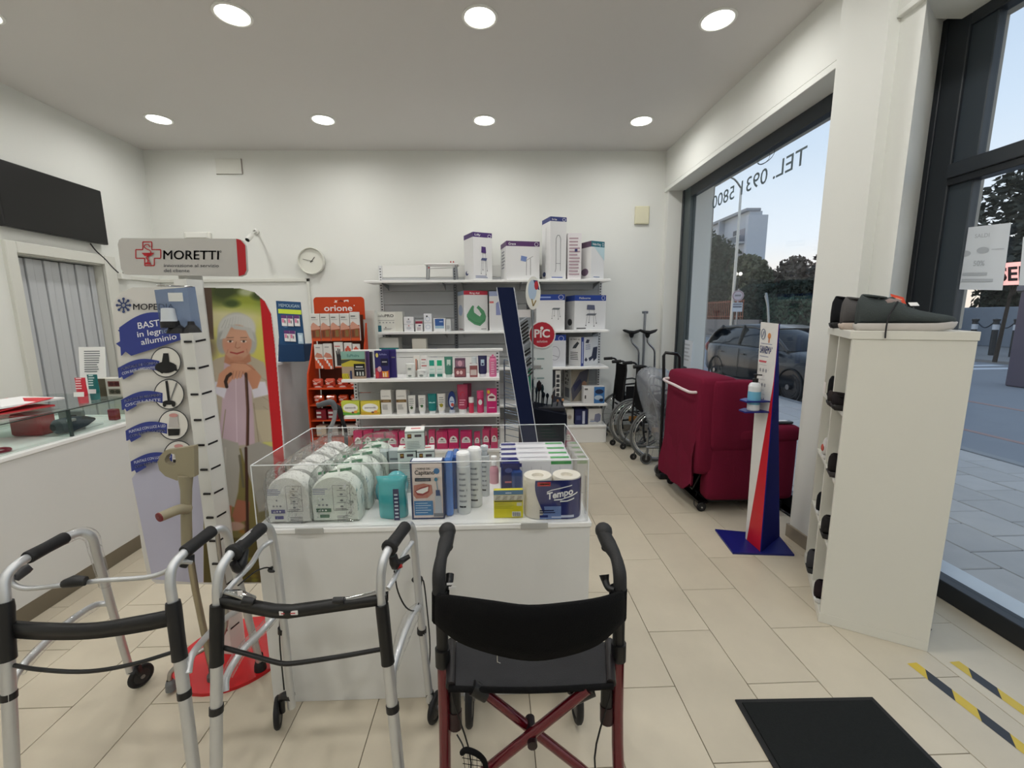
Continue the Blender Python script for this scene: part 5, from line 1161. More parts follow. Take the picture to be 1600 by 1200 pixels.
# small cream boxes stacked
SB = (214, 222, 214)
def smallbox(px0, px1, pyb, pyt, y, label, z0):
    sd_ = []
    it = [('r', 0, .90, 1, .93, (60, 64, 66)), ('r', .13, .62, .34, .84, (96, 54, 44)), ('r', .16, .70, .30, .80, (160, 130, 60)), ('r', .5, .68, .85, .80, (86, 80, 82))]+lines(.1, .9, .1, .5, 5, (150, 160, 156), .3)
    zt = P((px0+px1)/2, pyt, y=y).z; xa, xb = P(px0, (pyb+pyt)/2, y=y).x, P(px1, (pyb+pyt)/2, y=y).x; h = zt-z0
    mb = MB(Matrix.Translation(((xa+xb)/2, y, z0)) @ Matrix.Rotation(.12, 4, 'Z')); w = xb-xa
    mb.box(-w/2, w/2, 0, w*.95, 0, h, SB, 'card', .001); art(mb, face((-w/2, 0, 0)), it, w, h); art(mb, face((-w/2, 0, h), (1, 0, 0), (0, 1, 0)), [('r', .02, .02, .98, .98, (232, 232, 228)), ('r', .3, .35, .8, .6, (206, 110, 112))], w, w*.95)
    mb.M = mb.M @ Matrix(); art(mb, face((w/2, 0, 0), (0, 1, 0)), [('r', .05, .05, .95, .95, (70, 74, 76))], w*.95, h)
    return thing1(mb, 'cream_box', label, 'box', 'small mint-green cream boxes in the case')
y0 = 1.80
z1 = P(635, 700, y=y0).z
hb = P(635, 703, y=y0).z-TZ
# lower pair stands on two more boxes
smallbox(622, 650, 735, 703, y0, 'small mint box, left one of the pair under the top box', P(635, 736, y=y0).z)
smallbox(652, 679, 735, 703, y0, 'small mint box, right one of the pair under the top box', P(665, 736, y=y0).z)
smallbox(633, 663, 702, 673, y0, 'small mint box on top of the little pyramid in the case', P(640, 704, y=y0).z)
for px0, px1, l in ((622, 650, 'mint box at the bottom of the pile behind the toothbrush box'), (652, 679, 'mint box at the bottom right of the pile behind the toothbrush box')):
    xa, xb = P(px0, 720, y=y0).x, P(px1, 720, y=y0).x; zt = P(635, 736, y=y0).z-.001
    mb = MB().box(xa, xb, y0, y0+.06, TZ, zt, SB, 'card', .001); art(mb, face((xa, y0, TZ)), lines(.1, .9, .2, .7, 6, (150, 160, 156), .3), xb-xa, zt-TZ); thing1(mb, 'cream_box', l, 'box')
for px0, px1, t_, l in ((583, 603, 706, 'pale grey carton standing behind the green-printed pads'), (604, 622, 704, 'grey and white carton next to the mint pyramid')):
    pb('medicine_carton', l, 'box', px0, px1, t_, 1.86, .05, (186, 194, 196), [('r', 0, .2, 1, .5, (112, 112, 118)), ('r', .1, .75, .9, .8, (110, 114, 120)), ('r', .92, 0, 1, 1, (60, 62, 66))])
wj = thing('pump_bottle', 'small white pump bottle on the table behind the spray bottle', 'bottle', (P(772, 740, y=1.9).x, 1.9, TZ))
x = P(772, 740, y=1.9).x; MB().lathe([(.001, 0), (.022, 0), (.022, .06), (.018, .075), (.008, .08), (.008, .092)], (214, 160, 170), 'satin', 14, (x, 1.9, TZ)).build('bottle', wj); MB().lathe([(.012, .085), (.012, .10), (.004, .102), (.004, .118), (.014, .12), (.014, .128), (.001, .13)], (236, 236, 236), 'satin', 12, (x, 1.9, TZ)).build('pump', wj)
wc = P(812, 690, y=1.98)
# two cane tops standing behind the table
for k, (sp, col, l, m_) in enumerate((([(496, 634), (508, 630), (519, 629), (524, 640), (522, 655), (516, 672), (515, 690), (516, 760)], (150, 154, 156), 'grey swan-neck walking cane standing behind the display table', 'satin'), ([(521, 632), (530, 640), (533, 652), (539, 668), (541, 690), (541, 760)], (20, 20, 22), 'black swan-neck walking cane standing behind the display table', 'plastic'))):
    t = thing('walking_cane', l, 'cane', (P(520, 700, y=2.5).x, 2.5+.06*k, 0)); yy = 2.5+.06*k
    p_ = [P(x, y, y=yy) for x, y in sp]; hnd = p_[:3] if k == 0 else p_[:3]
    MB().tube(p_[:4 if k == 0 else 3], [.014, .017, .018, .014] if k == 0 else [.016, .019, .014], (92, 96, 100) if k == 0 else (16, 16, 18), 'rubber', 10, 4).build('handle', t)
    MB().tube(p_[3 if k == 0 else 2:-1]+[Vector((p_[-1].x, yy, .3)), Vector((p_[-1].x, yy, .03))], .0115, col, m_, 10, 4).build('shaft', t)
    MB().lathe([(.001, 0), (.022, 0), (.018, .03), (.013, .05)], (30, 30, 32), 'rubber', 12, (p_[-1].x, yy, .001)).build('rubber_foot', t)
# ============================================================ SHOP SHELVING
SH = (236, 236, 234); UP = (150, 152, 156)
def shelf_unit(t, x0, x1, yf, yb, tops, backs, z_back_top, bays, plinth, thick=.022, xs0=None, bc=(178, 180, 182), top_x0=None):
    for k, z in enumerate(tops):
        a = x0 if k else (top_x0 if top_x0 is not None else x0)
        mb = MB(); mb.box(a, x1, yf, yb, z-thick, z, SH, 'satin', .003); mb.box(a, x1, yf-.002, yf+.012, z-thick-.006, z-.002, SH, 'satin', .002); sh = mb.build('shelf', t)
        for b in range(bays):
            for bx in (.12, .88) if k < len(tops)-1 else ():
                xx = x0+(x1-x0)/bays*(b+bx)
                MB().prism([(yb, z-thick), (yb, z-thick-.07), (yb-.06, z-thick-.05), (yf+.08, z-thick-.012), (yf+.08, z-thick)], xx-.002, xx+.002, (150, 152, 156), 'metal', axis='x').build('bracket', sh)
    for b in range(bays+1):
        xx = x0+.015+(x1-x0-.03)/bays*b
        u = MB().box(xx-.02, xx+.02, yb, yb+.03, .0, z_back_top, (206, 207, 208) if b in (0, bays) else (120, 124, 130), 'satin', .002).build('upright', t)
        mb = MB(); zz = .25
        while zz < z_back_top-.02:
            mb.add([(xx-.008, yb-.0006, zz), (xx+.008, yb-.0006, zz), (xx+.008, yb-.0006, zz+.012), (xx-.008, yb-.0006, zz+.012)], [[0, 1, 2, 3]], (36, 38, 42), 'satin'); zz += .032
        mb.build('slot_holes', u, kind='stuff')
    pw = (x1-x0-.03)/bays
    for b in range(bays):
        z = plinth
        while z < z_back_top-.01:
            z2 = min(z+backs, z_back_top); MB().box(x0+.035+pw*b, x0-.005+pw*(b+1), yb+.008, yb+.02, z+.004, z2-.001, bc if z < tops[0]-.03 else (222, 222, 218), 'satin', .003).build('back_panel', t); z = z2
    MB().box(x0+.0, x1, yf+.01, yf+.03, 0, plinth-.0, SH, 'satin', .003).build('plinth', t)
bs = thing('metal_shelving', 'white and grey metal shelving against the back wall, boxes on top', 'shelving', (0, 5.1, 0))
BZ = [1.915, 1.343, .918, .478, .215]
shelf_unit(bs, -1.36, 1.335, 4.90, 5.30, BZ, .162, 2.12, 3, .195, top_x0=-1.43)
gs = thing('gondola_shelving', 'low white shelving unit of creams and boxes in front of the wall shelving', 'shelving', (-.66, 4.0, 0))
GZ_ = [.962, .628, .290]
shelf_unit(gs, -1.36, .05, 3.80, 4.13, GZ_, .17, 1.19, 1, .27, bc=(186, 188, 190))
MB().box(-1.36, .09, 4.12, 4.17, 1.175, 1.20, SH, 'satin', .003).build('top_rail', gs)

def txt_lines(n=3, c=(120, 122, 126), x0=.12, x1=.88, y0=.15, y1=.5): return lines(x0, x1, y0, y1, n, c)
SW = ('ring', .86, .92, .05, .05, .002, (230, 230, 236))
def carton(name, label, px0, px1, pyt, y, z0, depth, col, items, side=None, group=None, split=None, rot=None, m='card'):
    """carton turned a little so that the front (from split rightwards) and its left flank both show"""
    if split is None: return pb(name, label, 'box', px0, px1, pyt, y, depth, col, items, z0=z0, group=group, m=m)
    py = (pyt+560)/2
    a, s_, b = (P(q, 480, y=y).x for q in (px0, split, px1))
    zt = P((split+px1)/2, pyt, y=y).z; h = zt-z0
    wf = b-s_; wl = s_-a
    ang = math.atan2(wl, wf*1.05) if rot is None else rot      # turn so that both faces project as photographed
    c_ = Vector((s_, y, z0)); u = Vector((math.cos(ang), math.sin(ang)*.9, 0)).normalized(); W_ = wf/u.x
    n_ = Vector((-u.y, u.x, 0)); D_2 = min(wl/max(u.y, .05), depth)
    M = Matrix(((u.x, n_.x, 0, c_.x), (u.y, n_.y, 0, c_.y), (0, 0, 1, z0), (0, 0, 0, 1)))
    mb = MB(M); mb.box(0, W_, 0, D_2, 0, h, col, m, .002)
    art(mb, face((0, 0, 0)), items, W_, h)
    if side: art(mb, face((0, D_2, 0), (0, -1, 0)), side, D_2, h)
    return tag(mb.build(name), label, 'box', group)
PUR = (74, 48, 110); NVY = (52, 62, 120); BLU = (36, 66, 150); TEA = (30, 106, 120)
def chair_art(cx, cy, s_, col, back=None):
    o = [('p', [(cx-.16*s_, cy), (cx+.13*s_, cy-.01*s_), (cx+.18*s_, cy+.05*s_), (cx-.1*s_, cy+.05*s_)], col)]
    for dx, dy in ((-.15, -.28), (-.06, -.2), (.1, -.3), (.17, -.22)): o.append(('l', [(cx+dx*.75*s_, cy), (cx+dx*s_, cy+dy*s_)], .003, (110, 112, 120))); o.append(('e', cx+dx*s_, cy+dy*s_, .018*s_, .014*s_, (40, 42, 46)))
    if back: o += [('l', [(cx-.05*s_, cy+.05*s_), (cx-.06*s_, cy+.2*s_)], .003, (110, 112, 120)), ('l', [(cx+.1*s_, cy+.05*s_), (cx+.08*s_, cy+.2*s_)], .003, (110, 112, 120)), ('p', [(cx-.13*s_, cy+.16*s_), (cx+.12*s_, cy+.15*s_), (cx+.1*s_, cy+.28*s_), (cx-.12*s_, cy+.29*s_)], back)]
    return o
CW = (224, 224, 224)
logo = [('e', .3, .17, .16, .05, (46, 60, 110)), ('e', .38, .19, .1, .035, CW)]
g1 = 'boxed aids on the top shelf'
Y1 = 4.93
carton('boxed_aid', 'tall white box with purple top band and a shower chair picture, top shelf', 725, 770, 362, Y1, BZ[0], .3, CW, [('r', 0, .9, 1, 1, PUR), ('t', 'Lilly', .1, .93, .3, .04, (236,)*3), ('ring', .86, .93, .09, .035, .004, (230, 230, 236))]+chair_art(.55, .42, 1.0, (84, 92, 130), PUR)+txt_lines(2, (100, 110, 150), .1, .8, .04, .10), [('r', 0, .9, 1, 1, PUR)]+logo, g1, split=741)
carton('boxed_aid', 'wide white box with plum top band and a pale blue aid picture, top shelf', 780, 844, 376, Y1, BZ[0], .3, CW, [('r', 0, .87, 1, 1, (84, 50, 100)), ('t', 'Grace', .06, .90, .22, .06, (236,)*3), ('ring', .9, .93, .06, .05, .004, (230, 230, 236)), ('p', [(.42, .50), (.58, .47), (.62, .60), (.44, .63)], (120, 140, 190)), ('l', [(.58, .5), (.8, .62)], .004, (110,)*3), ('l', [(.60, .5), (.59, .12)], .004, (90,)*3), ('l', [(.72, .56), (.72, .12)], .004, (90,)*3)], [('r', 0, .87, 1, 1, (84, 50, 100))]+txt_lines(6, (140, 142, 150), .2, .8, .3, .8), g1, split=792)
carton('boxed_aid', 'tallest narrow white box with navy top band and a long rail picture, top shelf', 850, 885, 338, Y1, BZ[0], .3, CW, [('r', 0, .93, 1, 1, NVY), ('t', 'Iris', .1, .945, .3, .028, (236,)*3), ('ring', .84, .96, .1, .025, .004, (230, 230, 236))]+[('l', [(.36, .18), (.36, .66), (.44, .71), (.56, .71), (.64, .66), (.64, .14)], .005, (110, 112, 118)), ('l', [(.36, .26), (.64, .26)], .004, (110, 112, 118)), ('l', [(.36, .18), (.30, .12)], .005, (110, 112, 118))]+txt_lines(1, (90, 110, 180), .1, .8, .02, .05), [('r', 0, .93, 1, 1, NVY), ('e', .3, .1, .2, .04, (46, 60, 110)), ('l', [(.5, .85), (.5, .5)], .005, (150,)*3)], g1, split=859)
carton('boxed_aid', 'plain white box with rows of tiny text next to the tallest box, top shelf', 886, 907, 364, Y1+.05, BZ[0], .2, (228, 224, 226), txt_lines(12, (176, 150, 160), .1, .9, .08, .92)+[('r', .5, .6, .7, .66, (60, 60, 110))], None, g1)
carton('boxed_aid', 'white box with teal top band, rightmost on the top shelf', 909, 945, 376, Y1, BZ[0], .3, CW, [('r', 0, .85, 1, 1, TEA), ('t', 'Hebe King', .1, .89, .6, .06, (226,)*3), ('ring', .88, .92, .07, .045, .004, (230, 230, 236)), ('p', [(.2, .85), (1, .5), (1, .85)], (190, 214, 220))]+txt_lines(1, (90, 110, 160), .2, .8, .04, .08), [('r', 0, .85, 1, 1, (96, 74, 96)), ('e', .5, .2, .3, .1, (110, 90, 110))], g1, split=922)
# folding step on the top shelf
st_ = thing('bath_step', 'small white folding step with red clips on the top shelf, left part', 'step stool', (P(690, 430, y=5.0).x, 5.0, BZ[0]))
xa, xb = P(666, 425, y=4.95).x, P(713, 425, y=4.95).x; zt = P(690, 411, y=4.95).z
MB().box(xa-.02, xb+.02, 4.95, 5.15, zt-.02, zt, (228, 226, 224), 'satin', .006).build('step_top', st_)
for x_, nm in ((xa+.01, 0), (xb-.01, 1)):
    for y_ in (4.97, 5.13): MB().tube([(x_, y_, zt-.02), (x_+(-.01 if nm == 0 else .01), y_, BZ[0]+.004)], .009, (150, 152, 156), 'metal', 8).build('leg', st_)
MB().tube([(xa+.02, 4.96, zt-.06), (xb-.02, 4.96, zt-.05)], .005, (190, 190, 190), 'metal', 8).build('crossbar', st_)
for x_ in (xa+.03, xb-.06, xb-.03): MB().ball((x_, 4.955, zt-.05 if x_ < 0 and x_ == xa+.03 else zt+.012), .009, (180, 50, 56), 'plastic', 8, 6).build('clip', st_, label='small red clip')
# second shelf
g2 = 'boxes on the second shelf'; Y2 = 4.95
carton('ultrasound_box', 'wide white box with grey lettering at the left end of the second shelf', 591, 631, 487, Y2, BZ[1], .12, (222, 222, 214), [('t', 'ialu', .06, .74, .24, .13, (90, 92, 94), .004), ('t', 'PRO', .32, .74, .34, .13, (50, 52, 54), .02), ('r', .72, 0, 1, 1, (214, 214, 204)), ('r', .06, .56, .68, .58, (150,)*3)]+[('e', .12+.13*k, .46, .03, .03, (150, 152, 154)) for k in range(5)]+[('r', -.04, 0, .17, .32, (50, 116, 132)), ('e', .34, .22, .02, .03, (60,)*3)]+txt_lines(2, (160,)*3, .25, .6, .1, .18), None, g2)
for px0, px1, pt_, c, l, it in ((633, 648, 495, (226, 226, 228), 'pair of white cartons stacked beside the wide white box with grey lettering', [('r', 0, .48, 1, .5, (150, 152, 158)), ('e', .5, .84, .08, .04, (60,)*3), ('e', .5, .66, .25, .1, (196, 198, 204)), ('e', .5, .24, .25, .1, (196, 198, 204)), ('e', .5, .4, .08, .04, (190, 120, 120))]),
                                (651, 662, 501, (222, 222, 222), 'little white carton with dark red head on the second shelf', [('r', .0, .72, 1, .96, (140, 44, 66)), ('r', .4, .5, .75, .6, (60, 60, 100))]+txt_lines(3, (160, 130, 140), .2, .8, .1, .4)),
                                (664, 676, 490, (226, 228, 232), 'taller white carton with pale blue dots on the second shelf', [('r', 0, .48, 1, .5, (160, 164, 172)), ('e', .4, .85, .12, .05, (60,)*3), ('ring', .5, .7, .3, .12, .003, (130, 150, 190)), ('ring', .5, .25, .3, .12, .003, (130, 150, 190))]),
                                (679, 697, 497, (228, 228, 228), 'white carton with square blue picture on the second shelf', [('r', .12, .22, .88, .95, (52, 92, 156)), ('r', .12, .22, .88, .42, (150, 180, 200)), ('r', .5, .7, .8, .76, (200, 214, 236))]),
                                (698, 705, 499, (206, 208, 208), 'slim grey-white carton next to the grey upright on the second shelf', txt_lines(3))):
    pb('small_carton', l, 'box', px0, px1, pt_, Y2, .09, c, it, z0=BZ[1], group=g2)
carton('boxed_aid', 'white box with red band and a green ring cushion, second shelf', 711, 762, 454, Y2, BZ[1], .3, CW, [('r', 0, .90, 1, 1, (176, 44, 64)), ('t', 'Ring Aid', .25, .925, .4, .04, (236,)*3), ('p', [(.10, .40), (.30, .60), (.36, .64), (.42, .62), (.40, .54), (.42, .46), (.55, .40), (.66, .36), (.72, .42), (.62, .52), (.52, .58), (.6, .64), (.84, .50), (.92, .36), (.88, .24), (.66, .12), (.42, .16), (.16, .28)], (86, 148, 106)), ('l', [(.10, .36), (.42, .22), (.66, .18), (.90, .30)], .006, (60, 116, 80))]+txt_lines(1, (80,)*3, .7, .95, .03, .06), [('r', 0, .90, 1, 1, (150, 170, 196)), ('e', .45, .52, .34, .14, (170, 184, 214)), ('r', .2, .03, .8, .05, (120, 40, 50))], g2, split=725)
carton('boxed_aid', 'white box with red side lettering partly hidden by the navy panel, second shelf', 765, 800, 455, Y2, BZ[1], .3, (214, 214, 214), [('r', 0, .88, 1, 1, (150, 160, 190)), ('p', [(.3, .4), (.9, .4), (.9, .7), (.6, .82), (.3, .7)], (130, 138, 180)), ('r', .02, .7, .2, .75, (206, 110, 110))], None, g2)
carton('boxed_aid', 'white box with blue band and a shower stool picture behind the dark stand, second shelf', 838, 882, 460, Y2, BZ[1], .3, CW, [('r', 0, .84, 1, 1, BLU), ('r', .1, .9, .5, .94, (150, 170, 220)), ('ring', .86, .92, .09, .065, .004, (230, 230, 240))]+chair_art(.68, .58, .9, (110, 116, 120))+txt_lines(1, (150,)*3, .1, .5, .03, .06), None, g2)
carton('boxed_aid', 'wide white box with blue band and a backed shower chair, second shelf', 887, 949, 461, Y2, BZ[1], .3, CW, [('r', 0, .84, 1, 1, BLU), ('t', 'Melbourne', .14, .89, .36, .06, (230,)*3), ('ring', .91, .92, .05, .065, .004, (230, 230, 240))]+chair_art(.52, .42, 1.05, (104, 108, 114), (92, 96, 120))+[('r', .06, .03, .36, .06, (80,)*3)], [('r', 0, .84, 1, 1, BLU), ('e', .5, .22, .25, .1, (60,)*3)], g2, split=898)
# third shelf
g3 = 'boxes on the third shelf'; Y3 = 4.95; Z3 = BZ[2]
carton('boxed_aid', 'white box with blue corner band on the third shelf right of the round red sign', 846, 884, 523, Y3, Z3, .3, (212, 214, 220), [('r', 0, .82, 1, 1, BLU), ('ring', .8, .88, .11, .08, .004, (220, 220, 236)), ('ring', .55, .42, .2, .22, .004, (120, 124, 140)), ('l', [(.3, .4), (.7, .3)], .005, (130, 132, 140))], None, g3)
carton('boxed_aid', 'white and blue box with a vertical blue spine and recliner pictures, third shelf', 893, 943, 527, Y3, Z3, .3, CW, [('r', .0, 0, .16, 1, (50, 66, 140)), ('t', 'GE MAT-X3', .035, .05, .0, .0, (230,)*3) if 0 else ('r', .05, .1, .11, .85, (190, 200, 230)), ('p', [(.44, .26), (.62, .32), (.7, .62), (.96, .64), (.92, .22), (.74, .12), (.70, .24), (.5, .14)], (52, 56, 76)), ('p', [(.24, .80), (.32, .92), (.48, .90), (.42, .78)], (60, 62, 80)), ('p', [(.2, .2), (.28, .3), (.38, .2), (.3, .14)], (60, 62, 80))]+txt_lines(3, (150, 156, 180), .25, .6, .55, .75), [('p', [(.3, .6), (.6, .62), (.85, .8), (.7, .85), (.4, .7)], (60, 64, 70)), ('t', 'GE MAT X3', .1, .9, .8, .05, (60,)*3)]+txt_lines(5, (120,)*3, .15, .8, .2, .5), g3, split=909, rot=.75)
tw_ = 'white box with teal band lying on the third shelf, left end'
pb('flat_carton', tw_, 'box', 592, 624, 528, 4.98, .2, (220, 220, 214), [('r', -.0, .45, 1, .68, (36, 138, 140))], z0=Z3, group=g3)
pb('plain_carton', 'plain cream box on the third shelf above the low shelving', 'box', 645, 667, 529, 4.95, .12, (216, 214, 202), [('r', .03, .02, .97, .03, (180,)*3)], z0=Z3, group=g3)
pb('small_carton', 'small dark blue box on the third shelf beside the plain cream box', 'box', 673, 683, 545, 4.95, .06, (48, 56, 110), [('r', .1, .4, .9, .55, (150, 160, 200))], z0=Z3, group=g3)
q = P(634, 545, y=4.97); o = MB().ball((q.x, q.y, Z3+.04), (.05, .04, .04), (226, 222, 218), 'fabric').ball((q.x+.02, q.y-.01, Z3+.09), (.022, .02, .028), (220, 216, 212), 'fabric'); thing1(o, 'soft_toy' if 0 else 'tissue_wad', 'small crumpled white tissue heap on the third shelf', 'tissue')
# fourth and fifth shelf
g4 = 'boxes on the lower shelves'; Z4 = BZ[3]; Z5 = BZ[4]
pb('tall_box', 'narrow tall box with a black back and vertical white lettering, fourth shelf', 'box', 862, 876, 579, 4.94, .2, (40, 44, 52), [('r', .42, 0, 1, 1, (214, 214, 210))]+[('r', .52, .08+.14*k, .88, .18+.14*k, (60, 62, 66)) for k in range(6)]+[('p', [(0, .3), (.5, .5), (.5, .56), (0, .44)], (160,)*3)], z0=Z4, group=g4)
carton('boxed_aid', 'tall white box with vertical letters and a photo of a person exercising, fourth shelf', 884, 924, 577, 5.04, Z4, .2, (210, 210, 206), [('r', 0, 0, 1, 1, (150, 142, 128)), ('p', [(.1, 0), (.9, .6), (1, 1), (.5, .9), (0, .4)], (84, 84, 96)), ('e', .75, .5, .14, .12, (178, 140, 116)), ('p', [(.2, .3), (.6, .6), (.5, .7), (.1, .5)], (60, 62, 90))], [('r', .25, .08+.13*k, .75, .17+.13*k, (60, 62, 66)) for k in range(7)] if 0 else [('t', 'K', .2, .86, .5, .08, (50,)*3), ('t', 'I', .4, .74, .12, .08, (50,)*3), ('t', 'N', .2, .62, .5, .08, (50,)*3), ('t', 'E', .2, .5, .45, .08, (50,)*3), ('r', .2, .1, .8, .4, (120, 124, 130))], g4, split=894)
carton('boxed_aid', 'low white box with blue photo end leaning on the fourth shelf, right end', 912, 945, 604, 4.905, Z4, .11, (220, 220, 220), [('r', .5, .02, 1, .98, (66, 120, 180)), ('e', .75, .7, .2, .14, (40, 50, 80)), ('e', .72, .35, .2, .14, (180, 200, 220)), ('e', .85, .2, .1, .1, (40, 50, 80)), ('r', .05, .8, .2, .9, (90,)*3), ('r', .06, .3, .12, .5, (70,)*3)], None, g4)
pb('box_navy', 'navy spined box on the bottom shelf', 'box', 899, 919, 640, 4.95, .2, (36, 42, 84), [('r', .58, .06, .78, .9, (200, 206, 226)), ('r', .1, .3, .45, .6, (66, 74, 120)), ('ring', .68, .12, .1, .08, .003, (230,)*3)], z0=Z5, group=g4)
pb('box_grey', 'white box with a grey cushion picture on the bottom shelf, right end', 'box', 920, 941, 639, 4.95, .2, (214, 214, 212), [('p', [(.42, .2), (.5, .66), (.8, .72), (.94, .6), (.92, .24), (.7, .12)], (128, 132, 156)), ('e', .3, .3, .16, .06, (186,)*3), ('e', .3, .2, .2, .05, (150, 160, 190))], z0=Z5, group=g4)
pb('box_cream', 'cream box on the bottom shelf left of the navy spined one', 'box', 886, 897, 640, 4.95, .2, (206, 204, 196), [('e', .4, .5, .25, .14, (150, 140, 130)), ('ring', .4, .5, .3, .2, .003, (120,)*3)], z0=Z5, group=g4)
wt = pb('tall_white_carton', 'tall plain white carton standing at the left end of the wall shelving', 'box', 566, 588, 485, 4.80, .12, (222, 222, 214), [('r', 0, .0, .01, 1, (200,)*3)], z0=.0, group=None)
# ---------------- low shelving goods
YG = 3.84; A_, B_, C_ = GZ_
def gbox(label, px0, px1, pt_, z, col, it, d=.07, y=YG, grp=None, m='card', name='product_box', cat='box', rot=0):
    return pb(name, label, cat, px0, px1, pt_, y, d, col, it, z0=z, group=grp, m=m, rot=rot)
gG = 'goods on the top of the low shelving'; gH = 'goods on the middle of the low shelving'; gI = 'magenta goods at the bottom of the low shelving'
euc = [('r', 0, .0, 1, .52, (172, 150, 130)), ('r', 0, .45, 1, .72, (190, 176, 60)), ('p', [(0, .55), (.4, .68), (1, .6), (1, .74), (0, .70)], (70, 74, 60)), ('r', 0, .72, 1, 1, (130, 172, 160)), ('t', 'EuPhidra', .26, .8, .5, .1, (60, 110, 110), .01), ('p', [(0, 0), (.3, 0), (.26, .2), (0, .2)], (206, 190, 50))]+[('l', [(.02+.07*k, .01), (.10+.07*k, .18)], .003, (40, 40, 40)) for k in range(4)]+[('r', .34, .0, .42, .3, (50, 60, 96)), ('r', .52, .1, .98, .55, (26, 26, 30)), ('r', .6, .42, .9, .46, (210,)*3), ('r', .56, .34, .94, .37, (170,)*3)]+[('r', .62+.12*k, .12, .68+.12*k, .26, (206, 210, 206)) for k in range(3)]
gbox('landscape gift box with green sky and black panel, left end of the low shelving top', 534, 571, 549, A_, (150, 130, 130), euc, .03, 3.83)
gbox('purple-edged box standing behind the green landscape box', 546, 577, 549, A_, (96, 76, 116), [('r', .8, 0, 1, 1, (84, 64, 110))], .03, 3.875)
gbox('dark grey-edged box rearmost behind the green landscape box', 552, 582, 550, A_, (60, 58, 66), [], .03, 3.92)
nb_ = [('r', 0, 0, 1, 1, (42, 40, 100)), ('e', .18, .84, .09, .08, (222, 206, 110)), ('t', 'EuPhidra', .36, .84, .5, .06, (150, 150, 200), .01), ('r', .44, .46, .94, .72, (24, 24, 56)), ('r', .52, .58, .86, .62, (190,)*3), ('p', [(0, 0), (1, 0), (1, .3), (.6, .22), (.3, .42), (0, .36)], (150, 50, 80)), ('e', .15, .14, .12, .12, (206, 60, 70)), ('e', .32, .34, .14, .1, (206, 170, 180)), ('r', .5, .05, .92, .26, (226, 150, 60)), ('r', .56, .06, .62, .2, (240, 230, 210)), ('r', .72, .06, .78, .22, (240, 230, 210))]
gbox('navy night-scene gift box with yellow moon on the low shelving top', 586, 608, 548, A_, (42, 40, 100), nb_, .03, 3.83)
gbox('navy box standing behind the night-scene gift box', 597, 619, 546, A_, (52, 44, 108), [('r', .7, .7, .95, .74, (120,)*3)], .03, 3.875)
def jar(label, px, w, pb_, pt_, z, col, it, y=YG, grp=gG, lid=None):
    x = P(px, 580, y=y).x; r = w*y/666/2; h = (pb_-pt_)*y/660
    mb = MB(); mb.lathe([(.001, 0), (r*.95, 0), (r, .004), (r, h*.62), (r*.97, h*.64)], col, 'satin', 16, (x, y+r, z)); mb.lathe([(r*1.0, h*.66), (r*1.02, h*.97), (r*.9, h), (.001, h)], lid or col, 'satin', 16, (x, y+r, z))
    art(mb, face((x-r*.7, y-.0015, z)), it, r*1.4, h*.62)
    return thing1(mb, 'cream_jar', label, 'jar', grp)
jt = [('e', .5, .5, .3, .2, (130, 140, 136)), ('r', .2, .2, .8, .26, (170,)*3)]
jar('white jar, lower of two stacked at the left', 640, 14, 588, 577, A_, (226, 228, 224), jt); jar('white jar, upper of two stacked at the left', 640, 14, 577, 566, A_+.063, (226, 228, 224), jt)
jar('flat white jar standing in front of the small cartons', 658, 15, 589, 577, A_, (224, 226, 224), jt)
gbox('small white carton with brown stripe behind the flat jar', 647, 656, 556, A_, (226, 222, 216), [('r', .3, .3, .55, .85, (190, 130, 110)), ('r', .6, .3, .7, .8, (80,)*3)], .03, YG+.08, gG)
gbox('small white carton with red lines left of the teal cards', 658, 668, 556, A_, (228, 226, 224), [('r', .1, .8, .8, .84, (176, 60, 70)), ('r', .1, .65, .6, .68, (150,)*3), ('r', .1, .5, .9, .55, (190, 90, 90))], .03, YG+.08, gG)
tg = [('r', .12, .66, .88, .97, (40, 156, 138)), ('r', .15, .42, .85, .5, (190, 220, 214)), ('r', .1, .05, .9, .22, (60, 130, 116)), ('r', .1, .28, .9, .31, (160, 200, 196))]
gbox('white card with teal squares, left of the pair', 670, 680, 562, A_, (222, 234, 230), tg, .02, YG, gG); gbox('white card with brighter teal squares, right of the pair', 682, 692, 562, A_, (222, 234, 230), [('r', .12, .66, .88, .97, (44, 176, 130))]+tg[1:], .02, YG, gG)
def gtube(label, px0, px1, pbm, pt_, z, col, capc, grp=gH, y=YG, it=None, name='cream_tube', inv=False):
    x = P((px0+px1)/2, (pbm+pt_)/2, y=y).x; w = (px1-px0)*y/666; h = (pbm-pt_)*y/655
    mb = MB(); sqtube(mb, x, y+w*.35, z, h, w, col, capc, h*.14, art_=it); return thing1(mb, name, label, 'tube', grp)
tl = lines(.2, .8, .3, .85, 4, (150, 152, 150))
gtube('sea-green tube next to the teal cards', 694, 707, 588, 556, A_, (70, 130, 112), (206, 216, 212), gG, it=[('r', .3, .5, .75, .85, (190, 210, 200))])
bx = [('r', .08, .2, .92, .8, (150, 110, 130)), ('e', .5, .5, .22, .3, (206, 160, 176))]
gbox('mauve carton, lower of two stacked', 710, 728, 574.5, A_, (110, 66, 76), [('r', .05, .12, .95, .88, (150, 90, 96)), ('e', .3, .5, .12, .2, (230, 200, 200)), ('e', .6, .5, .12, .2, (230, 200, 200))], .05, YG, gG)
gbox('mauve carton, upper of two stacked', 711, 727, 560, A_+.081, (104, 78, 98), bx, .05, YG, gG)
gbox('square reddish jar box next to the mauve cartons', 734, 746, 568, A_, (150, 92, 92), [('r', .1, .15, .9, .55, (206, 190, 186)), ('r', 0, .85, 1, 1, (226,)*3)], .045, YG, gG)
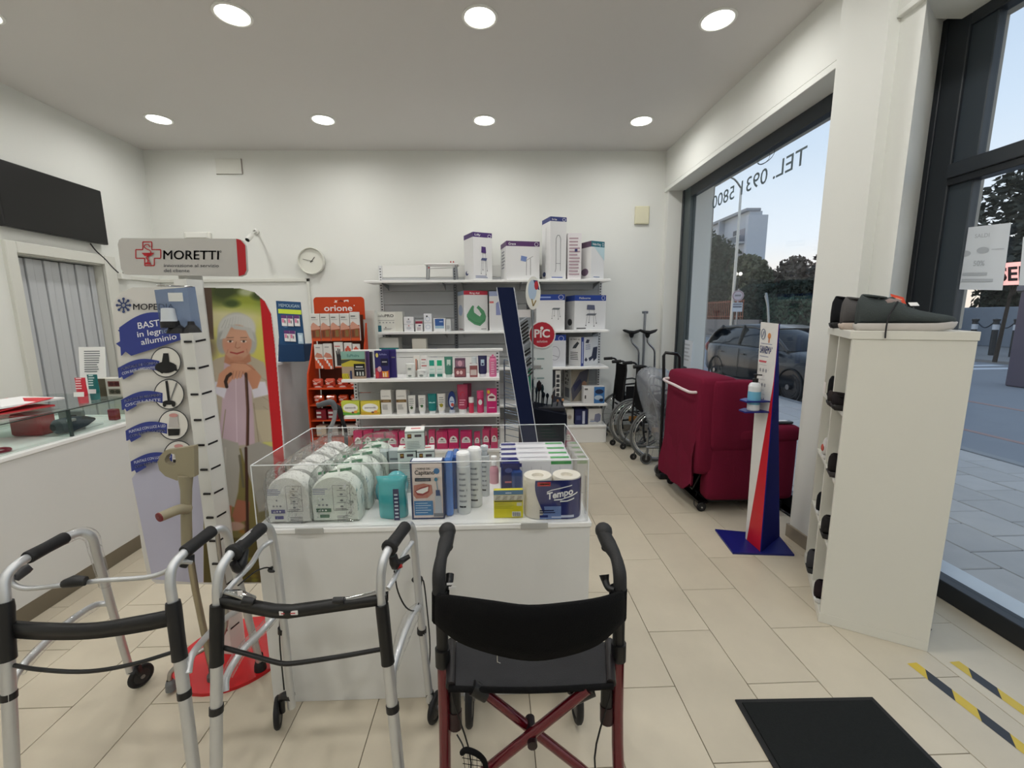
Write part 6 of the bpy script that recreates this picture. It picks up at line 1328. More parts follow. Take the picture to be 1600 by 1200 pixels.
jar('little clear-topped jar on the reddish box', 741, 8, 568, 557, A_+.118, (206, 214, 218), [], YG, gG)
gtube('navy tube near the right end of the low shelving top', 747, 761, 588, 555, A_, (44, 42, 84), (226, 226, 230), gG, it=[('r', .3, .45, .7, .8, (170, 190, 206))])
pk = thing('pink_pump_bottle', 'tall pink bottle at the right end of the low shelving top', 'bottle', tuple(P(770, 588, y=YG))); x = P(770, 570, y=YG).x
MB().lathe([(.001, 0), (.032, 0), (.034, .01), (.034, .155), (.028, .17)], (222, 120, 160), 'satin', 16, (x, YG+.035, A_)).build('bottle', pk); mb = MB(); mb.lathe([(.028, .17), (.028, .182), (.010, .186), (.008, .20), (.001, .202)], (200, 100, 140), 'satin', 12, (x, YG+.035, A_)); mb.build('cap', pk)
mb = MB(); art(mb, face((x-.02, YG-.0005, A_+.02)), lines(.1, .9, .0, 1, 6, (240, 190, 210)), .04, .12); mb.build('label_print', pk)
# middle row
zen = lambda c1, c2: [('r', 0, 0, 1, 1, c1), ('e', .5, .52, .42, .32, (236, 236, 230)), ('t', 'zenovit', .2, .46, .6, .16, (90, 70, 96), .012), ('p', [(0, 0), (1, 0), (1, .2), (.6, .12), (0, .24)], c2), ('e', .78, .22, .1, .1, (226, 150, 60)), ('e', .62, .18, .07, .07, (120, 70, 60))]
gbox('yellow-green box with white oval at the left of the middle shelf', 532, 560, 627, B_, (190, 200, 70), zen((196, 206, 80), (90, 160, 60)), .05, YG); gbox('yellow box with white oval second on the middle shelf', 562, 592, 627, B_, (206, 190, 60), zen((212, 196, 76), (196, 160, 50)), .05, YG)
for k, (p0, p1) in enumerate(((594, 610), (618, 634))):
    gbox(['tall white carton with brown band, left one on the middle shelf', 'tall white carton with brown band, right one on the middle shelf'][k], p0, p1, 610, B_, (220, 218, 214), [('t', 'euphidra', .12, .74, .7, .05, (120,)*3, .004), ('r', 0, .50, 1, .62, (110, 84, 50)), ('r', .2, .53, .8, .58, (150, 124, 80))]+txt_lines(4, (150,)*3, .12, .7, .2, .42), .045, YG, gH)
    for j in range(2): gbox([f'white carton behind the {"left" if k == 0 else "right"} tall brown-banded carton', f'white carton rearmost behind the {"left" if k == 0 else "right"} tall brown-banded carton'][j], p0+4+3*j, p1+2+3*j, 610, B_, (214, 212, 210), [], .045, YG+.06+.06*j, gH)
gtube('white tube with green leaf mark, left of two on the middle shelf', 637, 649, 649, 620, B_, (226, 226, 222), (232,)*3, it=tl+[('e', .5, .2, .18, .1, (70, 90, 60))])
gtube('white tube with green leaf mark, next to the teal tube', 653, 665, 649, 620, B_, (226, 226, 222), (232,)*3, it=tl+[('e', .5, .3, .18, .1, (60, 100, 60))])
gtube('teal tube on the middle shelf', 668, 682, 649, 618, B_, (24, 120, 120), (220, 226, 226), it=[('r', .15, .45, .85, .52, (170, 214, 214))]); gtube('white tube with round olive mark right of the teal tube', 683, 696, 649, 618, B_, (228, 226, 220), (232,)*3, it=tl+[('e', .5, .3, .22, .12, (150, 140, 40))])
ob = P(706, 640, y=YG); mb = MB(Matrix.Translation((ob.x, YG+.03, B_))); mb.prism([(.028*math.cos(a_), .02*math.sin(a_)) for a_ in [2*PI*i/14 for i in range(14)]], 0, .03, (190, 196, 210), 'satin', smooth=True)
pr_ = [(.03*math.cos(a_)*(.78 if math.sin(a_) < -.5 else 1.15), .115+.088*math.sin(a_)) for a_ in [2*PI*i/24 for i in range(24)]]; mb.M = mb.M @ Matrix(); mb.prism(pr_, -.016, .016, (36, 56, 120), 'satin', axis='y'); art(mb, face((-.028, -.0165, .04)), [('e', .5, .5, .42, .4, (196, 210, 230)), ('r', .2, .5, .8, .56, (70, 110, 180)), ('e', .6, .3, .25, .12, (196, 80, 70))], .056, .13); thing1(mb, 'oval_bottle', 'navy and white oval bottle on the middle shelf', 'bottle', gH)
gtube('tall raspberry tube on the middle shelf', 714, 731, 649, 604, B_, (170, 62, 92), (232,)*3, it=[('e', .5, .6, .2, .12, (190, 40, 60))]+lines(.2, .8, .1, .4, 3, (220, 150, 170)))
gtube('tall raspberry tube standing just behind the first', 724, 737, 649, 606, B_, (140, 50, 80), (232,)*3, y=YG+.1)
jar('slim coral bottle with white cap on the middle shelf', 735, 8, 648, 623, B_, (206, 60, 90), [], YG, gH, lid=(236,)*3)
jar('coral bottle with a white arched label and cap on the middle shelf', 749.5, 11, 647, 612, B_, (206, 60, 110), [('e', .5, .8, .4, .2, (230,)*3)], YG, gH, lid=(222, 80, 130))
gbox('magenta and yellow carton at the right end of the middle shelf', 760, 776, 608, B_, (196, 40, 110), [('r', 0, .55, 1, 1, (206, 60, 120)), ('p', [(.1, .5), (.1, .7), (.5, .84), (.9, .7), (.9, .5)], (236, 226, 220)), ('e', .2, .88, .14, .08, (230, 200, 60)), ('e', .5, .66, .3, .05, (120, 40, 70)), ('r', .2, .2, .8, .24, (236, 170, 200))], .05, YG, gH)
# magenta row
arch_ = lambda: [('p', [(.12, .34), (.12, .5), (.25, .64), (.5, .7), (.75, .64), (.88, .5), (.88, .34)], (232, 228, 226)), ('p', [(.32, .52), (.5, .62), (.68, .52)], (90, 40, 50)), ('r', .25, .42, .75, .46, (150, 150, 156))]
MG = (196, 44, 100)
for px0, px1, pt_, l in ((549, 563, 674, 'magenta carton half hidden behind the clear bags, far left of the bottom shelf'), (565, 579, 673, 'magenta carton second from the left of the bottom shelf'), (581, 597, 676, 'magenta carton left of the mint pyramid, first with a full label'), (601, 619, 676, 'magenta carton left of the mint pyramid, second with a full label'), (621, 634, 675, 'magenta carton partly behind the mint pyramid'), (668, 678, 673, 'slim magenta carton right of the pump bottle'), (680, 698, 675, 'broad low magenta carton right of the pump bottle'), (699, 715, 672, 'tall magenta carton in the middle of the right half'), (718, 736, 674, 'broad magenta carton with a doubled label'), (740, 749, 676, 'slim short magenta bottle box near the right end'), (753, 764, 672, 'magenta carton second from the right end'), (766, 777, 671, 'magenta carton at the right end of the bottom shelf')):
    gbox(l, px0, px1, pt_, C_, MG, arch_(), .06, YG, gI); 
for px0, px1, pt_, l in ((590, 603, 673, 'magenta carton in the rear row behind the first labelled one'), (610, 622, 673, 'magenta carton in the rear row behind the second labelled one'), (684, 700, 672, 'magenta carton in the rear row right of the pump bottle'), (755, 768, 668, 'magenta carton in the rear row at the right end')): gbox(l, px0, px1, pt_, C_, (176, 36, 88), [], .06, YG+.1, gI)
for px, l in ((661, 'pump bottle with white head and magenta body behind the mint pyramid'), (552, 'pump bottle with white head above the clear bags')):
    t = thing('pump_bottle', l, 'bottle', (P(px, 690, y=YG+.02).x, YG, C_)); x = P(px, 690, y=YG+.02).x; yy = YG+(.03 if px > 600 else -.0)
    if px < 600: yy = 3.835; 
    MB().lathe([(.001, 0), (.034, 0), (.036, .01), (.036, .10), (.030, .125), (.016, .14)], MG, 'satin', 16, (x, yy+(.036 if px > 600 else .17), C_)).build('bottle', t)
    MB().lathe([(.033, .118), (.030, .15), (.014, .155), (.012, .18), (.006, .18), (.006, .205), (.02, .208), (.02, .22), (.001, .222)], (232, 226, 226), 'satin', 14, (x, yy+(.036 if px > 600 else .17), C_)).build('pump', t)
# ============================================================ ORANGE DISPLAY STAND
OR = (196, 66, 24)
os_ = thing('orange_display_stand', 'orange cardboard display stand with white header lettering, full of hanging packs', 'display stand', (-1.62, 4.45, 0))
YO = 4.42; x0, x1 = -1.90, -1.40
xh0, xh1 = P(490, 475, y=4.6).x, P(569, 475, y=4.6).x; zh0, zh1 = P(530, 492, y=4.6).z, P(530, 464, y=4.6).z
hd = MB(); hd.prism([(xh0, zh0-.05), (xh1, zh0-.05), (xh1, zh1-.03), (xh1-.01, zh1-.01), (xh1-.03, zh1), (xh0+.03, zh1), (xh0+.01, zh1-.01), (xh0, zh1-.03)], 4.60, 4.612, OR, 'card', axis='y'); hdo = hd.build('header', os_)
mb = MB(); art(mb, face((xh0, 4.60, zh0)), [('t', 'orione', .20, .22, .56, .34, (240, 238, 236), .012), ('e', .80, .52, .012, .03, (240,)*3), ('p', [(.40, .70), (.43, .76), (.42, .84), (.45, .80), (.48, .82), (.46, .74), (.47, .68)], (240, 220, 210)), ('p', [(.48, .72), (.54, .84), (.58, .78), (.60, .70), (.54, .76)], (120, 36, 20)), ('p', [(.60, .78), (.61, .70), (.63, .76), (.67, .76), (.69, .70), (.70, .78), (.69, .84), (.61, .82)], (240, 220, 214))], xh1-xh0, zh1-zh0); mb.build('lettering', hdo)
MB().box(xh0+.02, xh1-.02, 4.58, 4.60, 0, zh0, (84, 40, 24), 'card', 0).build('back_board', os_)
for s_ in (0, 1):
    X = xh0-.015 if s_ == 0 else xh1+.0
    MB().prism([(4.60, 0), (4.30, 0), (4.30, .75), (4.34, .95), (4.44, 1.1), (4.54, 1.3), (4.60, 1.45)], X, X+.015, OR, 'card', axis='x').build('side_panel', os_)
for z in (.30, .47, .63, .80): MB().box(xh0, xh1, 4.31, 4.58, z-.012, z, OR, 'card', .001).build('tray', os_)
MB().box(xh0, xh1, 4.31, 4.325, .0, .30, OR, 'card', .001).build('front_panel', os_)
gO = 'white and brown hanging packs on the orange stand'
ht = [('r', 0, 0, 1, .55, (150, 74, 44)), ('r', 0, 0, 1, .1, (206, 80, 34)), ('p', [(0, .5), (.1, .62), (.3, .68), (.7, .58), (1, .5), (1, .44), (.5, .42), (0, .40)], (206, 150, 130)), ('r', .15, .14, .4, .38, (110, 60, 40)), ('r', .5, .16, .85, .4, (132, 104, 60)), ('r', .12, .84, .6, .88, (120,)*3), ('r', .12, .77, .8, .79, (180,)*3)]
c_o = ['leftmost', 'second', 'third', 'fourth', 'fifth']
for k in range(5):
    p0 = 485.5+15.4*k; a, b = P(p0, 510, y=YO).x, P(p0+14.6, 510, y=YO).x; zt, zb = P(500, 490-2*(k == 4), y=YO).z, P(500, 533, y=YO).z
    w = b-a; mb = MB(); mb.box(a, b, YO, YO+.03, zb, zt, (218, 216, 212), 'satin', .003); art(mb, face((a, YO, zb)), ht, w, zt-zb, m='satin')
    mb.tube([((a+b)/2, YO+.03, zt-.005), ((a+b)/2, 4.58, zt+.01)], .002, (180,)*3, 'chrome', 5); thing1(mb, 'hanging_pack', f'white and brown splint pack, {c_o[k]} in the upper row of the orange stand', 'pack', gO)
for k, (p0, p1, pt_, pb_) in enumerate(((491, 504.5, 538, 576), (505, 518.5, 537, 577), (522, 536, 535, 575), (538, 550, 536, 552), (551, 562, 538, 551))):
    a, b = P(p0, 550, y=YO).x, P(p1, 550, y=YO).x; zt, zb = P(500, pt_, y=YO).z, P(500, pb_, y=YO).z; w = b-a; h = zt-zb
    mb = MB(); mb.box(a, b, YO, YO+.03, zb, zt, (216, 214, 210), 'satin', .003)
    if k < 2: it = [('r', 0, 0, 1, .4, (206, 80, 40)), ('p', [(0, .5), (.3, .66), (.8, .6), (1, .45), (.4, .44)], (196, 130, 110))]+[('e', .2+.2*j, .40-.11*j, .12, .07, (230, 226, 226)) for j in range(4)]+[('r', .2, .85, .7, .88, (130,)*3)]
    elif k == 2: it = [('r', .1, .82, .7, .86, (190, 90, 90)), ('p', [(.25, .08), (.7, .08), (.8, .4), (.9, .62), (.8, .62), (.7, .46), (.7, .74), (.6, .74), (.56, .5), (.5, .76), (.4, .76), (.4, .5), (.3, .68), (.2, .66), (.25, .4)], (44, 42, 46)), ('r', 0, 0, 1, .05, (206, 90, 50))]
    else: it = [('e', .3+.2*j, .3+.2*(j % 2), .18, .2, (206, 90, 70)) for j in range(3)]+[('r', 0, .0, 1, .1, (120, 60, 40))]
    art(mb, face((a, YO, zb)), it, w, h, m='satin'); mb.tube([((a+b)/2, YO+.03, zt-.005), ((a+b)/2, 4.58, zt+.01)], .002, (180,)*3, 'chrome', 5)
    thing1(mb, 'hanging_pack', ['white and orange pack in the lower hanging row, leftmost', 'white and orange pack in the lower hanging row, second', 'glove pack with a dark hand picture hanging on the orange stand', 'small reddish pack hanging behind the green landscape box', 'small pale pack hanging at the right edge of the orange stand'][k], 'pack')
for r_, (z, cc, nm) in enumerate(((.80, (206, 90, 70), 'upper'), (.63, (214, 80, 40), 'lower'))):
    for k in range(4):
        x = xh0+.07+.125*k; mb = MB(Matrix.Translation((x, 4.38, z)) @ Matrix.Rotation(.3, 4, 'X')); mb.box(-.05, .05, 0, .05, .0, .085, cc, 'gloss', .012)
        art(mb, face((-.05, 0, 0)), [('e', .3, .5, .2, .12, (240, 230, 226)), ('l', [(.1, .9), (.4, .6), (.9, .8)], .006, (236, 210, 200)), ('e', .7, .4, .16, .1, (150, 40, 30)), ('p', [(.1, 0), (.9, 0), (.7, .22), (.3, .2)], (232, 228, 226))], .1, .085, m='satin'); thing1(mb, 'wrapped_roll', f'orange wrapped pack in the {nm} tray of the orange stand, {c_o[k]} from the left', 'pack', 'orange wrapped packs in the trays of the orange stand')
for k, (x, z, c, l) in enumerate(((-1.78, .47, (120, 24, 40), 'dark red carton in the third tray of the orange stand, left'), (-1.66, .47, (130, 30, 44), 'dark red carton in the third tray of the orange stand, right'), (-1.79, .30, (206, 190, 170), 'beige carton in the bottom tray of the orange stand'), (-1.67, .30, (180, 176, 172), 'grey carton in the bottom tray of the orange stand'), (-1.53, .30, (220, 216, 210), 'white dotted carton in the bottom tray, left of two'), (-1.43, .30, (220, 216, 210), 'white dotted carton in the bottom tray, right of two'))):
    mb = MB(); mb.box(x-.05, x+.05, 4.33, 4.42, z, z+.105, c, 'card', .002); art(mb, face((x-.05, 4.33, z)), [('r', .05, .6, .5, .8, (206,)*3), ('r', .05, .2, .5, .4, (190,)*3)] if k < 4 else [('e', .25+.25*(j % 3), .25+.25*(j//3), .05, .06, (70, 50, 46)) for j in range(9)], .1, .105); thing1(mb, 'bandage_carton', l, 'box')
# ============================================================ BLUE COUNTER DISPLAY
bd = thing('blue_counter_display', 'blue card display with yellow strip and hanging packs on the side cabinet', 'display stand', (-2.48, 4.75, 1.05))
YD = 4.70
a, b, c, d_ = P(431, 470, y=YD), P(469, 472, y=YD), P(477, 545, y=YD-.1), P(437, 540, y=YD-.1)
u = (b-a); v = (a-d_); M = face(d_, u, v); w = (c-d_).length; h = v.length
bq = [d_, c, b, a]
MB().add(bq+[q+Vector((0, .012, 0)) for q in bq], [[0, 1, 2, 3], [7, 6, 5, 4], [1, 5, 6, 2], [0, 4, 5, 1], [3, 2, 6, 7], [4, 0, 3, 7]], (26, 70, 112), 'card').build('backboard', bd)
MB().prism([(YD-.11, 1.05), (YD+.1, 1.05), (YD-.05, 1.3)], a.x+.02, a.x+.03, (24, 60, 100), 'card', axis='x').build('support_wing', bd)
MB().box(d_.x, c.x, YD-.13, YD+.08, 1.05, d_.z+.01, (24, 60, 100), 'card', .002).build('foot', bd)
mb = MB(); art(mb, M, [('t', 'MEMOLIGAN', .1, .87, .8, .07, (206, 226, 236), .008), ('r', .06, .72, .96, .82, (196, 214, 60)), ('e', .3, .46, .12, .05, (90, 130, 180))], w, h); mb.build('lettering', bd)
for k, (u0, v0) in enumerate(((.18, .44), (.42, .44), (.68, .45), (.24, .10), (.46, .10), (.76, .06))):
    mb = MB(M); mb.box(u0*w, (u0+.21)*w, v0*h, (v0+.24)*h, .004, .016, (222, 222, 222) if k < 5 else (170, 196, 214), 'gloss', .002); art(mb, Matrix.Translation((u0*w, v0*h, .016)), [('r', 0, .7, 1, 1, (96, 50, 110)), ('r', .1, .3, .5, .65, (206, 120, 150)), ('e', .65, .4, .12, .16, (120,)*3)] if k < 5 else [('r', .2, .2, .8, .8, (206, 222, 232))], .21*w, .24*h)
    thing1(mb, 'blister_card', ['small blister card in the top row of the blue display, left', 'small blister card in the top row of the blue display, middle', 'small blister card in the top row of the blue display, right', 'small blister card in the bottom row of the blue display, left', 'small blister card in the bottom row of the blue display, middle', 'pale blue packet hanging at the right of the blue display'][k], 'pack')
for k, (px, py, sx_, c, l) in enumerate(((440, 556, .11, (214, 214, 216), 'small clear and white bag lying left of the pink bags on the side cabinet'), (466, 545, .13, (206, 180, 200), 'pink-topped clear bag lying below the blue display'), (480, 556, .09, (196, 192, 190), 'clear bag drooping over the side cabinet edge'))):
    q = P(px, py, y=4.4); t = thing('clear_bag', l, 'bag', (q.x, 4.4, 1.05)); mb = MB(); n = 9; rr = random.Random(k)
    q.x = min(q.x, -2.33)
    vs = [(q.x+sx_*(i/(n-1)-.5)*1.2, 4.4+sx_*(j/(n-1)-.5), 1.055+.05*math.sin(PI*i/(n-1))*math.sin(PI*j/(n-1))*(1+rr.uniform(-.5, .7))) for j in range(n) for i in range(n)]
    mb.add(vs, [[j*n+i, j*n+i+1, (j+1)*n+i+1, (j+1)*n+i] for j in range(n-1) for i in range(n-1)], c, 'gloss', True); mb.build('pouch', t)
    mb = MB(face((q.x-sx_*.3, 4.4-sx_*.42, 1.075), (1, 0, 0), (0, .5, .6))); art(mb, Matrix(), [('r', 0, .6, 1, 1, (140, 50, 96) if k == 1 else (120, 40, 50)), ('r', 0, 0, 1, .5, (232, 228, 230)), ('r', .2, .1, .4, .4, (60, 60, 66))], sx_*.6, .05); mb.build('header_card', t)
# ============================================================ DARK DISPLAY WITH PIC PANEL
Yp = 3.0
ps = thing('cosmetics_display', 'tall dark blue display stand with round red sign and a tray of brushes', 'display stand', (.35, 3.1, 0))
def V(x, y, d): return P(x, y, y=d)
a, b, c, d_ = V(776, 449, 2.86), V(803, 449, 2.86), V(846, 730, 2.86), V(823, 730, 2.86)
bl_ = .0; t_ = Vector((.03, .05, 0))
k0 = (d_-a)/(d_.z-a.z)*(.0-a.z)+a; k1 = (c-b)/(c.z-b.z)*(.0-b.z)+b
k0.z = k1.z = .004
vs = [a, b, k1, k0]
MB().add([v.copy() for v in vs]+[v+Vector((0, .03, 0)) for v in vs], [[3, 2, 1, 0], [4, 5, 6, 7], [0, 1, 5, 4], [1, 2, 6, 5], [3, 0, 4, 7], [2, 3, 7, 6]], (24, 32, 62), 'deep').build('side_panel', ps)
mb = MB()
for p, q in ((a, k0), (b, k1)): mb.tube([p+Vector((0, -.002, 0)), q+Vector((0, -.002, 0))], .0028, (206, 210, 216), 'satin', 6)
mb.build('edge_trim', ps, label='white edges')
bx = [(V(815, 632, 2.95).x, .0), (V(888, 640, 2.95).x, .0)]
x0, x1 = V(828, 640, 2.98).x, V(886, 636, 2.98).x
MB().add([(x0-.06, 2.97, .0), (x1+.0, 2.97, .0), (x1+.0, 3.35, .0), (x0-.06, 3.35, .0), (x0-.06, 2.97, .87), (x1, 2.97, .80), (x1+.01, 3.35, .86), (x0-.06, 3.35, .93)], [[3, 2, 1, 0], [0, 1, 5, 4], [1, 2, 6, 5], [2, 3, 7, 6], [3, 0, 4, 7], [4, 5, 6, 7]], (18, 21, 32), 'deep').build('base_box', ps)
MB().box(x0-.05, x1-.01, 3.0, 3.3, .82, .85, (18, 20, 30), 'plastic', .003).build('tray', ps)
pa, pb_, pc, pd = V(829, 516, 3.12), V(864, 516, 3.12), V(864, 615, 3.12), V(829, 615, 3.12)
MB().box(pa.x, pb_.x, 3.12, 3.128, .85, pa.z, (206, 212, 214), 'satin', .001).build('white_panel', ps)
dc = V(847, 523, 3.11); M = face(dc); mb = MB(M); R1 = 19.5*3.11/664
mb.lathe([(R1*1.09, -.008), (R1*1.09, 0), (.001, 0)], (222, 222, 222), 'satin', 32); disc = mb.build('round_sign', ps)
mb = MB(); art(mb, M, [('e', 0, 0, R1, R1, (170, 32, 50)), ('t', 'PiC', -.62*R1*1.0, -.20*R1, 1.24*R1, .62*R1, (222, 214, 214), .03), ('e', -.02*R1, .52*R1, .13*R1, .13*R1, (222, 214, 214)), ('t', 'solution', -.42*R1, -.62*R1, .84*R1, .2*R1, (222, 200, 200), .01)], 1, 1, w0=.001); mb.build('lettering', disc)
mb = MB(); art(mb, face((pa.x, 3.12, .85)), [z for k in range(4) for z in (('ring', .16, .62-.13*k, .05, .016, .003, (70, 90, 96)), ('r', .28, .612-.13*k, .62-.06*(k % 2), .628-.13*k, (120, 150, 150)))]+[('p', [(-.0, .02), (.0, .55), (-.12, .45), (-.2, .1)], (60, 150, 120))]+lines(.12, .5, .46, .56, 1, (150,)*3), pb_.x-pa.x, pa.z-.85); mb.build('print', ps)
rc_ = V(833, 458, 3.05); mb = MB(Matrix.Translation(rc_)); n = 28
pts = [(.052*math.cos(2*PI*i/n), .115*math.sin(2*PI*i/n)) for i in range(n)]; mb.prism(pts, -.006, .006, (222, 222, 216), 'satin', axis='y')
art(mb, face((0, -.006, 0)), [('e', -.006, .02, .03, .07, (170, 190, 214)), ('p', [(.0, .09), (.03, .085), (.045, .02), (.02, .03)], (52, 60, 110)), ('e', .022, .052, .014, .03, (176, 44, 56)), ('l', [(-.01, -.04), (.0, -.09), (.02, -.05)], .008, (150, 130, 80))], 1, 1); mb.build('oval_topper', ps)
MB().box(V(804, 484, 3.08).x, V(829, 484, 3.08).x, 3.08, 3.09, V(810, 496, 3.08).z, V(810, 484, 3.08).z, (218, 214, 214), 'satin', .001).build('header_strip', ps)
MB().tube([V(832, 484, 3.09), V(833, 640, 3.09)], .006, (150, 156, 162), 'metal', 8).build('pole', ps)
MB().box(V(806, 500, 3.15).x, V(829, 500, 3.15).x, 3.15, 3.16, .86, V(815, 492, 3.15).z, (150, 156, 162), 'satin', .002).build('hook_board', ps)
gt_ = 'cosmetic tools hanging on the dark display'
k_ = 0
for r_, (py, n_) in enumerate(((508, 4), (530, 4), (556, 4), (578, 4))):
    for k in range(n_):
        p = V(807+k*1.5+r_*2.0, py+k*5, 3.06-.01*k); q = V(824+k*.6+r_*2.2, py-12+k*5, 3.06-.01*k)
        mb = MB(); mb.tube([p, (p+q)/2, q], [.004, .007, .005] if (k+r_) % 3 else [.006, .009, .006], (28, 30, 34) if (k+r_) % 4 else (150, 156, 164), 'gloss', 7)
        thing1(mb, 'beauty_tool', f'{["black", "slim black", "thick", "dark"][k]} handled tool, {["topmost", "second", "third", "lowest"][k]} in the {["top", "second", "third", "bottom"][r_]} rack beside the white panel', 'tool', gt_)
for k, (px, top, hgt, w_, c, l) in enumerate(((833, 590, 30, 3, (30, 44, 56), 'slim dark brush leftmost in the tray'), (843, 594, 34, 8, (36, 30, 34), 'broad fluffy make-up brush in the tray'), (848, 600, 30, 5, (30, 44, 50), 'dark tapered brush next to the fluffy one'), (839, 604, 24, 4, (24, 34, 44), 'short dark brush in front of the fluffy one'), (850, 612, 22, 5, (24, 30, 36), 'short black brush in the middle of the tray'), (856, 614, 20, 5, (20, 26, 34), 'pointed black brush right of the middle of the tray'), (864, 616, 12, 4, (60, 50, 46), 'small brown brush near the right of the tray'), (872, 626, 8, 4, (150, 110, 80), 'tan brush head near the right end of the tray'), (880, 627, 8, 4, (170, 124, 88), 'tan brush head at the right end of the tray'))):
    yy = 3.02+.025*(k % 3); q = V(px, top, yy); z0_ = .852
    t = thing('makeup_brush', l, 'brush', (q.x, yy, z0_)); zt = max(q.z, z0_+.05); r = w_*yy/666/2
    MB().tube([(q.x-.008, yy, z0_), (q.x-.003, yy, z0_+(zt-z0_)*.6)], [.004, .006], (26, 36, 46), 'gloss', 8).build('handle', t)
    MB().lathe([(r*.5, 0), (r*1.1, (zt-z0_)*.18), (r*.9, (zt-z0_)*.32), (.001, (zt-z0_)*.42)], c, 'fabric', 10, (q.x-.003, yy, z0_+(zt-z0_)*.58)).build('bristles', t)
# silver rack seen between low shelving and dark display
rk = thing('wire_rack', 'grey wire rack of small packets between low shelving and dark display', 'rack', (.2, 4.0, 0))
for k in range(5):
    z = .35+.15*k; mb = MB(); 
    for j in range(4): mb.tube([(.10, 3.85+.06*j, z+.05*j), (.33, 3.85+.06*j, z-.06+.05*j)], .004, (130, 146, 168), 'metal', 6)
    mb.build('wire_shelf', rk)
for x in (.10, .33): MB().tube([(x, 4.05, 0), (x, 4.05, 1.1)], .007, (120, 130, 146), 'metal', 8).build('post', rk)
# ============================================================ WHEELCHAIRS AND WALKING AIDS (back right corner)
def rim_wheel(parent, c, R, axis=(0, 1, 0), spokes=18, rr=.011, col=(120, 122, 124)):
    c = Vector(c); mb = MB(); mb.torus(c, axis, R, .014, (96, 98, 98), 'rubber', 40, 8); mb.torus(c, axis, R-.018, .008, (190, 192, 194), 'metal', 40, 6)
    o = mb.build('drive_wheel', parent)
    MB().torus(c-Vector((0, .035, 0)), axis, R-.03, .008, (206, 208, 210), 'chrome', 40, 6).build('hand_rim', o)
    mb = MB()
    for i in range(spokes):
        an = 2*PI*i/spokes; mb.tube([c, c+Vector((math.cos(an)*(R-.02), 0, math.sin(an)*(R-.02)))], .0016, (170, 172, 174), 'chrome', 4, caps=False)
    mb.build('spokes', o, kind='stuff'); MB().lathe([(.001, -.04), (.026, -.04), (.026, .04), (.001, .04)], (40, 40, 42), 'plastic', 12, c, axis=axis).build('hub', o)
def wheelchair(cx, cy, R, label):
    t = thing('wheelchair', label, 'wheelchair', (cx, cy+.2, 0))
    for s_ in (0, 1):
        y = cy+.46*s_; rim_wheel(t, (cx, y, R), R-.014)
        yf = y+(.05 if s_ == 0 else -.05)
        MB().tube([(cx-.16, yf, .99), (cx-.12, yf, .985), (cx-.09, yf, .95), (cx-.11, yf, .6), (cx-.12, yf, .32), (cx-.10, yf, .2)], .0115, (24, 24, 26), 'satin', 10, 4).build('back_post', t)
        MB().tube([(cx-.25, yf, .985), (cx-.15, yf, .99)], .018, (18, 18, 19), 'rubber', 12).build('push_handle', t)
        MB().tube([(cx-.11, yf, .30), (cx+.36, yf, .30), (cx+.42, yf, .18)], .011, (24, 24, 26), 'satin', 10, 3).build('side_frame', t)
        MB().tube([(cx-.11, yf, .50), (cx+.36, yf, .50), (cx+.38, yf, .30)], .011, (24, 24, 26), 'satin', 10, 3).build('seat_tube', t)
        MB().tube([(cx-.10, yf, .72), (cx+.18, yf, .72), (cx+.2, yf, .5)], .010, (24, 24, 26), 'satin', 10, 3).build('armrest', t)
        wheel(t, (cx+.40, yf, .075), (0, 1, 0), .075, .03, name='caster')
        MB().tube([(cx-.12, yf, .25), (cx-.19, yf, .14), (cx-.21, yf, .05)], .008, (110, 112, 114), 'metal', 8, 3).build('anti_tip_bar', t)
        wheel(t, (cx-.215, yf, .035), (0, 1, 0), .035, .02, name='anti_tip_wheel')
    mb = MB(); ya, yb2 = cy+.05, cy+.41; n = 8; vs = []
    for j in range(7):
        for i in range(n+1): vs.append((cx-.10-.03*math.sin(PI*i/n), ya+(yb2-ya)*i/n, .50+.45*j/6))
    f = [[j*(n+1)+i, j*(n+1)+i+1, (j+1)*(n+1)+i+1, (j+1)*(n+1)+i] for j in range(6) for i in range(n)]
    mb.add(vs, f, (20, 20, 22), 'fabric', True); mb.add([(a+.012, b, c) for a, b, c in vs], [q[::-1] for q in f], (20, 20, 22), 'fabric', True); mb.build('backrest', t)
    MB().box(cx-.1, cx+.36, ya, yb2, .49, .515, (22, 22, 24), 'fabric', .01).build('seat', t)
    MB().box(cx-.08, cx+.12, cy+.045, cy+.053, .54, .70, (22, 22, 24), 'satin', .004).build('side_guard', t)
    MB().tube([(cx-.10, ya, .44), (cx+.3, yb2, .2)], .010, (24, 24, 26), 'satin', 8).build('cross_brace', t); MB().tube([(cx-.10, yb2, .44), (cx+.3, ya, .2)], .010, (24, 24, 26), 'satin', 8).build('cross_brace', t)
    MB().box(cx-.05, cx+.05, cy+.0, cy+.008, .30, .36, (206, 140, 50), 'satin', .006).build('reflector', t, label='orange reflector')
    return t
wheelchair(1.67, 4.22, .285, 'black folding wheelchair standing nearer, its big wheel in front of the other')
wb = wheelchair(1.595, 4.735, .285, 'black folding wheelchair standing against the back wall behind the nearer one')
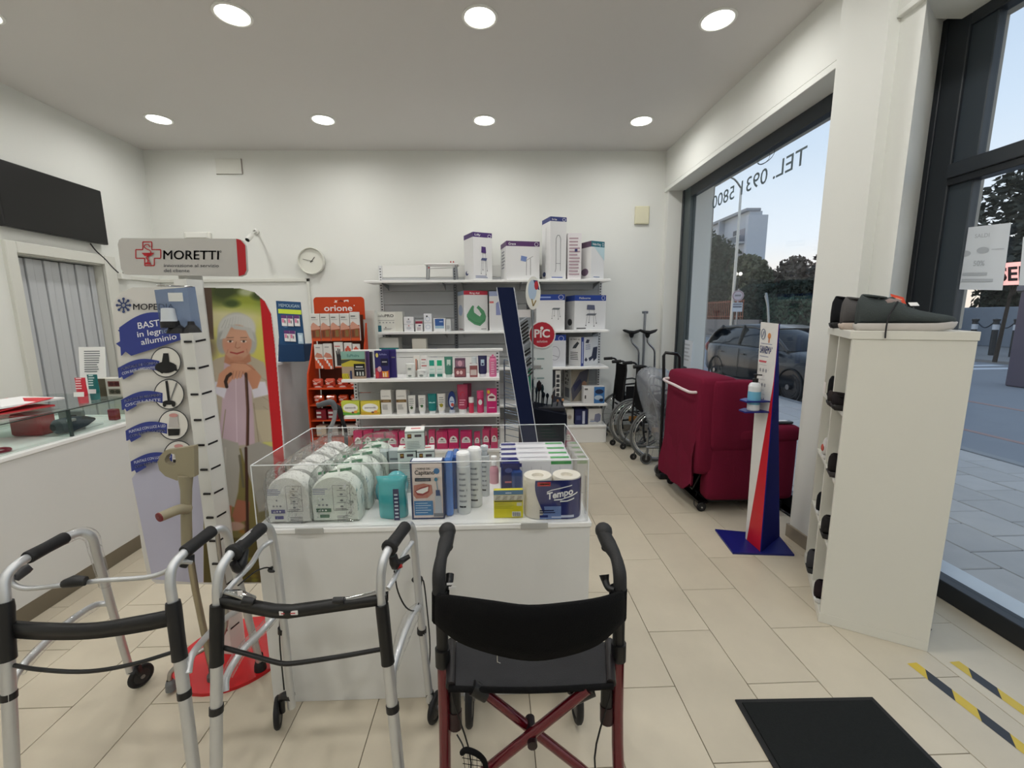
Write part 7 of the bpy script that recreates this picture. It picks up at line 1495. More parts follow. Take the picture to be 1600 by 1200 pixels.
# forearm walker with two saddle pads
fw = thing('forearm_walker', 'forearm walker with two black saddle pads on chrome poles behind the wheelchairs', 'walker', (1.72, 5.3, 0))
for k, (px, pole_x, yy) in enumerate(((987, 1.76, 5.33), (1012, 1.90, 5.22))):
    c = P(px, 519, y=yy); mb = MB(); n = 12
    secs = [(-.11, .012, .025), (-.09, .028, .02), (-.03, .036, .0), (.03, .036, -.004), (.09, .028, .014), (.115, .012, .03)]
    vs = [(c.x+sx_, c.y+r_*1.6*math.cos(2*PI*i/n), c.z+dz+r_*.6*math.sin(2*PI*i/n)) for sx_, r_, dz in secs for i in range(n)]
    mb.add(vs, [[j*n+i, j*n+(i+1) % n, (j+1)*n+(i+1) % n, (j+1)*n+i] for j in range(5) for i in range(n)]+[list(range(n))[::-1], list(range(5*n, 6*n))], (20, 20, 22), 'rubber', True)
    mb.lathe([(.034, -.015), (.026, -.05), (.014, -.07)], (20, 20, 22), 'rubber', 12, c); mb.build('forearm_pad', fw)
    MB().tube([c+Vector((0, 0, -.06)), c+Vector((.005, 0, -.12)), c+Vector((.09, 0, -.22)), c+Vector((.10, 0, -.30)), Vector((c.x+.10, yy, .5)), Vector((c.x+.10, yy, .08))], .012, (160, 164, 168), 'chrome', 10, 4).build('pole', fw)
    wheel(fw, (c.x+.1, yy, .05), (0, 1, 0), .048, .02, name='caster')
tt = P(1008, 488, y=5.30); MB().tube([(tt.x, 5.30, .4), tt], .015, (150, 154, 160), 'metal', 12).build('height_pole', fw); MB().tube([tt+Vector((-.035, 0, 0)), tt+Vector((.035, 0, 0))], .015, (130, 134, 140), 'metal', 10).build('pole_top', fw)
MB().lathe([(.001, 0), (.03, 0), (.03, .03), (.001, .035)], (20, 20, 22), 'plastic', 12, (tt.x-.09, 5.26, .86)).build('clamp_knob', fw)
# walker wrapped in clear-grey plastic
cw = thing('wrapped_walker', 'wheeled walking aid wrapped in crumpled grey plastic beside the maroon armchair', 'walker', (1.62, 3.95, 0))
prof_px = [(1006, 578, 3.95), (1035, 576, 3.95), (1049, 590, 3.95), (1050, 640, 3.95), (1048, 690, 3.95), (1036, 698, 3.95), (1028, 690, 3.95), (1014, 655, 3.95), (1003, 620, 3.95), (999, 590, 3.95)]
ou = [P(x, y, y=d) for x, y, d in prof_px]; ce = sum(ou, Vector())/len(ou); ring, _ = spline(ou, [0]*len(ou), 4, True); n = len(ring); rr = random.Random(3); vs = []
jt_ = [[rr.uniform(-.02, .02) for _ in range(n)] for _ in range(8)]
for k, (dy, s_) in enumerate(((-.17, .0), (-.17, .45), (-.14, .8), (-.05, 1.), (.08, 1.), (.16, .85), (.2, .4), (.2, 0.))):
    for i, q in enumerate(ring): vs.append(Vector((ce.x+(q.x-ce.x)*s_+jt_[k][i]*.5*s_, 3.95+dy*1.0+jt_[k][i]*.9, ce.z+(q.z-ce.z)*s_+jt_[(k+2) % 8][i]*.6*s_)))
MB().add(vs, [[k*n+i, k*n+(i+1) % n, (k+1)*n+(i+1) % n, (k+1)*n+i] for k in range(7) for i in range(n)], (255,)*3, 'cover_film', True).build('plastic_cover', cw)
for y_ in (3.86, 4.04):
    MB().tube([P(1048, 600, y=y_), P(1018, 588, y=y_), P(1014, 600, y=y_), P(1026, 640, y=y_), P(1034, 690, y=y_)], .012, (150, 154, 158), 'metal', 8, 4).build('frame_tube', cw)
MB().tube([P(1020, 622, y=3.9), P(1036, 635, y=3.9)], .008, (206, 208, 210), 'satin', 8).build('lever', cw)
MB().box(ce.x-.06, ce.x+.1, 3.9, 4.0, ce.z-.1, ce.z+.02, (40, 42, 46), 'fabric', .02).build('seat_pad', cw)
for (px, py, yy) in ((1009, 735, 4.12), (1032, 748, 3.80)):
    g = P(px, py, z=.0); g = Vector((P(px, py-12, y=yy).x, yy, .062)); wheel(cw, g, (.25, 1, 0), .058, .026, (96, 98, 100), name='caster')
    MB().tube([g+Vector((.0, 0, 0)), g+Vector((.01, 0, .08)), g+Vector((.01, 0, .30))], [.012, .014, .011], (150, 152, 154), 'metal', 8).build('caster_stem', cw)
a, b = P(1010, 699, y=4.1), P(1050, 699, y=4.0); MB().tube([a, b], .012, (130, 132, 136), 'metal', 8).build('lower_tube', cw)
hd_ = thing('push_handle_frame', 'black inverted-U push handle standing behind the maroon armchair', 'trolley', (1.63, 3.76, 0))
q = [P(x, y, y=3.76) for x, y in ((1037, 600), (1037, 556), (1040, 551), (1058, 553), (1062, 558), (1062, 590))]
MB().tube([Vector((q[0].x, 3.76, .05))]+q+[Vector((q[-1].x, 3.76, .05))], .014, (22, 22, 24), 'satin', 10, 1).build('handle', hd_)
MB().box(q[0].x-.02, q[-1].x+.03, 3.71, 3.81, .0, .05, (24, 24, 26), 'plastic', .01).build('base', hd_)
# ============================================================ MAROON RECLINER
MR = (114, 28, 52)
rcn = thing('recliner_armchair', 'maroon upholstered riser armchair on black castors, seen from behind by the window', 'armchair', (1.9, 3.35, 0))
def soft(mb, x0, x1, y0, y1, z0, z1, r, col=MR, m='fabric', n=4, puff=.0, lean=0.):
    """rounded upholstered block"""
    vs = []; N = 10
    def sp(u): return math.copysign(min(1, abs(u))**1, u)
    g = [-1, -.86, -.5, 0, .5, .86, 1]
    pts = {}
    fs = []
    cx, cy, cz = (x0+x1)/2, (y0+y1)/2, (z0+z1)/2; hx, hy, hz = (x1-x0)/2, (y1-y0)/2, (z1-z0)/2
    def v(a, b, c):
        key = (round(a, 3), round(b, 3), round(c, 3))
        if key in pts: return pts[key]
        p = Vector((a*hx, b*hy, c*hz)); q = Vector((max(-hx+r, min(hx-r, p.x)), max(-hy+r, min(hy-r, p.y)), max(-hz+r, min(hz-r, p.z))))
        d = p-q
        if d.length > 1e-6: p = q+d.normalized()*r
        k = (1-a*a)*(1-b*b)+(1-b*b)*(1-c*c)+(1-a*a)*(1-c*c)
        p = p+Vector((a, b, c))*puff*k
        pts[key] = len(vs); vs.append((cx+p.x+lean*(c+1)*hz, cy+p.y, cz+p.z)); return pts[key]
    for ax in range(3):
        for sgn in (-1, 1):
            for i in range(6):
                for j in range(6):
                    q = []
                    for (a, b) in ((g[i], g[j]), (g[i+1], g[j]), (g[i+1], g[j+1]), (g[i], g[j+1])):
                        t = [0, 0, 0]; t[ax] = sgn; t[(ax+1) % 3] = a; t[(ax+2) % 3] = b; q.append(v(*t))
                    fs.append(q if sgn > 0 else q[::-1])
    return mb.add(vs, fs, col, m, True)
# backrest with its rear cover hanging down, body and armrests, footrest
soft(MB(), 1.50, 1.78, 3.02, 3.66, .30, 1.045, .045, puff=.006, lean=.02).build('backrest', rcn)
soft(MB(), 1.60, 1.93, 2.995, 3.12, .50, 1.02, .03, puff=.008).build('back_wing', rcn)
soft(MB(), 1.70, 1.94, 3.05, 3.6, .50, 1.0, .05, puff=.01).build('back_cushion', rcn)
mb = MB(); yy0, yy1 = 3.05, 3.64; n = 8; vs = []
for j in range(7):
    for i in range(n+1): vs.append((1.515-.035*math.sin(PI*j/6*.5)-.012*math.sin(i*1.9+j), yy0+(yy1-yy0)*i/n, .60-.47*j/6+(.10*max(0, 1-i/1.5) if j == 6 else 0)))
f = [[j*(n+1)+i, (j+1)*(n+1)+i, (j+1)*(n+1)+i+1, j*(n+1)+i+1] for j in range(6) for i in range(n)]
mb.add(vs, f, MR, 'fabric', True); mb.add([(a+.012, b, c) for a, b, c in vs], [q[::-1] for q in f], MR, 'fabric', True); mb.build('rear_cover', rcn)
soft(MB(), 1.60, 2.27, 3.01, 3.15, .10, .66, .035, puff=.006).build('side_panel', rcn)
soft(MB(), 1.60, 2.27, 3.52, 3.66, .10, .66, .035, puff=.006).build('side_panel', rcn)
soft(MB(), 1.78, 2.28, 2.99, 3.16, .56, .68, .04, puff=.005).build('armrest', rcn)
soft(MB(), 1.78, 2.28, 3.50, 3.67, .56, .68, .04, puff=.005).build('armrest', rcn)
soft(MB(), 1.75, 2.28, 3.16, 3.52, .40, .56, .05, puff=.02).build('seat_cushion', rcn)
soft(MB(), 2.20, 2.29, 3.10, 3.58, .10, .46, .035, puff=.006).build('footrest', rcn)
MB().box(1.62, 2.2, 3.1, 3.58, .055, .10, (24, 24, 26), 'satin', .006).box(1.56, 1.64, 3.06, 3.6, .06, .085, (30, 30, 32), 'metal', .004).build('base_frame', rcn)
MB().tube([(1.60, 3.08, .35), (1.585, 3.2, .12), (1.62, 3.5, .1)], .010, (40, 40, 42), 'metal', 8).build('lift_bar', rcn)
for x, y in ((1.585, 3.055), (1.575, 3.60), (2.2, 3.08), (2.2, 3.58)): wheel(rcn, (x, y, .038), (0, 1, 0), .036, .024, (22, 22, 24), (226, 226, 226), name='castor')
MB().tube([(1.53, 3.60, .965), (1.475, 3.60, .96), (1.46, 3.58, .955), (1.455, 3.35, .945), (1.455, 3.15, .935), (1.47, 3.10, .93), (1.53, 3.09, .93)], .011, (222, 208, 208), 'satin', 10, 4).build('push_handle', rcn, label='pale push handle across the back')
MB().tube([(1.60, 3.16, .12), (1.56, 3.12, .03), (1.58, 3.06, .015), (1.6, 3.2, .09)], .003, BK, 'rubber', 6, 5).build('power_cable', rcn)
rm = thing('remote_control', 'grey and white remote control lying on the armchair armrest', 'remote control', (2.17, 3.06, .688))
MB().box(2.08, 2.24, 3.04, 3.09, .688, .705, (60, 62, 66), 'plastic', .005).build('body', rm); MB().box(2.10, 2.20, 3.05, 3.08, .705, .71, (214, 214, 214), 'satin', .002).build('keypad', rm)
# ============================================================ SANITISER STAND
ss = thing('sanitiser_stand', 'red, white and blue hand sanitiser stand on a blue foot plate by the window', 'sanitiser stand', (1.72, 2.56, 0))
fp = [P(1117, 829, z=0), P(1145, 866, z=0), P(1241, 869, z=0), P(1216, 838, z=0)]
MB().prism([(q.x, q.y) for q in fp], 0, .012, (22, 30, 110), 'satin').build('foot_plate', ss)
# front sheet: white, curved wedge seen obliquely; red fin; blue back panel
T0, T1 = P(1189, 503, y=2.60), P(1217, 506, y=2.50)
B0, B1 = P(1165, 836, y=2.62), P(1187, 868, y=2.46)
TB = P(1221, 508, y=2.56); BB_ = P(1213, 838, y=2.62)
z_t = T0.z; zb_ = .013
q = lambda v, z: Vector((v.x, v.y, z))
wl = [q(B0, zb_), q(B1, zb_), q(T1, T1.z), q(T0, T0.z)]
def sheet(mb, quad, th_, col, m='satin'):
    a, b, c, d = quad; nrm = (b-a).cross(d-a).normalized()*th_
    vs = [a, b, c, d, a+nrm, b+nrm, c+nrm, d+nrm]; mb.add(vs, [[3, 2, 1, 0], [4, 5, 6, 7], [0, 1, 5, 4], [1, 2, 6, 5], [2, 3, 7, 6], [3, 0, 4, 7]], col, m); return mb
# white strip narrowing downward, red strip widening downward
mid_t = T0+(T1-T0)*.93; mid_b = q(B0, zb_)+(q(B1, zb_)-q(B0, zb_))*.22
R0 = P(1205, 560, y=2.55)
wa, wbm, wc2, wd_ = q(B0, zb_), q(B0+(B1-B0)*.12, zb_), T1, T0
WT = MB(); 
def lerp(a, b, t): return a+(b-a)*t
lefts = [lerp(q(B0, zb_), T0, t/12) for t in range(13)]; rights = [lerp(q(B1, zb_), T1, t/12) for t in range(13)]
fr_ = [.10+.89*min(1, t/12/.78)**.95 for t in range(13)]
mids = [lerp(lefts[k], rights[k], fr_[k]) for k in range(13)]
nn_ = Vector((.004, .004, 0))
WT.add(lefts+mids, [[k, 13+k, 14+k, k+1] for k in range(12)], (222, 220, 218), 'satin'); WT.add([v+nn_ for v in lefts+mids], [[k+1, 14+k, 13+k, k] for k in range(12)], (222, 220, 218), 'satin'); WT.build('white_front', ss)
MB().add(mids+rights, [[k, 13+k, 14+k, k+1] for k in range(12)], (196, 22, 40), 'satin').add([v+nn_ for v in mids+rights], [[k+1, 14+k, 13+k, k] for k in range(12)], (196, 22, 40), 'satin').build('red_fin', ss)
bk0, bk1 = q(B1, zb_), q(BB_+Vector((.03, .02, 0)), zb_)
sheet(MB(), [bk0, bk1, T1+Vector((.022, .05, -.006)), T1], .006, (22, 30, 112), 'deep').build('blue_back', ss)
u = (rights[12]-lefts[12]).normalized(); vdir = (lefts[12]-lefts[6]).normalized(); u2 = (rights[11]-lefts[11]).normalized()
M = face(lefts[7]-Vector((.0, .001, 0)), u, vdir); Wd = (rights[9]-lefts[9]).length*.86; Hh = (lefts[12]-lefts[7]).length
mb = MB(); art(mb, M, [('ring', .2, .88, .14, .055, .004, (60, 80, 120)), ('l', [(.16, .85), (.24, .91)], .004, (60, 80, 120)), ('e', .58, .87, .10, .03, (206, 140, 90)), ('r', .55, .80, .62, .86, (180, 110, 70)), ('r', .1, .785, .9, .79, (60, 70, 130)), ('t', 'SANEMAN', .08, .69, .84, .075, (52, 62, 130), .01), ('r', .1, .655, .9, .66, (60, 70, 130)), ('r', .08, .595, .85, .615, (196, 90, 100))]+[z for k in range(3) for z in frameart(.08, .46-.15*k, .86, .57-.15*k, .0012, (110, 112, 120))+[('e', .2+.18*j, .515-.15*k, .05, .02, (150, 150, 156)) for j in range(4)]], Wd, Hh, w0=.002); mb.build('print', ss)
tc_ = P(1178, 625, y=2.56)
for zz, nm in ((P(1178, 624, y=2.56).z, 0), (P(1178, 640, y=2.56).z, 1)):
    mb = MB(); m0 = tc_; mb.prism([(m0.x-.085, 2.50), (m0.x+.10, 2.50), (m0.x+.10, 2.60), (m0.x-.03, 2.61), (m0.x-.085, 2.57)], zz-.008, zz, (26, 34, 116), 'satin'); mb.build('bottle_shelf', ss)
sb = thing('sanitiser_bottle', 'white sanitiser pump bottle with light blue label on the stand', 'bottle', (tc_.x, 2.545, P(1178, 640, y=2.56).z)); zb2 = P(1178, 640, y=2.56).z+.001; H_ = P(1175, 597, y=2.55).z-zb2
MB().lathe([(.001, 0), (.034, 0), (.036, .006), (.036, H_*.86), (.030, H_*.95), (.014, H_), (.013, H_+.01)], (220, 224, 228), 'gloss', 18, (tc_.x-.01, 2.545, zb2)).build('bottle', sb)
MB().lathe([(.0366, H_*.22), (.0366, H_*.68)], (110, 176, 206), 'satin', 18, (tc_.x-.01, 2.545, zb2)).build('label_band', sb)
MB().lathe([(.016, H_), (.016, H_+.022), (.006, H_+.025), (.006, H_+.04), (.012, H_+.042), (.012, H_+.05), (.001, H_+.052)], (24, 24, 26), 'plastic', 12, (tc_.x-.01, 2.545, zb2)).tube([(tc_.x-.01, 2.545, zb2+H_+.046), (tc_.x+.025, 2.54, zb2+H_+.044)], .004, (24, 24, 26), 'plastic', 8).build('pump', sb)
# ============================================================ SHOE CABINET
sc_ = thing('shoe_cabinet', 'tall white open shoe cabinet standing askew by the shop window', 'cabinet', (1.85, 1.95, 0))
A0, A1 = Vector((1.582, 1.848, 0)), Vector((1.924, 1.642, 0))          # near side panel, aisle corner to window corner
ud = (A1-A0).normalized(); dd_ = (A1-A0).length; C0 = Vector((1.842, 2.345, 0)); vd = Vector((-ud.y, ud.x, 0)); Ln = .80
H1 = 1.425; zb0 = .0
Mc = Matrix(((ud.x, vd.x, 0, A0.x), (ud.y, vd.y, 0, A0.y), (0, 0, 1, 0), (0, 0, 0, 1)))   # local: x depth away from aisle, y along the length, z up
C0l = (C0-A0).dot(vd)
Ln = .62
SC = (224, 222, 212)
def cb_(x0, x1, y0, y1, z0, z1, nm): return MB(Mc).box(x0, x1, y0, y1, z0, z1, SC, 'laminate', .0015).build(nm, sc_)
cb_(-.004, dd_+.004, -.004, Ln+.004, H1-.036, H1, 'top_board'); cb_(.004, dd_, .0, .02, .05, H1-.036, 'side_board'); cb_(.004, dd_, Ln-.02, Ln, .05, H1-.036, 'side_board')
cb_(0, dd_, 0, Ln, 0, .05, 'plinth'); cb_(dd_-.01, dd_, .02, Ln-.02, .05, H1-.036, 'back_board'); cb_(.004, dd_-.01, Ln/2-.009, Ln/2+.009, .05, H1-.036, 'divider')
lv = [.05, .40, .72, 1.05]
for z in lv[1:]: cb_(.004, dd_-.01, .02, Ln/2-.009, z-.016, z, 'shelf'); cb_(.004, dd_-.01, Ln/2+.009, Ln-.02, z-.016, z, 'shelf')
def shoe(Ms, L, col, sole, label, laces=None, tag_=None, name='shoe', tall=1.3, openc=(20, 20, 22), low=False):
    """low shoe: heel at the origin, toe along +x"""
    t = thing(name, label, 'shoe', tuple(Ms.translation)); W_ = L*.34; n = 16
    def outl(s_): # half width along length 0..1
        return W_/2*(.62+.25*math.sin(min(1, s_*1.15)*PI*.9)+.25*math.exp(-((s_-.72)/.2)**2))*(1 if s_ < .86 else math.sqrt(max(0.06, 1-((s_-.86)/.145)**2)))
    ss_ = [.0, .03, .1, .22, .36, .5, .64, .78, .88, .95, .985, 1.]
    hgt = [.24, .285, .275, .25, .262, .19, .155, .134, .122, .11, .095, .065] if not low else [.17, .18, .15, .12, .11, .12, .13, .13, .115, .09, .07, .05]
    mb = MB(Ms); vs = []
    for s_, h in zip(ss_, hgt):
        w = outl(s_)*(.75 if s_ == 0 else 1); top = L*h*tall*1.25; z0 = L*.075
        for i in range(n):
            an = 2*PI*i/n; c, s2 = math.cos(an), math.sin(an)
            zz = z0+(top-z0)*(.5+.5*s2) if s2 > 0 else z0+(top-z0)*.5*(1+s2)
            ww = w*(abs(c)**.6)*math.copysign(1, c)*(1-.38*max(0, s2)*(1 if s_ < .7 else .2))
            vs.append((s_*L, ww, max(z0, zz)))
    m_ = len(ss_); mb.add(vs, [[j*n+i, (j+1)*n+i, (j+1)*n+(i+1) % n, j*n+(i+1) % n] for j in range(m_-1) for i in range(n)]+[list(range(n))], col, 'fabric', True); mb.build('upper', t)
    mb = MB(Ms); o = [(s_*L, outl(s_)*1.06) for s_ in ss_]; pl = o+[(a, -b) for a, b in o[::-1]]; k = len(pl)
    lift = lambda a: L*.03*max(0, (a/L-.75)/.25)**1.6
    secs = [(0, .96), (.012, 1.0), (L*.08, 1.02), (L*.10, .97)]
    vs = [((a-L/2)*s_+L/2, b*s_, z+lift(a)) for z, s_ in secs for a, b in pl]
    mb.add(vs, [[j*k+i, j*k+(i+1) % k, (j+1)*k+(i+1) % k, (j+1)*k+i] for j in range(3) for i in range(k)]+[list(range(k))[::-1]], sole, 'rubber', True); mb.build('sole', t)
    mb = MB(Ms); hz = L*hgt[2]*tall*1.25; pts = [(L*(.17+.125*math.cos(2*PI*i/14)), W_*.23*math.sin(2*PI*i/14), hz*(.97-.05*math.cos(2*PI*i/14))) for i in range(14)]
    mb.add(pts, [list(range(14))], openc, 'fabric'); mb.tube(pts, L*.014, col, 'fabric', 6, closed=True); mb.build('collar', t)
    if laces:
        mb = MB(Ms)
        for q_ in range(4): x_ = L*(.34+.075*q_); zt_ = L*(.30-.025*q_)*tall; mb.tube([(x_, -W_*.26, zt_*.86), (x_+L*.01, 0, zt_*1.0), (x_+L*.03, W_*.26, zt_*.86)], L*.009, laces, 'fabric', 6, 2)
        mb.build('laces', t)
    return t
def cellM(x, y, z, ang): return Mc @ Matrix.Translation((x, y, z)) @ Matrix.Rotation(ang, 4, 'Z')
# on top: heels toward the aisle, toes toward the window
top = H1
t3 = shoe(cellM(.02, .065, top, .03), .33, (72, 78, 78), (196, 190, 184), 'dark grey trainer nearest the cabinet edge, with orange tag and hanging lace', (60, 62, 64), tall=1.35)
mb = MB(Mc); mb.tube([(.15, .04, top+.125), (.118, .0, top+.06), (.112, -.012, top-.005), (.113, -.013, top-.03)], .003, (56, 56, 58), 'fabric', 6, 4); mb.build('loose_lace', None) if 0 else tag(mb.build('loose_shoelace'), 'grey shoelace end hanging over the front edge of the shoe cabinet', 'shoelace')
t2 = shoe(cellM(-.012, .215, top, .03), .32, (92, 90, 90), (206, 190, 178), 'mid grey trainer with pale orange-tinged sole, second from the front on the cabinet', (60, 60, 62), tall=1.35)
t1 = shoe(cellM(-.02, .44, top, .03), .31, (30, 31, 34), (24, 24, 27), 'all-black trainer at the far end of the shoe cabinet top', (30, 30, 32), tall=1.5)
for t, (x, y, z), nm in ((t3, (.14, .07, top+.13), 'orange'), (t2, (.085, .22, top+.13), 'orange')):
    M = cellM(x, y, z, .1) @ Matrix.Rotation(.7, 4, 'X') @ Matrix.Rotation(.4, 4, 'Y'); mb = MB(M); mb.box(0, .055, 0, .045, 0, .0015, (214, 70, 34), 'card', 0)
    art(mb, Matrix.Translation((0, 0, .0015)), [('t', 'STRIDE', .2, .5, .6, .2, (240, 200, 180))] if 0 else [('r', .3, .4, .8, .6, (240, 150, 110))], .055, .045); o = mb.build('swing_tag', t, label='orange swing tag')
    o['label'] = 'orange swing tag'
M = cellM(.20, .07, top+.105, .1) @ Matrix.Rotation(.5, 4, 'X'); MB(M).box(0, .03, 0, .03, 0, .0015, (230, 228, 224), 'card', 0).build('paper_tag', t3)
MB(cellM(.11, .065, top+.12, 0)).ball((0.02, 0, .0), (.04, .03, .022), (150, 134, 130), 'fabric', 10, 6).build('tongue', t3)
# in the cells: near column y .02..Ln/2, far column beyond
yn_, yf_ = .16, .46
c1 = shoe(cellM(.0, yf_-.03, lv[3], .0), .27, (30, 30, 32), (26, 26, 28), 'black lace-up shoe with white price card in the far top cell', (20, 20, 22), tall=1.25)
MB(Mc).box(-.012, -.010, yf_-.02, yf_+.05, lv[3]+.015, lv[3]+.08, (232, 226, 220), 'card', 0).build('price_card', c1)
shoe(cellM(-.025, yn_-.06, lv[3], .08), .27, (40, 36, 38), (34, 32, 33), 'black slip-on shoe with grey edge in the near top cell, front one of the pair', low=True)
shoe(cellM(-.03, yn_+.03, lv[3], .08), .27, (52, 46, 46), (34, 32, 33), 'black slip-on shoe with grey edge in the near top cell, rear one of the pair', low=True)
c = shoe(cellM(.0, yf_-.06, lv[2], 0), .25, (206, 202, 200), (222, 220, 218), 'white shoe with reddish heel in the far cell second from the top'); MB(cellM(.0, yf_-.06, lv[2]+.06, 0)).ball((.0, 0, 0), (.008, .025, .02), (190, 90, 80), 'fabric', 8, 6).build('heel_patch', c)
shoe(cellM(-.012, yn_-.05, lv[2], 0), .27, (40, 36, 36), (60, 56, 56), 'dark shoe in the near cell second from the top', tall=1.15)
shoe(cellM(.0, yf_-.06, lv[1], 0), .27, (30, 30, 33), (222, 222, 222), 'black shoe with white sole in the far cell third from the top')
shoe(cellM(-.012, yn_-.05, lv[1], 0), .27, (44, 42, 42), (40, 38, 38), 'dark grey shoe in the near cell third from the top', tall=1.15)
shoe(cellM(-.015, yf_-.06, lv[0], 0), .29, (66, 66, 70), (50, 50, 52), 'grey mesh shoe in the far bottom cell', tall=1.25)
shoe(cellM(-.012, yn_-.05, lv[0], 0), .27, (44, 36, 40), (222, 222, 222), 'black shoe with white sole in the near bottom cell', (150, 150, 152), tall=1.15)
o = shoe(Matrix.Translation((2.06, 1.78, 0)) @ Matrix.Rotation(2.9, 4, 'Z'), .26, (26, 26, 28), (22, 22, 24), 'black shoe on the floor behind the shoe cabinet by the window')
# ============================================================ FLOOR MAT, TAPES, WINDOW PAPERS
mt = thing('door_mat', 'rectangular black doormat with rubber rim on the tiles, bottom right', 'mat', (1.18, 1.1, 0))
q = [Vector((.93, 1.435, 0)), Vector((1.475, 1.425, 0)), Vector((1.465, .62, 0)), Vector((.885, .62, 0))]
MB().prism([(v.x, v.y) for v in q], .0005, .006, (20, 21, 22), 'rubber').build('rubber_rim', mt)
ce = sum(q, Vector())/4; MB().prism([(ce.x+(v.x-ce.x)*.93, ce.y+(v.y-ce.y)*.955) for v in q], .006, .011, (40, 42, 42), 'carpet').build('carpet_field', mt)
def tape(p0, p1, w, label):
    t = thing('hazard_tape', label, 'floor tape', (p0.x, p0.y, 0)); d = (p1-p0); L = d.length; d = d/L; n_ = Vector((-d.y, d.x, 0)); s_ = 0; k = 0
    P0 = p0+Vector((0, 0, .0008)); 
    while s_ < L:
        seg = .085 if k % 2 == 0 else .10; e = min(s_+seg, L); sk = .05
        a = P0+d*s_; b = P0+d*e
        col = (206, 178, 60) if k % 2 == 0 else (44, 44, 46)
        MB().add([a+n_*w/2-(d*sk if k else Vector()), b+n_*w/2-d*sk, b-n_*w/2, a-n_*w/2], [[3, 2, 1, 0]], col, 'satin').build('stripe', t); s_ = e; k += 1
tape(Vector((1.795, 1.585, 0)), Vector((1.86, .70, 0)), .046, 'black and yellow hazard tape strip on the floor, next to the doormat')
tape(Vector((1.985, 1.585, 0)), Vector((2.04, .70, 0)), .046, 'black and yellow hazard tape strip on the floor, nearer the glass front')
YG2 = 2.398
def wpaper(c4, label, items, x=2.398):
    t = thing('window_notice', label, 'notice', tuple(c4[0])); a, b, c, d = c4
    M = face(d, (b-a), (a-d)); w = (b-a).length; h = (a-d).length
    mb = MB(M); mb.box(0, w, 0, h, 0, .001, (222, 228, 236), 'card', 0); mb.build('sheet', t); mb = MB(M); art(mb, Matrix.Translation((0, 0, .001)), items, w, h); mb.build('print', t); return t
g_ = (186, 192, 200)
wpaper([P(1498, 357, x=2.398), P(1580, 348, x=2.398), P(1562, 447, x=2.398), P(1487, 452, x=2.398)], 'white notice with faint shoe sketches taped to the shop window', [('t', 'SALDI', .36, .82, .28, .06, g_, .01), ('e', .2, .58, .12, .05, g_), ('e', .55, .62, .12, .05, g_), ('t', '50%', .4, .38, .22, .08, g_, .01)]+lines(.2, .85, .1, .3, 2, g_)+[('r', .72, .62, .95, .63, g_)])
wpaper([P(1599, 370, x=2.398), P(1690, 360, x=2.398), P(1680, 460, x=2.398), P(1592, 446, x=2.398)], 'second white notice on the shop window at the very right edge', [('r', .2, .4, .8, .5, g_)])
cs = thing('window_sign', 'pink sign with dark letters hanging behind the window notices', 'sign', (2.44, 2.0, 1.66))
a, b = P(1533, 414, x=2.415), P(1618, 407, x=2.415); a2 = P(1533, 447, x=2.415); M = face(a2, (b-a), (a-a2)); w = (b-a).length; h = (a-a2).length
MB(M).box(0, w, 0, h, -.006, 0, (236, 176, 172), 'lit', 0).build('backlit_panel', cs); mb = MB(M); art(mb, Matrix(), [('t', 'OSED', .02, .2, .96, .6, (44, 36, 44), .03)], w, h, w0=.001); mb.build('lettering', cs)
t = wpaper([P(1066, 530, x=2.325), P(1083, 533, x=2.325), P(1078, 572, x=2.325), P(1062, 570, x=2.325)], 'white paper notice low in the far corner of the side window', lines(.15, .85, .2, .9, 5, g_))
# ============================================================ THE STREET
rz = random.Random(11)
RG = GZ-.09
car = thing('car', 'dark grey hatchback car parked at the kerb outside the side window', 'car', (6.65, 9.4, RG))
yN_, yR_ = 7.25, 11.75; cxm = 6.62; LW = yR_-yN_
def cy_(s_): return yN_+s_*LW/3.9
CC = (30, 33, 37)
# body loft along the length: (s, half width, sill z, shoulder z, top z)
secs = [(.0, .50, .34, .50, .60), (.06, .68, .26, .58, .70), (.3, .80, .2, .70, .80), (.7, .83, .2, .80, .90), (1.05, .84, .2, .86, .985), (1.6, .85, .2, .88, .99), (2.4, .85, .2, .90, 1.0), (3.2, .84, .2, .92, 1.01), (3.6, .80, .22, .93, 1.0), (3.82, .72, .28, .88, .95), (3.9, .60, .36, .7, .8)]
prof = lambda hw, z0, zs, zt: [(-hw*.9, z0), (-hw, z0+.08), (-hw*1.0, (z0+zs)/2), (-hw*.985, zs), (-hw*.90, zt-.015), (-hw*.6, zt+.01), (0, zt+.02), (hw*.6, zt+.01), (hw*.90, zt-.015), (hw*.985, zs), (hw, (z0+zs)/2), (hw, z0+.08), (hw*.9, z0)]
vs = []; n = 13
for s_, hw, z0, zs, zt in secs: vs += [(cxm+a, cy_(s_), RG+b) for a, b in prof(hw, z0, zs, zt)]
mb = MB(); mb.add(vs, [[j*n+i, j*n+(i+1) % n, (j+1)*n+(i+1) % n, (j+1)*n+i] for j in range(len(secs)-1) for i in range(n)]+[list(range(n))[::-1], list(range((len(secs)-1)*n, len(secs)*n))], CC, 'car_paint', True); mb.build('body', car)
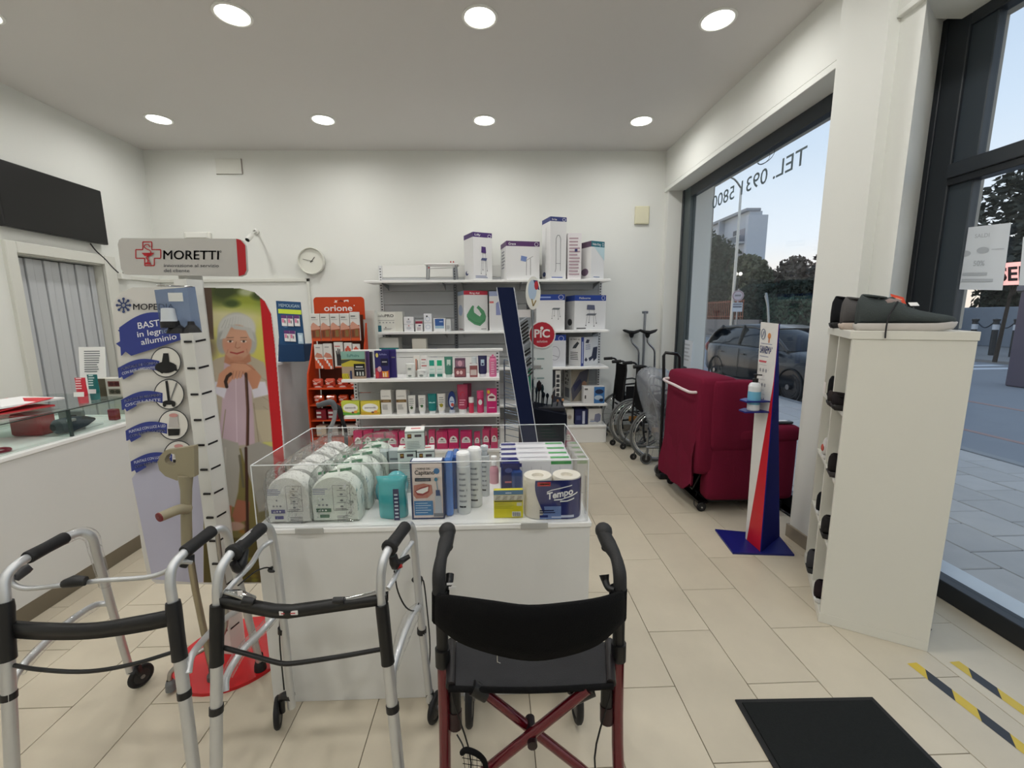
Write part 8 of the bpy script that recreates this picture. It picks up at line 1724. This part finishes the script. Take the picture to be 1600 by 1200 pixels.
# cabin: glasshouse with a roof shell
cs_ = [(.95, .74, .975, .975), (1.25, .735, .98, 1.17), (1.7, .72, .99, 1.40), (2.2, .70, 1.0, 1.47), (2.8, .70, 1.0, 1.475), (3.3, .70, 1.0, 1.42), (3.6, .69, .99, 1.2), (3.82, .66, .93, .95)]
vs = []
for s_, hw, zb, zt in cs_:
    k = (zt-zb)/.48; vs += [(cxm-hw, cy_(s_), RG+zb), (cxm-hw+.13*k, cy_(s_), RG+zt-.03*k), (cxm, cy_(s_), RG+zt), (cxm+hw-.13*k, cy_(s_), RG+zt-.03*k), (cxm+hw, cy_(s_), RG+zb)]
mb = MB(); mb.add(vs, [[j*5+i, j*5+i+1, (j+1)*5+i+1, (j+1)*5+i] for j in range(7) for i in range(4)], (22, 28, 34), 'car_glass', True); mb.build('windows', car)
def lf(k, i, off=.012):
    s_, hw, zb, zt = cs_[k]; q = (zt-zb)/.48; return [Vector((cxm-hw-off, cy_(s_), RG+zb)), Vector((cxm-hw+.13*q-off, cy_(s_), RG+zt-.02*q+off)), Vector((cxm, cy_(s_), RG+zt+off)), Vector((cxm+hw-.13*q+off, cy_(s_), RG+zt-.02*q+off)), Vector((cxm+hw+off, cy_(s_), RG+zb))][i]
mb = MB(); vs = []; ks = range(2, 6)
for k in ks:
    vs += [lf(k, 1)-Vector((0, 0, .05)), lf(k, 1), lf(k, 2), lf(k, 3), lf(k, 3)-Vector((0, 0, .05))]
mb.add(vs, [[j*5+i, j*5+i+1, (j+1)*5+i+1, (j+1)*5+i] for j in range(3) for i in range(4)], CC, 'car_paint', True)
for sd_ in (1, 3):
    e_ = 0 if sd_ == 1 else 4
    mb.tube([lf(0, e_, .0), lf(1, sd_), lf(2, sd_)], .028, CC, 'car_paint', 8, 3); mb.tube([lf(5, sd_), lf(6, sd_), lf(7, e_)], .045, CC, 'car_paint', 8, 3)
    mb.tube([(lf(3, sd_)+lf(4, sd_))/2, (lf(3, e_)+lf(4, e_))/2], .03, (24, 26, 28), 'satin', 8)
mb.build('roof_shell', car)
for s_ in (.72, 3.15):
    for sx_ in (-1, 1): wheel(car, (cxm+sx_*.76, cy_(s_), RG+.30), (1, 0, 0), .30, .2, hub=(150, 152, 156))
    MB().torus((cxm-.835, cy_(s_), RG+.31), (1, 0, 0), .345, .02, (18, 19, 20), 'rubber', 28, 6).build('wheel_arch', car)
for sx_ in (-1, 1):
    mb = MB(); c = Vector((cxm+sx_*.70, cy_(.20), RG+.68)); mb.ball(c, (.12, .25, .10), (206, 214, 222), 'gloss', 14, 10); mb.ball(c+Vector((sx_*.06, -.02, .01)), (.05, .16, .05), (236, 240, 244), 'chrome', 10, 8); mb.build('headlight', car)
    mb = MB(); mb.ball((cxm+sx_*.90, cy_(1.18), RG+1.0), (.09, .06, .065), CC, 'car_paint', 12, 8); mb.build('wing_mirror', car)
    MB().ball((cxm+sx_*.70, cy_(3.78), RG+.86), (.07, .10, .13), (120, 24, 28), 'gloss', 10, 8).build('tail_light', car)
for s_ in (1.22, 2.28, 3.05):
    mb = MB(); mb.tube([(cxm-.852, cy_(s_), RG+.28), (cxm-.862, cy_(s_), RG+.6), (cxm-.845, cy_(s_), RG+.93)], .006, (16, 17, 18), 'rubber', 5); mb.build('door_seam', car)
for s_ in (2.12, 2.95): MB().box(cxm-.885, cxm-.86, cy_(s_)-.08, cy_(s_)+.08, RG+.80, RG+.83, CC, 'car_paint', .006).build('door_handle', car)
MB().box(cxm-.5, cxm+.5, cy_(-.03), cy_(.06), RG+.28, RG+.42, (18, 19, 20), 'plastic', .02).build('grille', car)
MB().box(cxm-.26, cxm+.26, cy_(-.045), cy_(-.03), RG+.36, RG+.46, (214, 216, 214), 'satin', .003).build('number_plate', car)
# trees and hedges
def foliage(centres, n, size, col, seed, flat=.0):
    r = np.random.default_rng(seed); tot = sum(c[3]*c[4]*c[5] for c in centres); P_ = []
    for (cx, cy, cz, rx, ry, rz_) in centres:
        k = int(n*rx*ry*rz_/tot)+1; d = r.normal(size=(k, 3)); d /= np.linalg.norm(d, axis=1)[:, None]; rad = r.random(k)**.45
        P_.append(np.stack([cx+d[:, 0]*rx*rad, cy+d[:, 1]*ry*rad, cz+d[:, 2]*rz_*rad], 1))
    P_ = np.concatenate(P_); m_ = len(P_)
    a = r.normal(size=(m_, 3)); a /= np.linalg.norm(a, axis=1)[:, None]; b = r.normal(size=(m_, 3)); b -= a*(a*b).sum(1)[:, None]; b /= np.linalg.norm(b, axis=1)[:, None]
    s_ = size*(.6+.8*r.random(m_))[:, None]; a *= s_; b *= s_*.55
    if flat: a[:, 2] *= flat; b[:, 2] *= flat
    v = np.stack([P_-a, P_-b, P_+a, P_+b], 1).reshape(-1, 3); f = np.arange(m_*4).reshape(-1, 4)
    c = np.array(C(*col)); cc = np.repeat((c[None]*(.55+.9*r.random((m_, 1)))), 4, 0); cc[:, 3] = 1
    return v, f, cc
def tree(label, base, centres, n, size, col, trunk_r, seed, name='tree', limbs=(), group=None, flat=0, tcol=(62, 54, 48)):
    t = thing(name, label, 'tree', tuple(base), group); v, f, cc = foliage(centres, n, size, col, seed, flat)
    me = bpy.data.meshes.new('foliage'); me.from_pydata((v-np.array(base)).tolist(), [], f.tolist()); me.materials.append(MATS['leaf'])
    at = me.attributes.new('Col', 'FLOAT_COLOR', 'POINT'); at.data.foreach_set('color', cc.astype(np.float32).ravel())
    o = bpy.data.objects.new('foliage', me); COL.objects.link(o); o.parent = t; o['kind'] = 'stuff'
    if trunk_r:
        mb = MB(); top = Vector(centres[0][:3]); b = Vector(base); mb.tube([b, b+(top-b)*.5+Vector((.1, .1, 0)), top], [trunk_r, trunk_r*.7, trunk_r*.3], tcol, 'leaf', 9, 3)
        for c in centres[1:]:
            q = b+(top-b)*.45; mb.tube([q, (q+Vector(c[:3]))/2+Vector((0, 0, .2)), Vector(c[:3])], [trunk_r*.5, trunk_r*.3, trunk_r*.1], tcol, 'leaf', 6, 2)
        mb.build('trunk', t)
    return t
FG = GZ
tree('dark broad evergreen tree in front of the apartment block', (22, 41.5, FG), [(22, 43.0, 5.2, 2.0, 2.3, 3.2), (22.3, 42.6, 7.6, 1.2, 1.1, 1.6), (22, 44.5, 7.0, 2.0, 2.2, 2.6), (21.8, 41.0, 3.8, 1.4, 1.6, 2.0), (22, 46.5, 8.4, 2.2, 2.4, 2.4), (22, 40.0, 7.2, .8, .9, .5)], 7000, .26, (62, 72, 62), .35, 1)
tree('grey-green round tree right of the dark evergreen and in front of the flats', (20.5, 33.8, FG), [(20.5, 34.2, 3.9, 1.4, 1.9, 2.1), (20.5, 34.9, 5.2, 1.1, 1.2, 1.1), (20.5, 32.9, 3.0, 1.0, 1.1, 1.4)], 5000, .22, (92, 96, 78), .28, 2)
tree('loose lacy tree with sky showing through its leaves', (30, 43.6, FG), [(30, 43.6, 5.2, 1.6, 2.2, 1.4), (30, 45.8, 4.8, 1.4, 1.8, 1.3), (30, 41.5, 5.2, 1.4, 1.8, 1.5), (30, 47.2, 4.6, 1.1, 1.3, 1.0), (30, 43, 6.4, 1.2, 1.7, .8)], 1700, .26, (92, 84, 76), .16, 3)
tree('tiered dark conifer at the right edge of the side window', (26, 32.6, FG), [(26, 32.6, 7.0, .9, .9, .6), (26, 32.7, 5.9, 1.3, 1.4, .5), (26, 32.8, 4.8, 1.6, 1.8, .6), (26, 32.9, 3.9, 1.8, 2.1, .7), (26, 32.6, 8.1, .5, .5, .8)], 4200, .22, (60, 68, 66), .25, 4, flat=.5)
tree('dark spreading pine seen through the big front window', (16.5, 13.5, FG), [(16.5, 13.2, 4.6, 1.7, 1.2, 1.2), (16.3, 12.6, 5.6, 1.3, 1.1, .7), (16.5, 13.7, 3.4, 1.4, .8, .9), (16.5, 12.0, 4.6, 1.4, 1.2, .8), (16.6, 12.2, 3.2, 1.4, 1.4, .8)], 4200, .15, (70, 76, 72), .06, 5, flat=.6)
def hedge(label, x0, x1, y0, y1, z0, z1, col, seed, n=5000, size=.16):
    t = thing('hedge', label, 'hedge', ((x0+x1)/2, (y0+y1)/2, z0)); r = np.random.default_rng(seed)
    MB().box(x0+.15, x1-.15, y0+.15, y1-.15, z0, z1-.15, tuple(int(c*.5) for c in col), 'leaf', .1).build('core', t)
    v, f, cc = foliage([(0, 0, 0, 1, 1, 1)], 10, size, col, seed)
    m_ = n; p = r.random((m_, 3)); side = r.integers(0, 3, m_); p[side == 0, 0] = 0.02*r.random((side == 0).sum()); p[side == 1, 2] = 1-.05*r.random((side == 1).sum()); p[side == 2, 1] = .02
    P_ = np.stack([x0+p[:, 0]*(x1-x0), y0+p[:, 1]*(y1-y0), z0+p[:, 2]*(z1-z0)+.12*np.sin(p[:, 1]*23)*(p[:, 2] > .9)], 1)
    a = r.normal(size=(m_, 3)); a /= np.linalg.norm(a, axis=1)[:, None]; b = np.cross(a, r.normal(size=(m_, 3))); b /= np.linalg.norm(b, axis=1)[:, None]; a *= size; b *= size*.6
    v = np.stack([P_-a, P_-b, P_+a, P_+b], 1).reshape(-1, 3)-np.array(t['_org']); f = np.arange(m_*4).reshape(-1, 4); c = np.array(C(*col)); cc = np.repeat(c[None]*(.5+.9*r.random((m_, 1))), 4, 0); cc[:, 3] = 1
    me = bpy.data.meshes.new('foliage'); me.from_pydata(v.tolist(), [], f.tolist()); me.materials.append(MATS['leaf']); at = me.attributes.new('Col', 'FLOAT_COLOR', 'POINT'); at.data.foreach_set('color', cc.astype(np.float32).ravel())
    o = bpy.data.objects.new('foliage', me); COL.objects.link(o); o.parent = t; o['kind'] = 'stuff'; return t
hedge('tall dark hedge bank across the road behind the parked car', 18.2, 20.2, 19.5, 31.5, FG, 3.45, (54, 66, 60), 6, 7000)
hedge('lower green hedge in front of the tall dark one', 16.9, 17.9, 19.5, 26.5, FG, 2.35, (70, 92, 76), 7, 4500, .12)
hedge('long dark hedge behind the reddish railings', 19.5, 21, 32, 48, FG, 4.0, (62, 66, 56), 8, 5000)
hedge('dark hedge beyond the bollards, through the front window', 24.6, 26.2, 10, 21.6, 1.0, 3.0, (56, 60, 50), 9, 5000)
# apartment block
ab = thing('apartment_building', 'pale apartment block with grey balconies beyond the trees', 'building', (45, 72, FG))
WALC = (178, 186, 196)
MB().box(40.1, 43.2, 68.6, 69.3, FG, 16.9, (186, 194, 204), 'plaster', 0).build('stair_tower', ab)
MB().box(40.6, 42.6, 69.2, 84, FG, 17.6, WALC, 'plaster', 0).build('wall', ab)
MB().box(39.9, 42.2, 69.0, 84, 17.6, 18.0, (150, 156, 164), 'plaster', 0).build('roof_slab', ab)
MB().box(39.6, 40.6, 76.5, 76.9, FG, 17.6, (170, 176, 184), 'plaster', 0).build('fin_wall', ab)
for k in range(5):
    z = 12.1-3.6*k+.9
    if z < 1: break
    for (ya, yb) in ((69.3, 76.4), (77, 84)):
        b_ = MB().box(39.3, 40.6, ya, yb, z-.25, z, (160, 168, 176), 'plaster', 0).build('balcony_slab', ab)
        MB().box(39.3, 39.36, ya, yb, z+.0, z+1.0, (110, 118, 126), 'plaster', 0).box(39.26, 39.4, ya, yb, z+1.0, z+1.08, (196, 200, 206), 'plaster', 0).build('railing', b_)
        wn = MB().box(40.5, 40.58, ya+3.0, ya+4.2, z, z+2.3, (86, 92, 100), 'plaster', 0).build('window', ab)
        MB().box(40.46, 40.5, ya+3.1, ya+4.1, z+.1, z+2.2, (60, 66, 76), 'car_glass', 0).build('pane', wn)
        MB().box(40.52, 40.58, ya+.8, ya+2.4, z+.1, z+2.2, (150, 150, 158), 'plaster', 0).build('shutter', ab)
    if k == 0: MB().box(40.5, 40.58, 77.6, 80.2, z+.2, z+2.3, (255, 206, 120), 'lit', 0).build('lit_window', ab, label='warm lit window')
# street furniture
lp_ = thing('street_lamp', 'tall pale slim street lamp pole in front of the apartment block', 'street lamp', (14, 24.9, RG))
MB().tube([(14, 24.9, RG), (14, 24.9, 3.5), (14, 24.9, 8.6)], [.11, .085, .06], (176, 178, 176), 'metal', 10).build('pole', lp_)
MB().tube([(14, 24.9, 8.5), (13.4, 24.6, 8.9), (12.4, 24.2, 9.0)], .05, (176, 178, 176), 'metal', 8, 3).build('arm', lp_); MB().ball((12.1, 24.1, 8.95), (.4, .18, .1), (150, 152, 154), 'satin', 12, 6).build('lamp_head', lp_)
gl = thing('globe_lamp', 'park lamp with two small white globes beyond the railings', 'street lamp', (19, 31.6, FG)); c1, c2 = P(1150, 428, x=19), P(1157, 428, x=19)
m_ = (c1+c2)/2; MB().tube([(m_.x, m_.y, FG), (m_.x, m_.y, m_.z-.3)], .05, (60, 62, 64), 'metal', 8).tube([c1-Vector((0, 0, .25)), Vector((m_.x, m_.y, m_.z-.35)), c2-Vector((0, 0, .25))], .03, (60, 62, 64), 'metal', 6).build('pole', gl)
for c in (c1, c2): MB().ball(c, .14, (240, 232, 220), 'lit', 14, 10).build('globe', gl)
sgn = thing('road_sign', 'round road sign above a small square plate on a thin pole across the road', 'road sign', (12, 20.9, RG))
MB().tube([(12, 20.92, RG), (12, 20.92, 2.75)], .035, (150, 154, 158), 'metal', 8).build('pole', sgn)
nrm = Vector((-12, -20.9, 0)).normalized(); u = Vector((-nrm.y, nrm.x, 0))*1; u = Vector((.867, -.498, 0))
cR = P(1153, 462, x=11.95); mb = MB(face(cR, u)); mb.lathe([(.26, -.02), (.26, 0), (.001, 0)], (186, 178, 186), 'satin', 24); art(mb, Matrix(), [('ring', 0, 0, .24, .24, .04, (150, 120, 128)), ('r', -.13, -.03, .13, .05, (120, 118, 124))], 1, 1, w0=.002); mb.build('round_plate', sgn)
cS = P(1152, 480, x=11.95); mb = MB(face(cS, u)); mb.box(-.22, .22, -.22, .22, -.02, 0, (190, 198, 206), 'satin', .005); art(mb, Matrix(), [('r', -.19, -.02, .19, .06, (96, 100, 112)), ('r', -.19, .1, .19, .18, (120, 124, 136))], 1, 1, w0=.002); mb.build('square_plate', sgn)
fn = thing('railing_fence', 'orange-red railings on a low wall left of the road sign', 'fence', (18, 34, FG))
MB().box(17.9, 18.15, 28.5, 38, FG, 1.15, (130, 124, 120), 'stone', .02).build('low_wall', fn)
for z in (1.35, 2.45): MB().box(18.0, 18.05, 30.6, 38, z, z+.06, (150, 74, 50), 'satin', 0).build('rail', fn)
bm_ = MB().box(18.0, 18.04, 30.65, 30.70, 1.15, 2.6, (150, 84, 62), 'satin', 0).build('baluster', fn)
for k in range(1, 27):
    o = bpy.data.objects.new('baluster', bm_.data); COL.objects.link(o); o.parent = fn; o.location = (0, .27*k, 0)
pp_ = thing('marker_pole', 'thin pale forked pole in front of the green hedge', 'pole', tuple(P(1201, 500, x=12)))
MB().tube([Vector((12, P(1201, 535, x=12).y, GZ-.09)), P(1201, 535, x=12), P(1200, 480, x=12), P(1197, 458, x=12)], .05, (150, 150, 146), 'metal', 8, 3).tube([P(1200, 480, x=12), P(1195, 462, x=12)], .03, (150, 150, 146), 'metal', 6).build('pole', pp_)
gp_ = thing('drain_pipe', 'blue-grey steel pole standing beside the stone pillar outside', 'pole', (6, 12.0, RG))
MB().tube([(5.55, 11.55, GZ), (5.55, 11.55, 3.1)], .05, (110, 122, 140), 'metal', 10).build('pole', gp_); MB().lathe([(.09, 0), (.09, .03), (.05, .04)], (100, 110, 124), 'metal', 12, (5.55, 11.55, GZ)).build('base_plate', gp_)
# bollards and chains, low wall, monument (through the front window)
gw = struct(MB().box(24, 24.4, 8, 23, GZ, 1.75, (150, 158, 168), 'stone', .02), 'wall_far')
bo = []
for k, px in enumerate((1522, 1555, 1588)):
    c = P(px, 516, x=19); b = thing('bollard', f'black bollard with white band, {["left", "middle", "right-hand"][k]} one of the chained row', 'bollard', (19, c.y, GZ), 'chained bollards across the road')
    MB().lathe([(.09, 0), (.09, .62), (.11, .64), (.11, .70), (.001, .74)], (40, 44, 50), 'satin', 12, (19, c.y, .55)).tube([(19, c.y, GZ), (19, c.y, .56)], .09, (40, 44, 50), 'satin', 12).build('post', b)
    MB().lathe([(.093, 0), (.093, .2)], (206, 212, 220), 'satin', 12, (19, c.y, .85)).build('white_band', b); bo.append(Vector((19, c.y, 1.2)))
for k in range(2):
    a, b = bo[k], bo[k+1]; tag(MB().tube([a, (a+b)/2-Vector((0, 0, .28)), b], .022, (60, 66, 76), 'metal', 6, 6).build('chain'), f'sagging chain between the {["left and middle", "middle and right"][k]} bollards', 'chain')
mo = thing('stone_pier', 'dark reddish stone pier at the right edge beyond the road', 'pier', tuple(P(1590, 536, x=12)))
a, b = P(1594, 455, x=12), P(1640, 455, x=12); MB().box(12, 12.5, b.y, a.y, RG, a.z, (98, 88, 100), 'stone', .03).box(11.95, 12.55, b.y-.1, a.y+.05, a.z, a.z+.12, (120, 116, 122), 'stone', .02).build('pier', mo)
for o in list(bpy.data.objects):
    if '_org' in o: del o['_org']
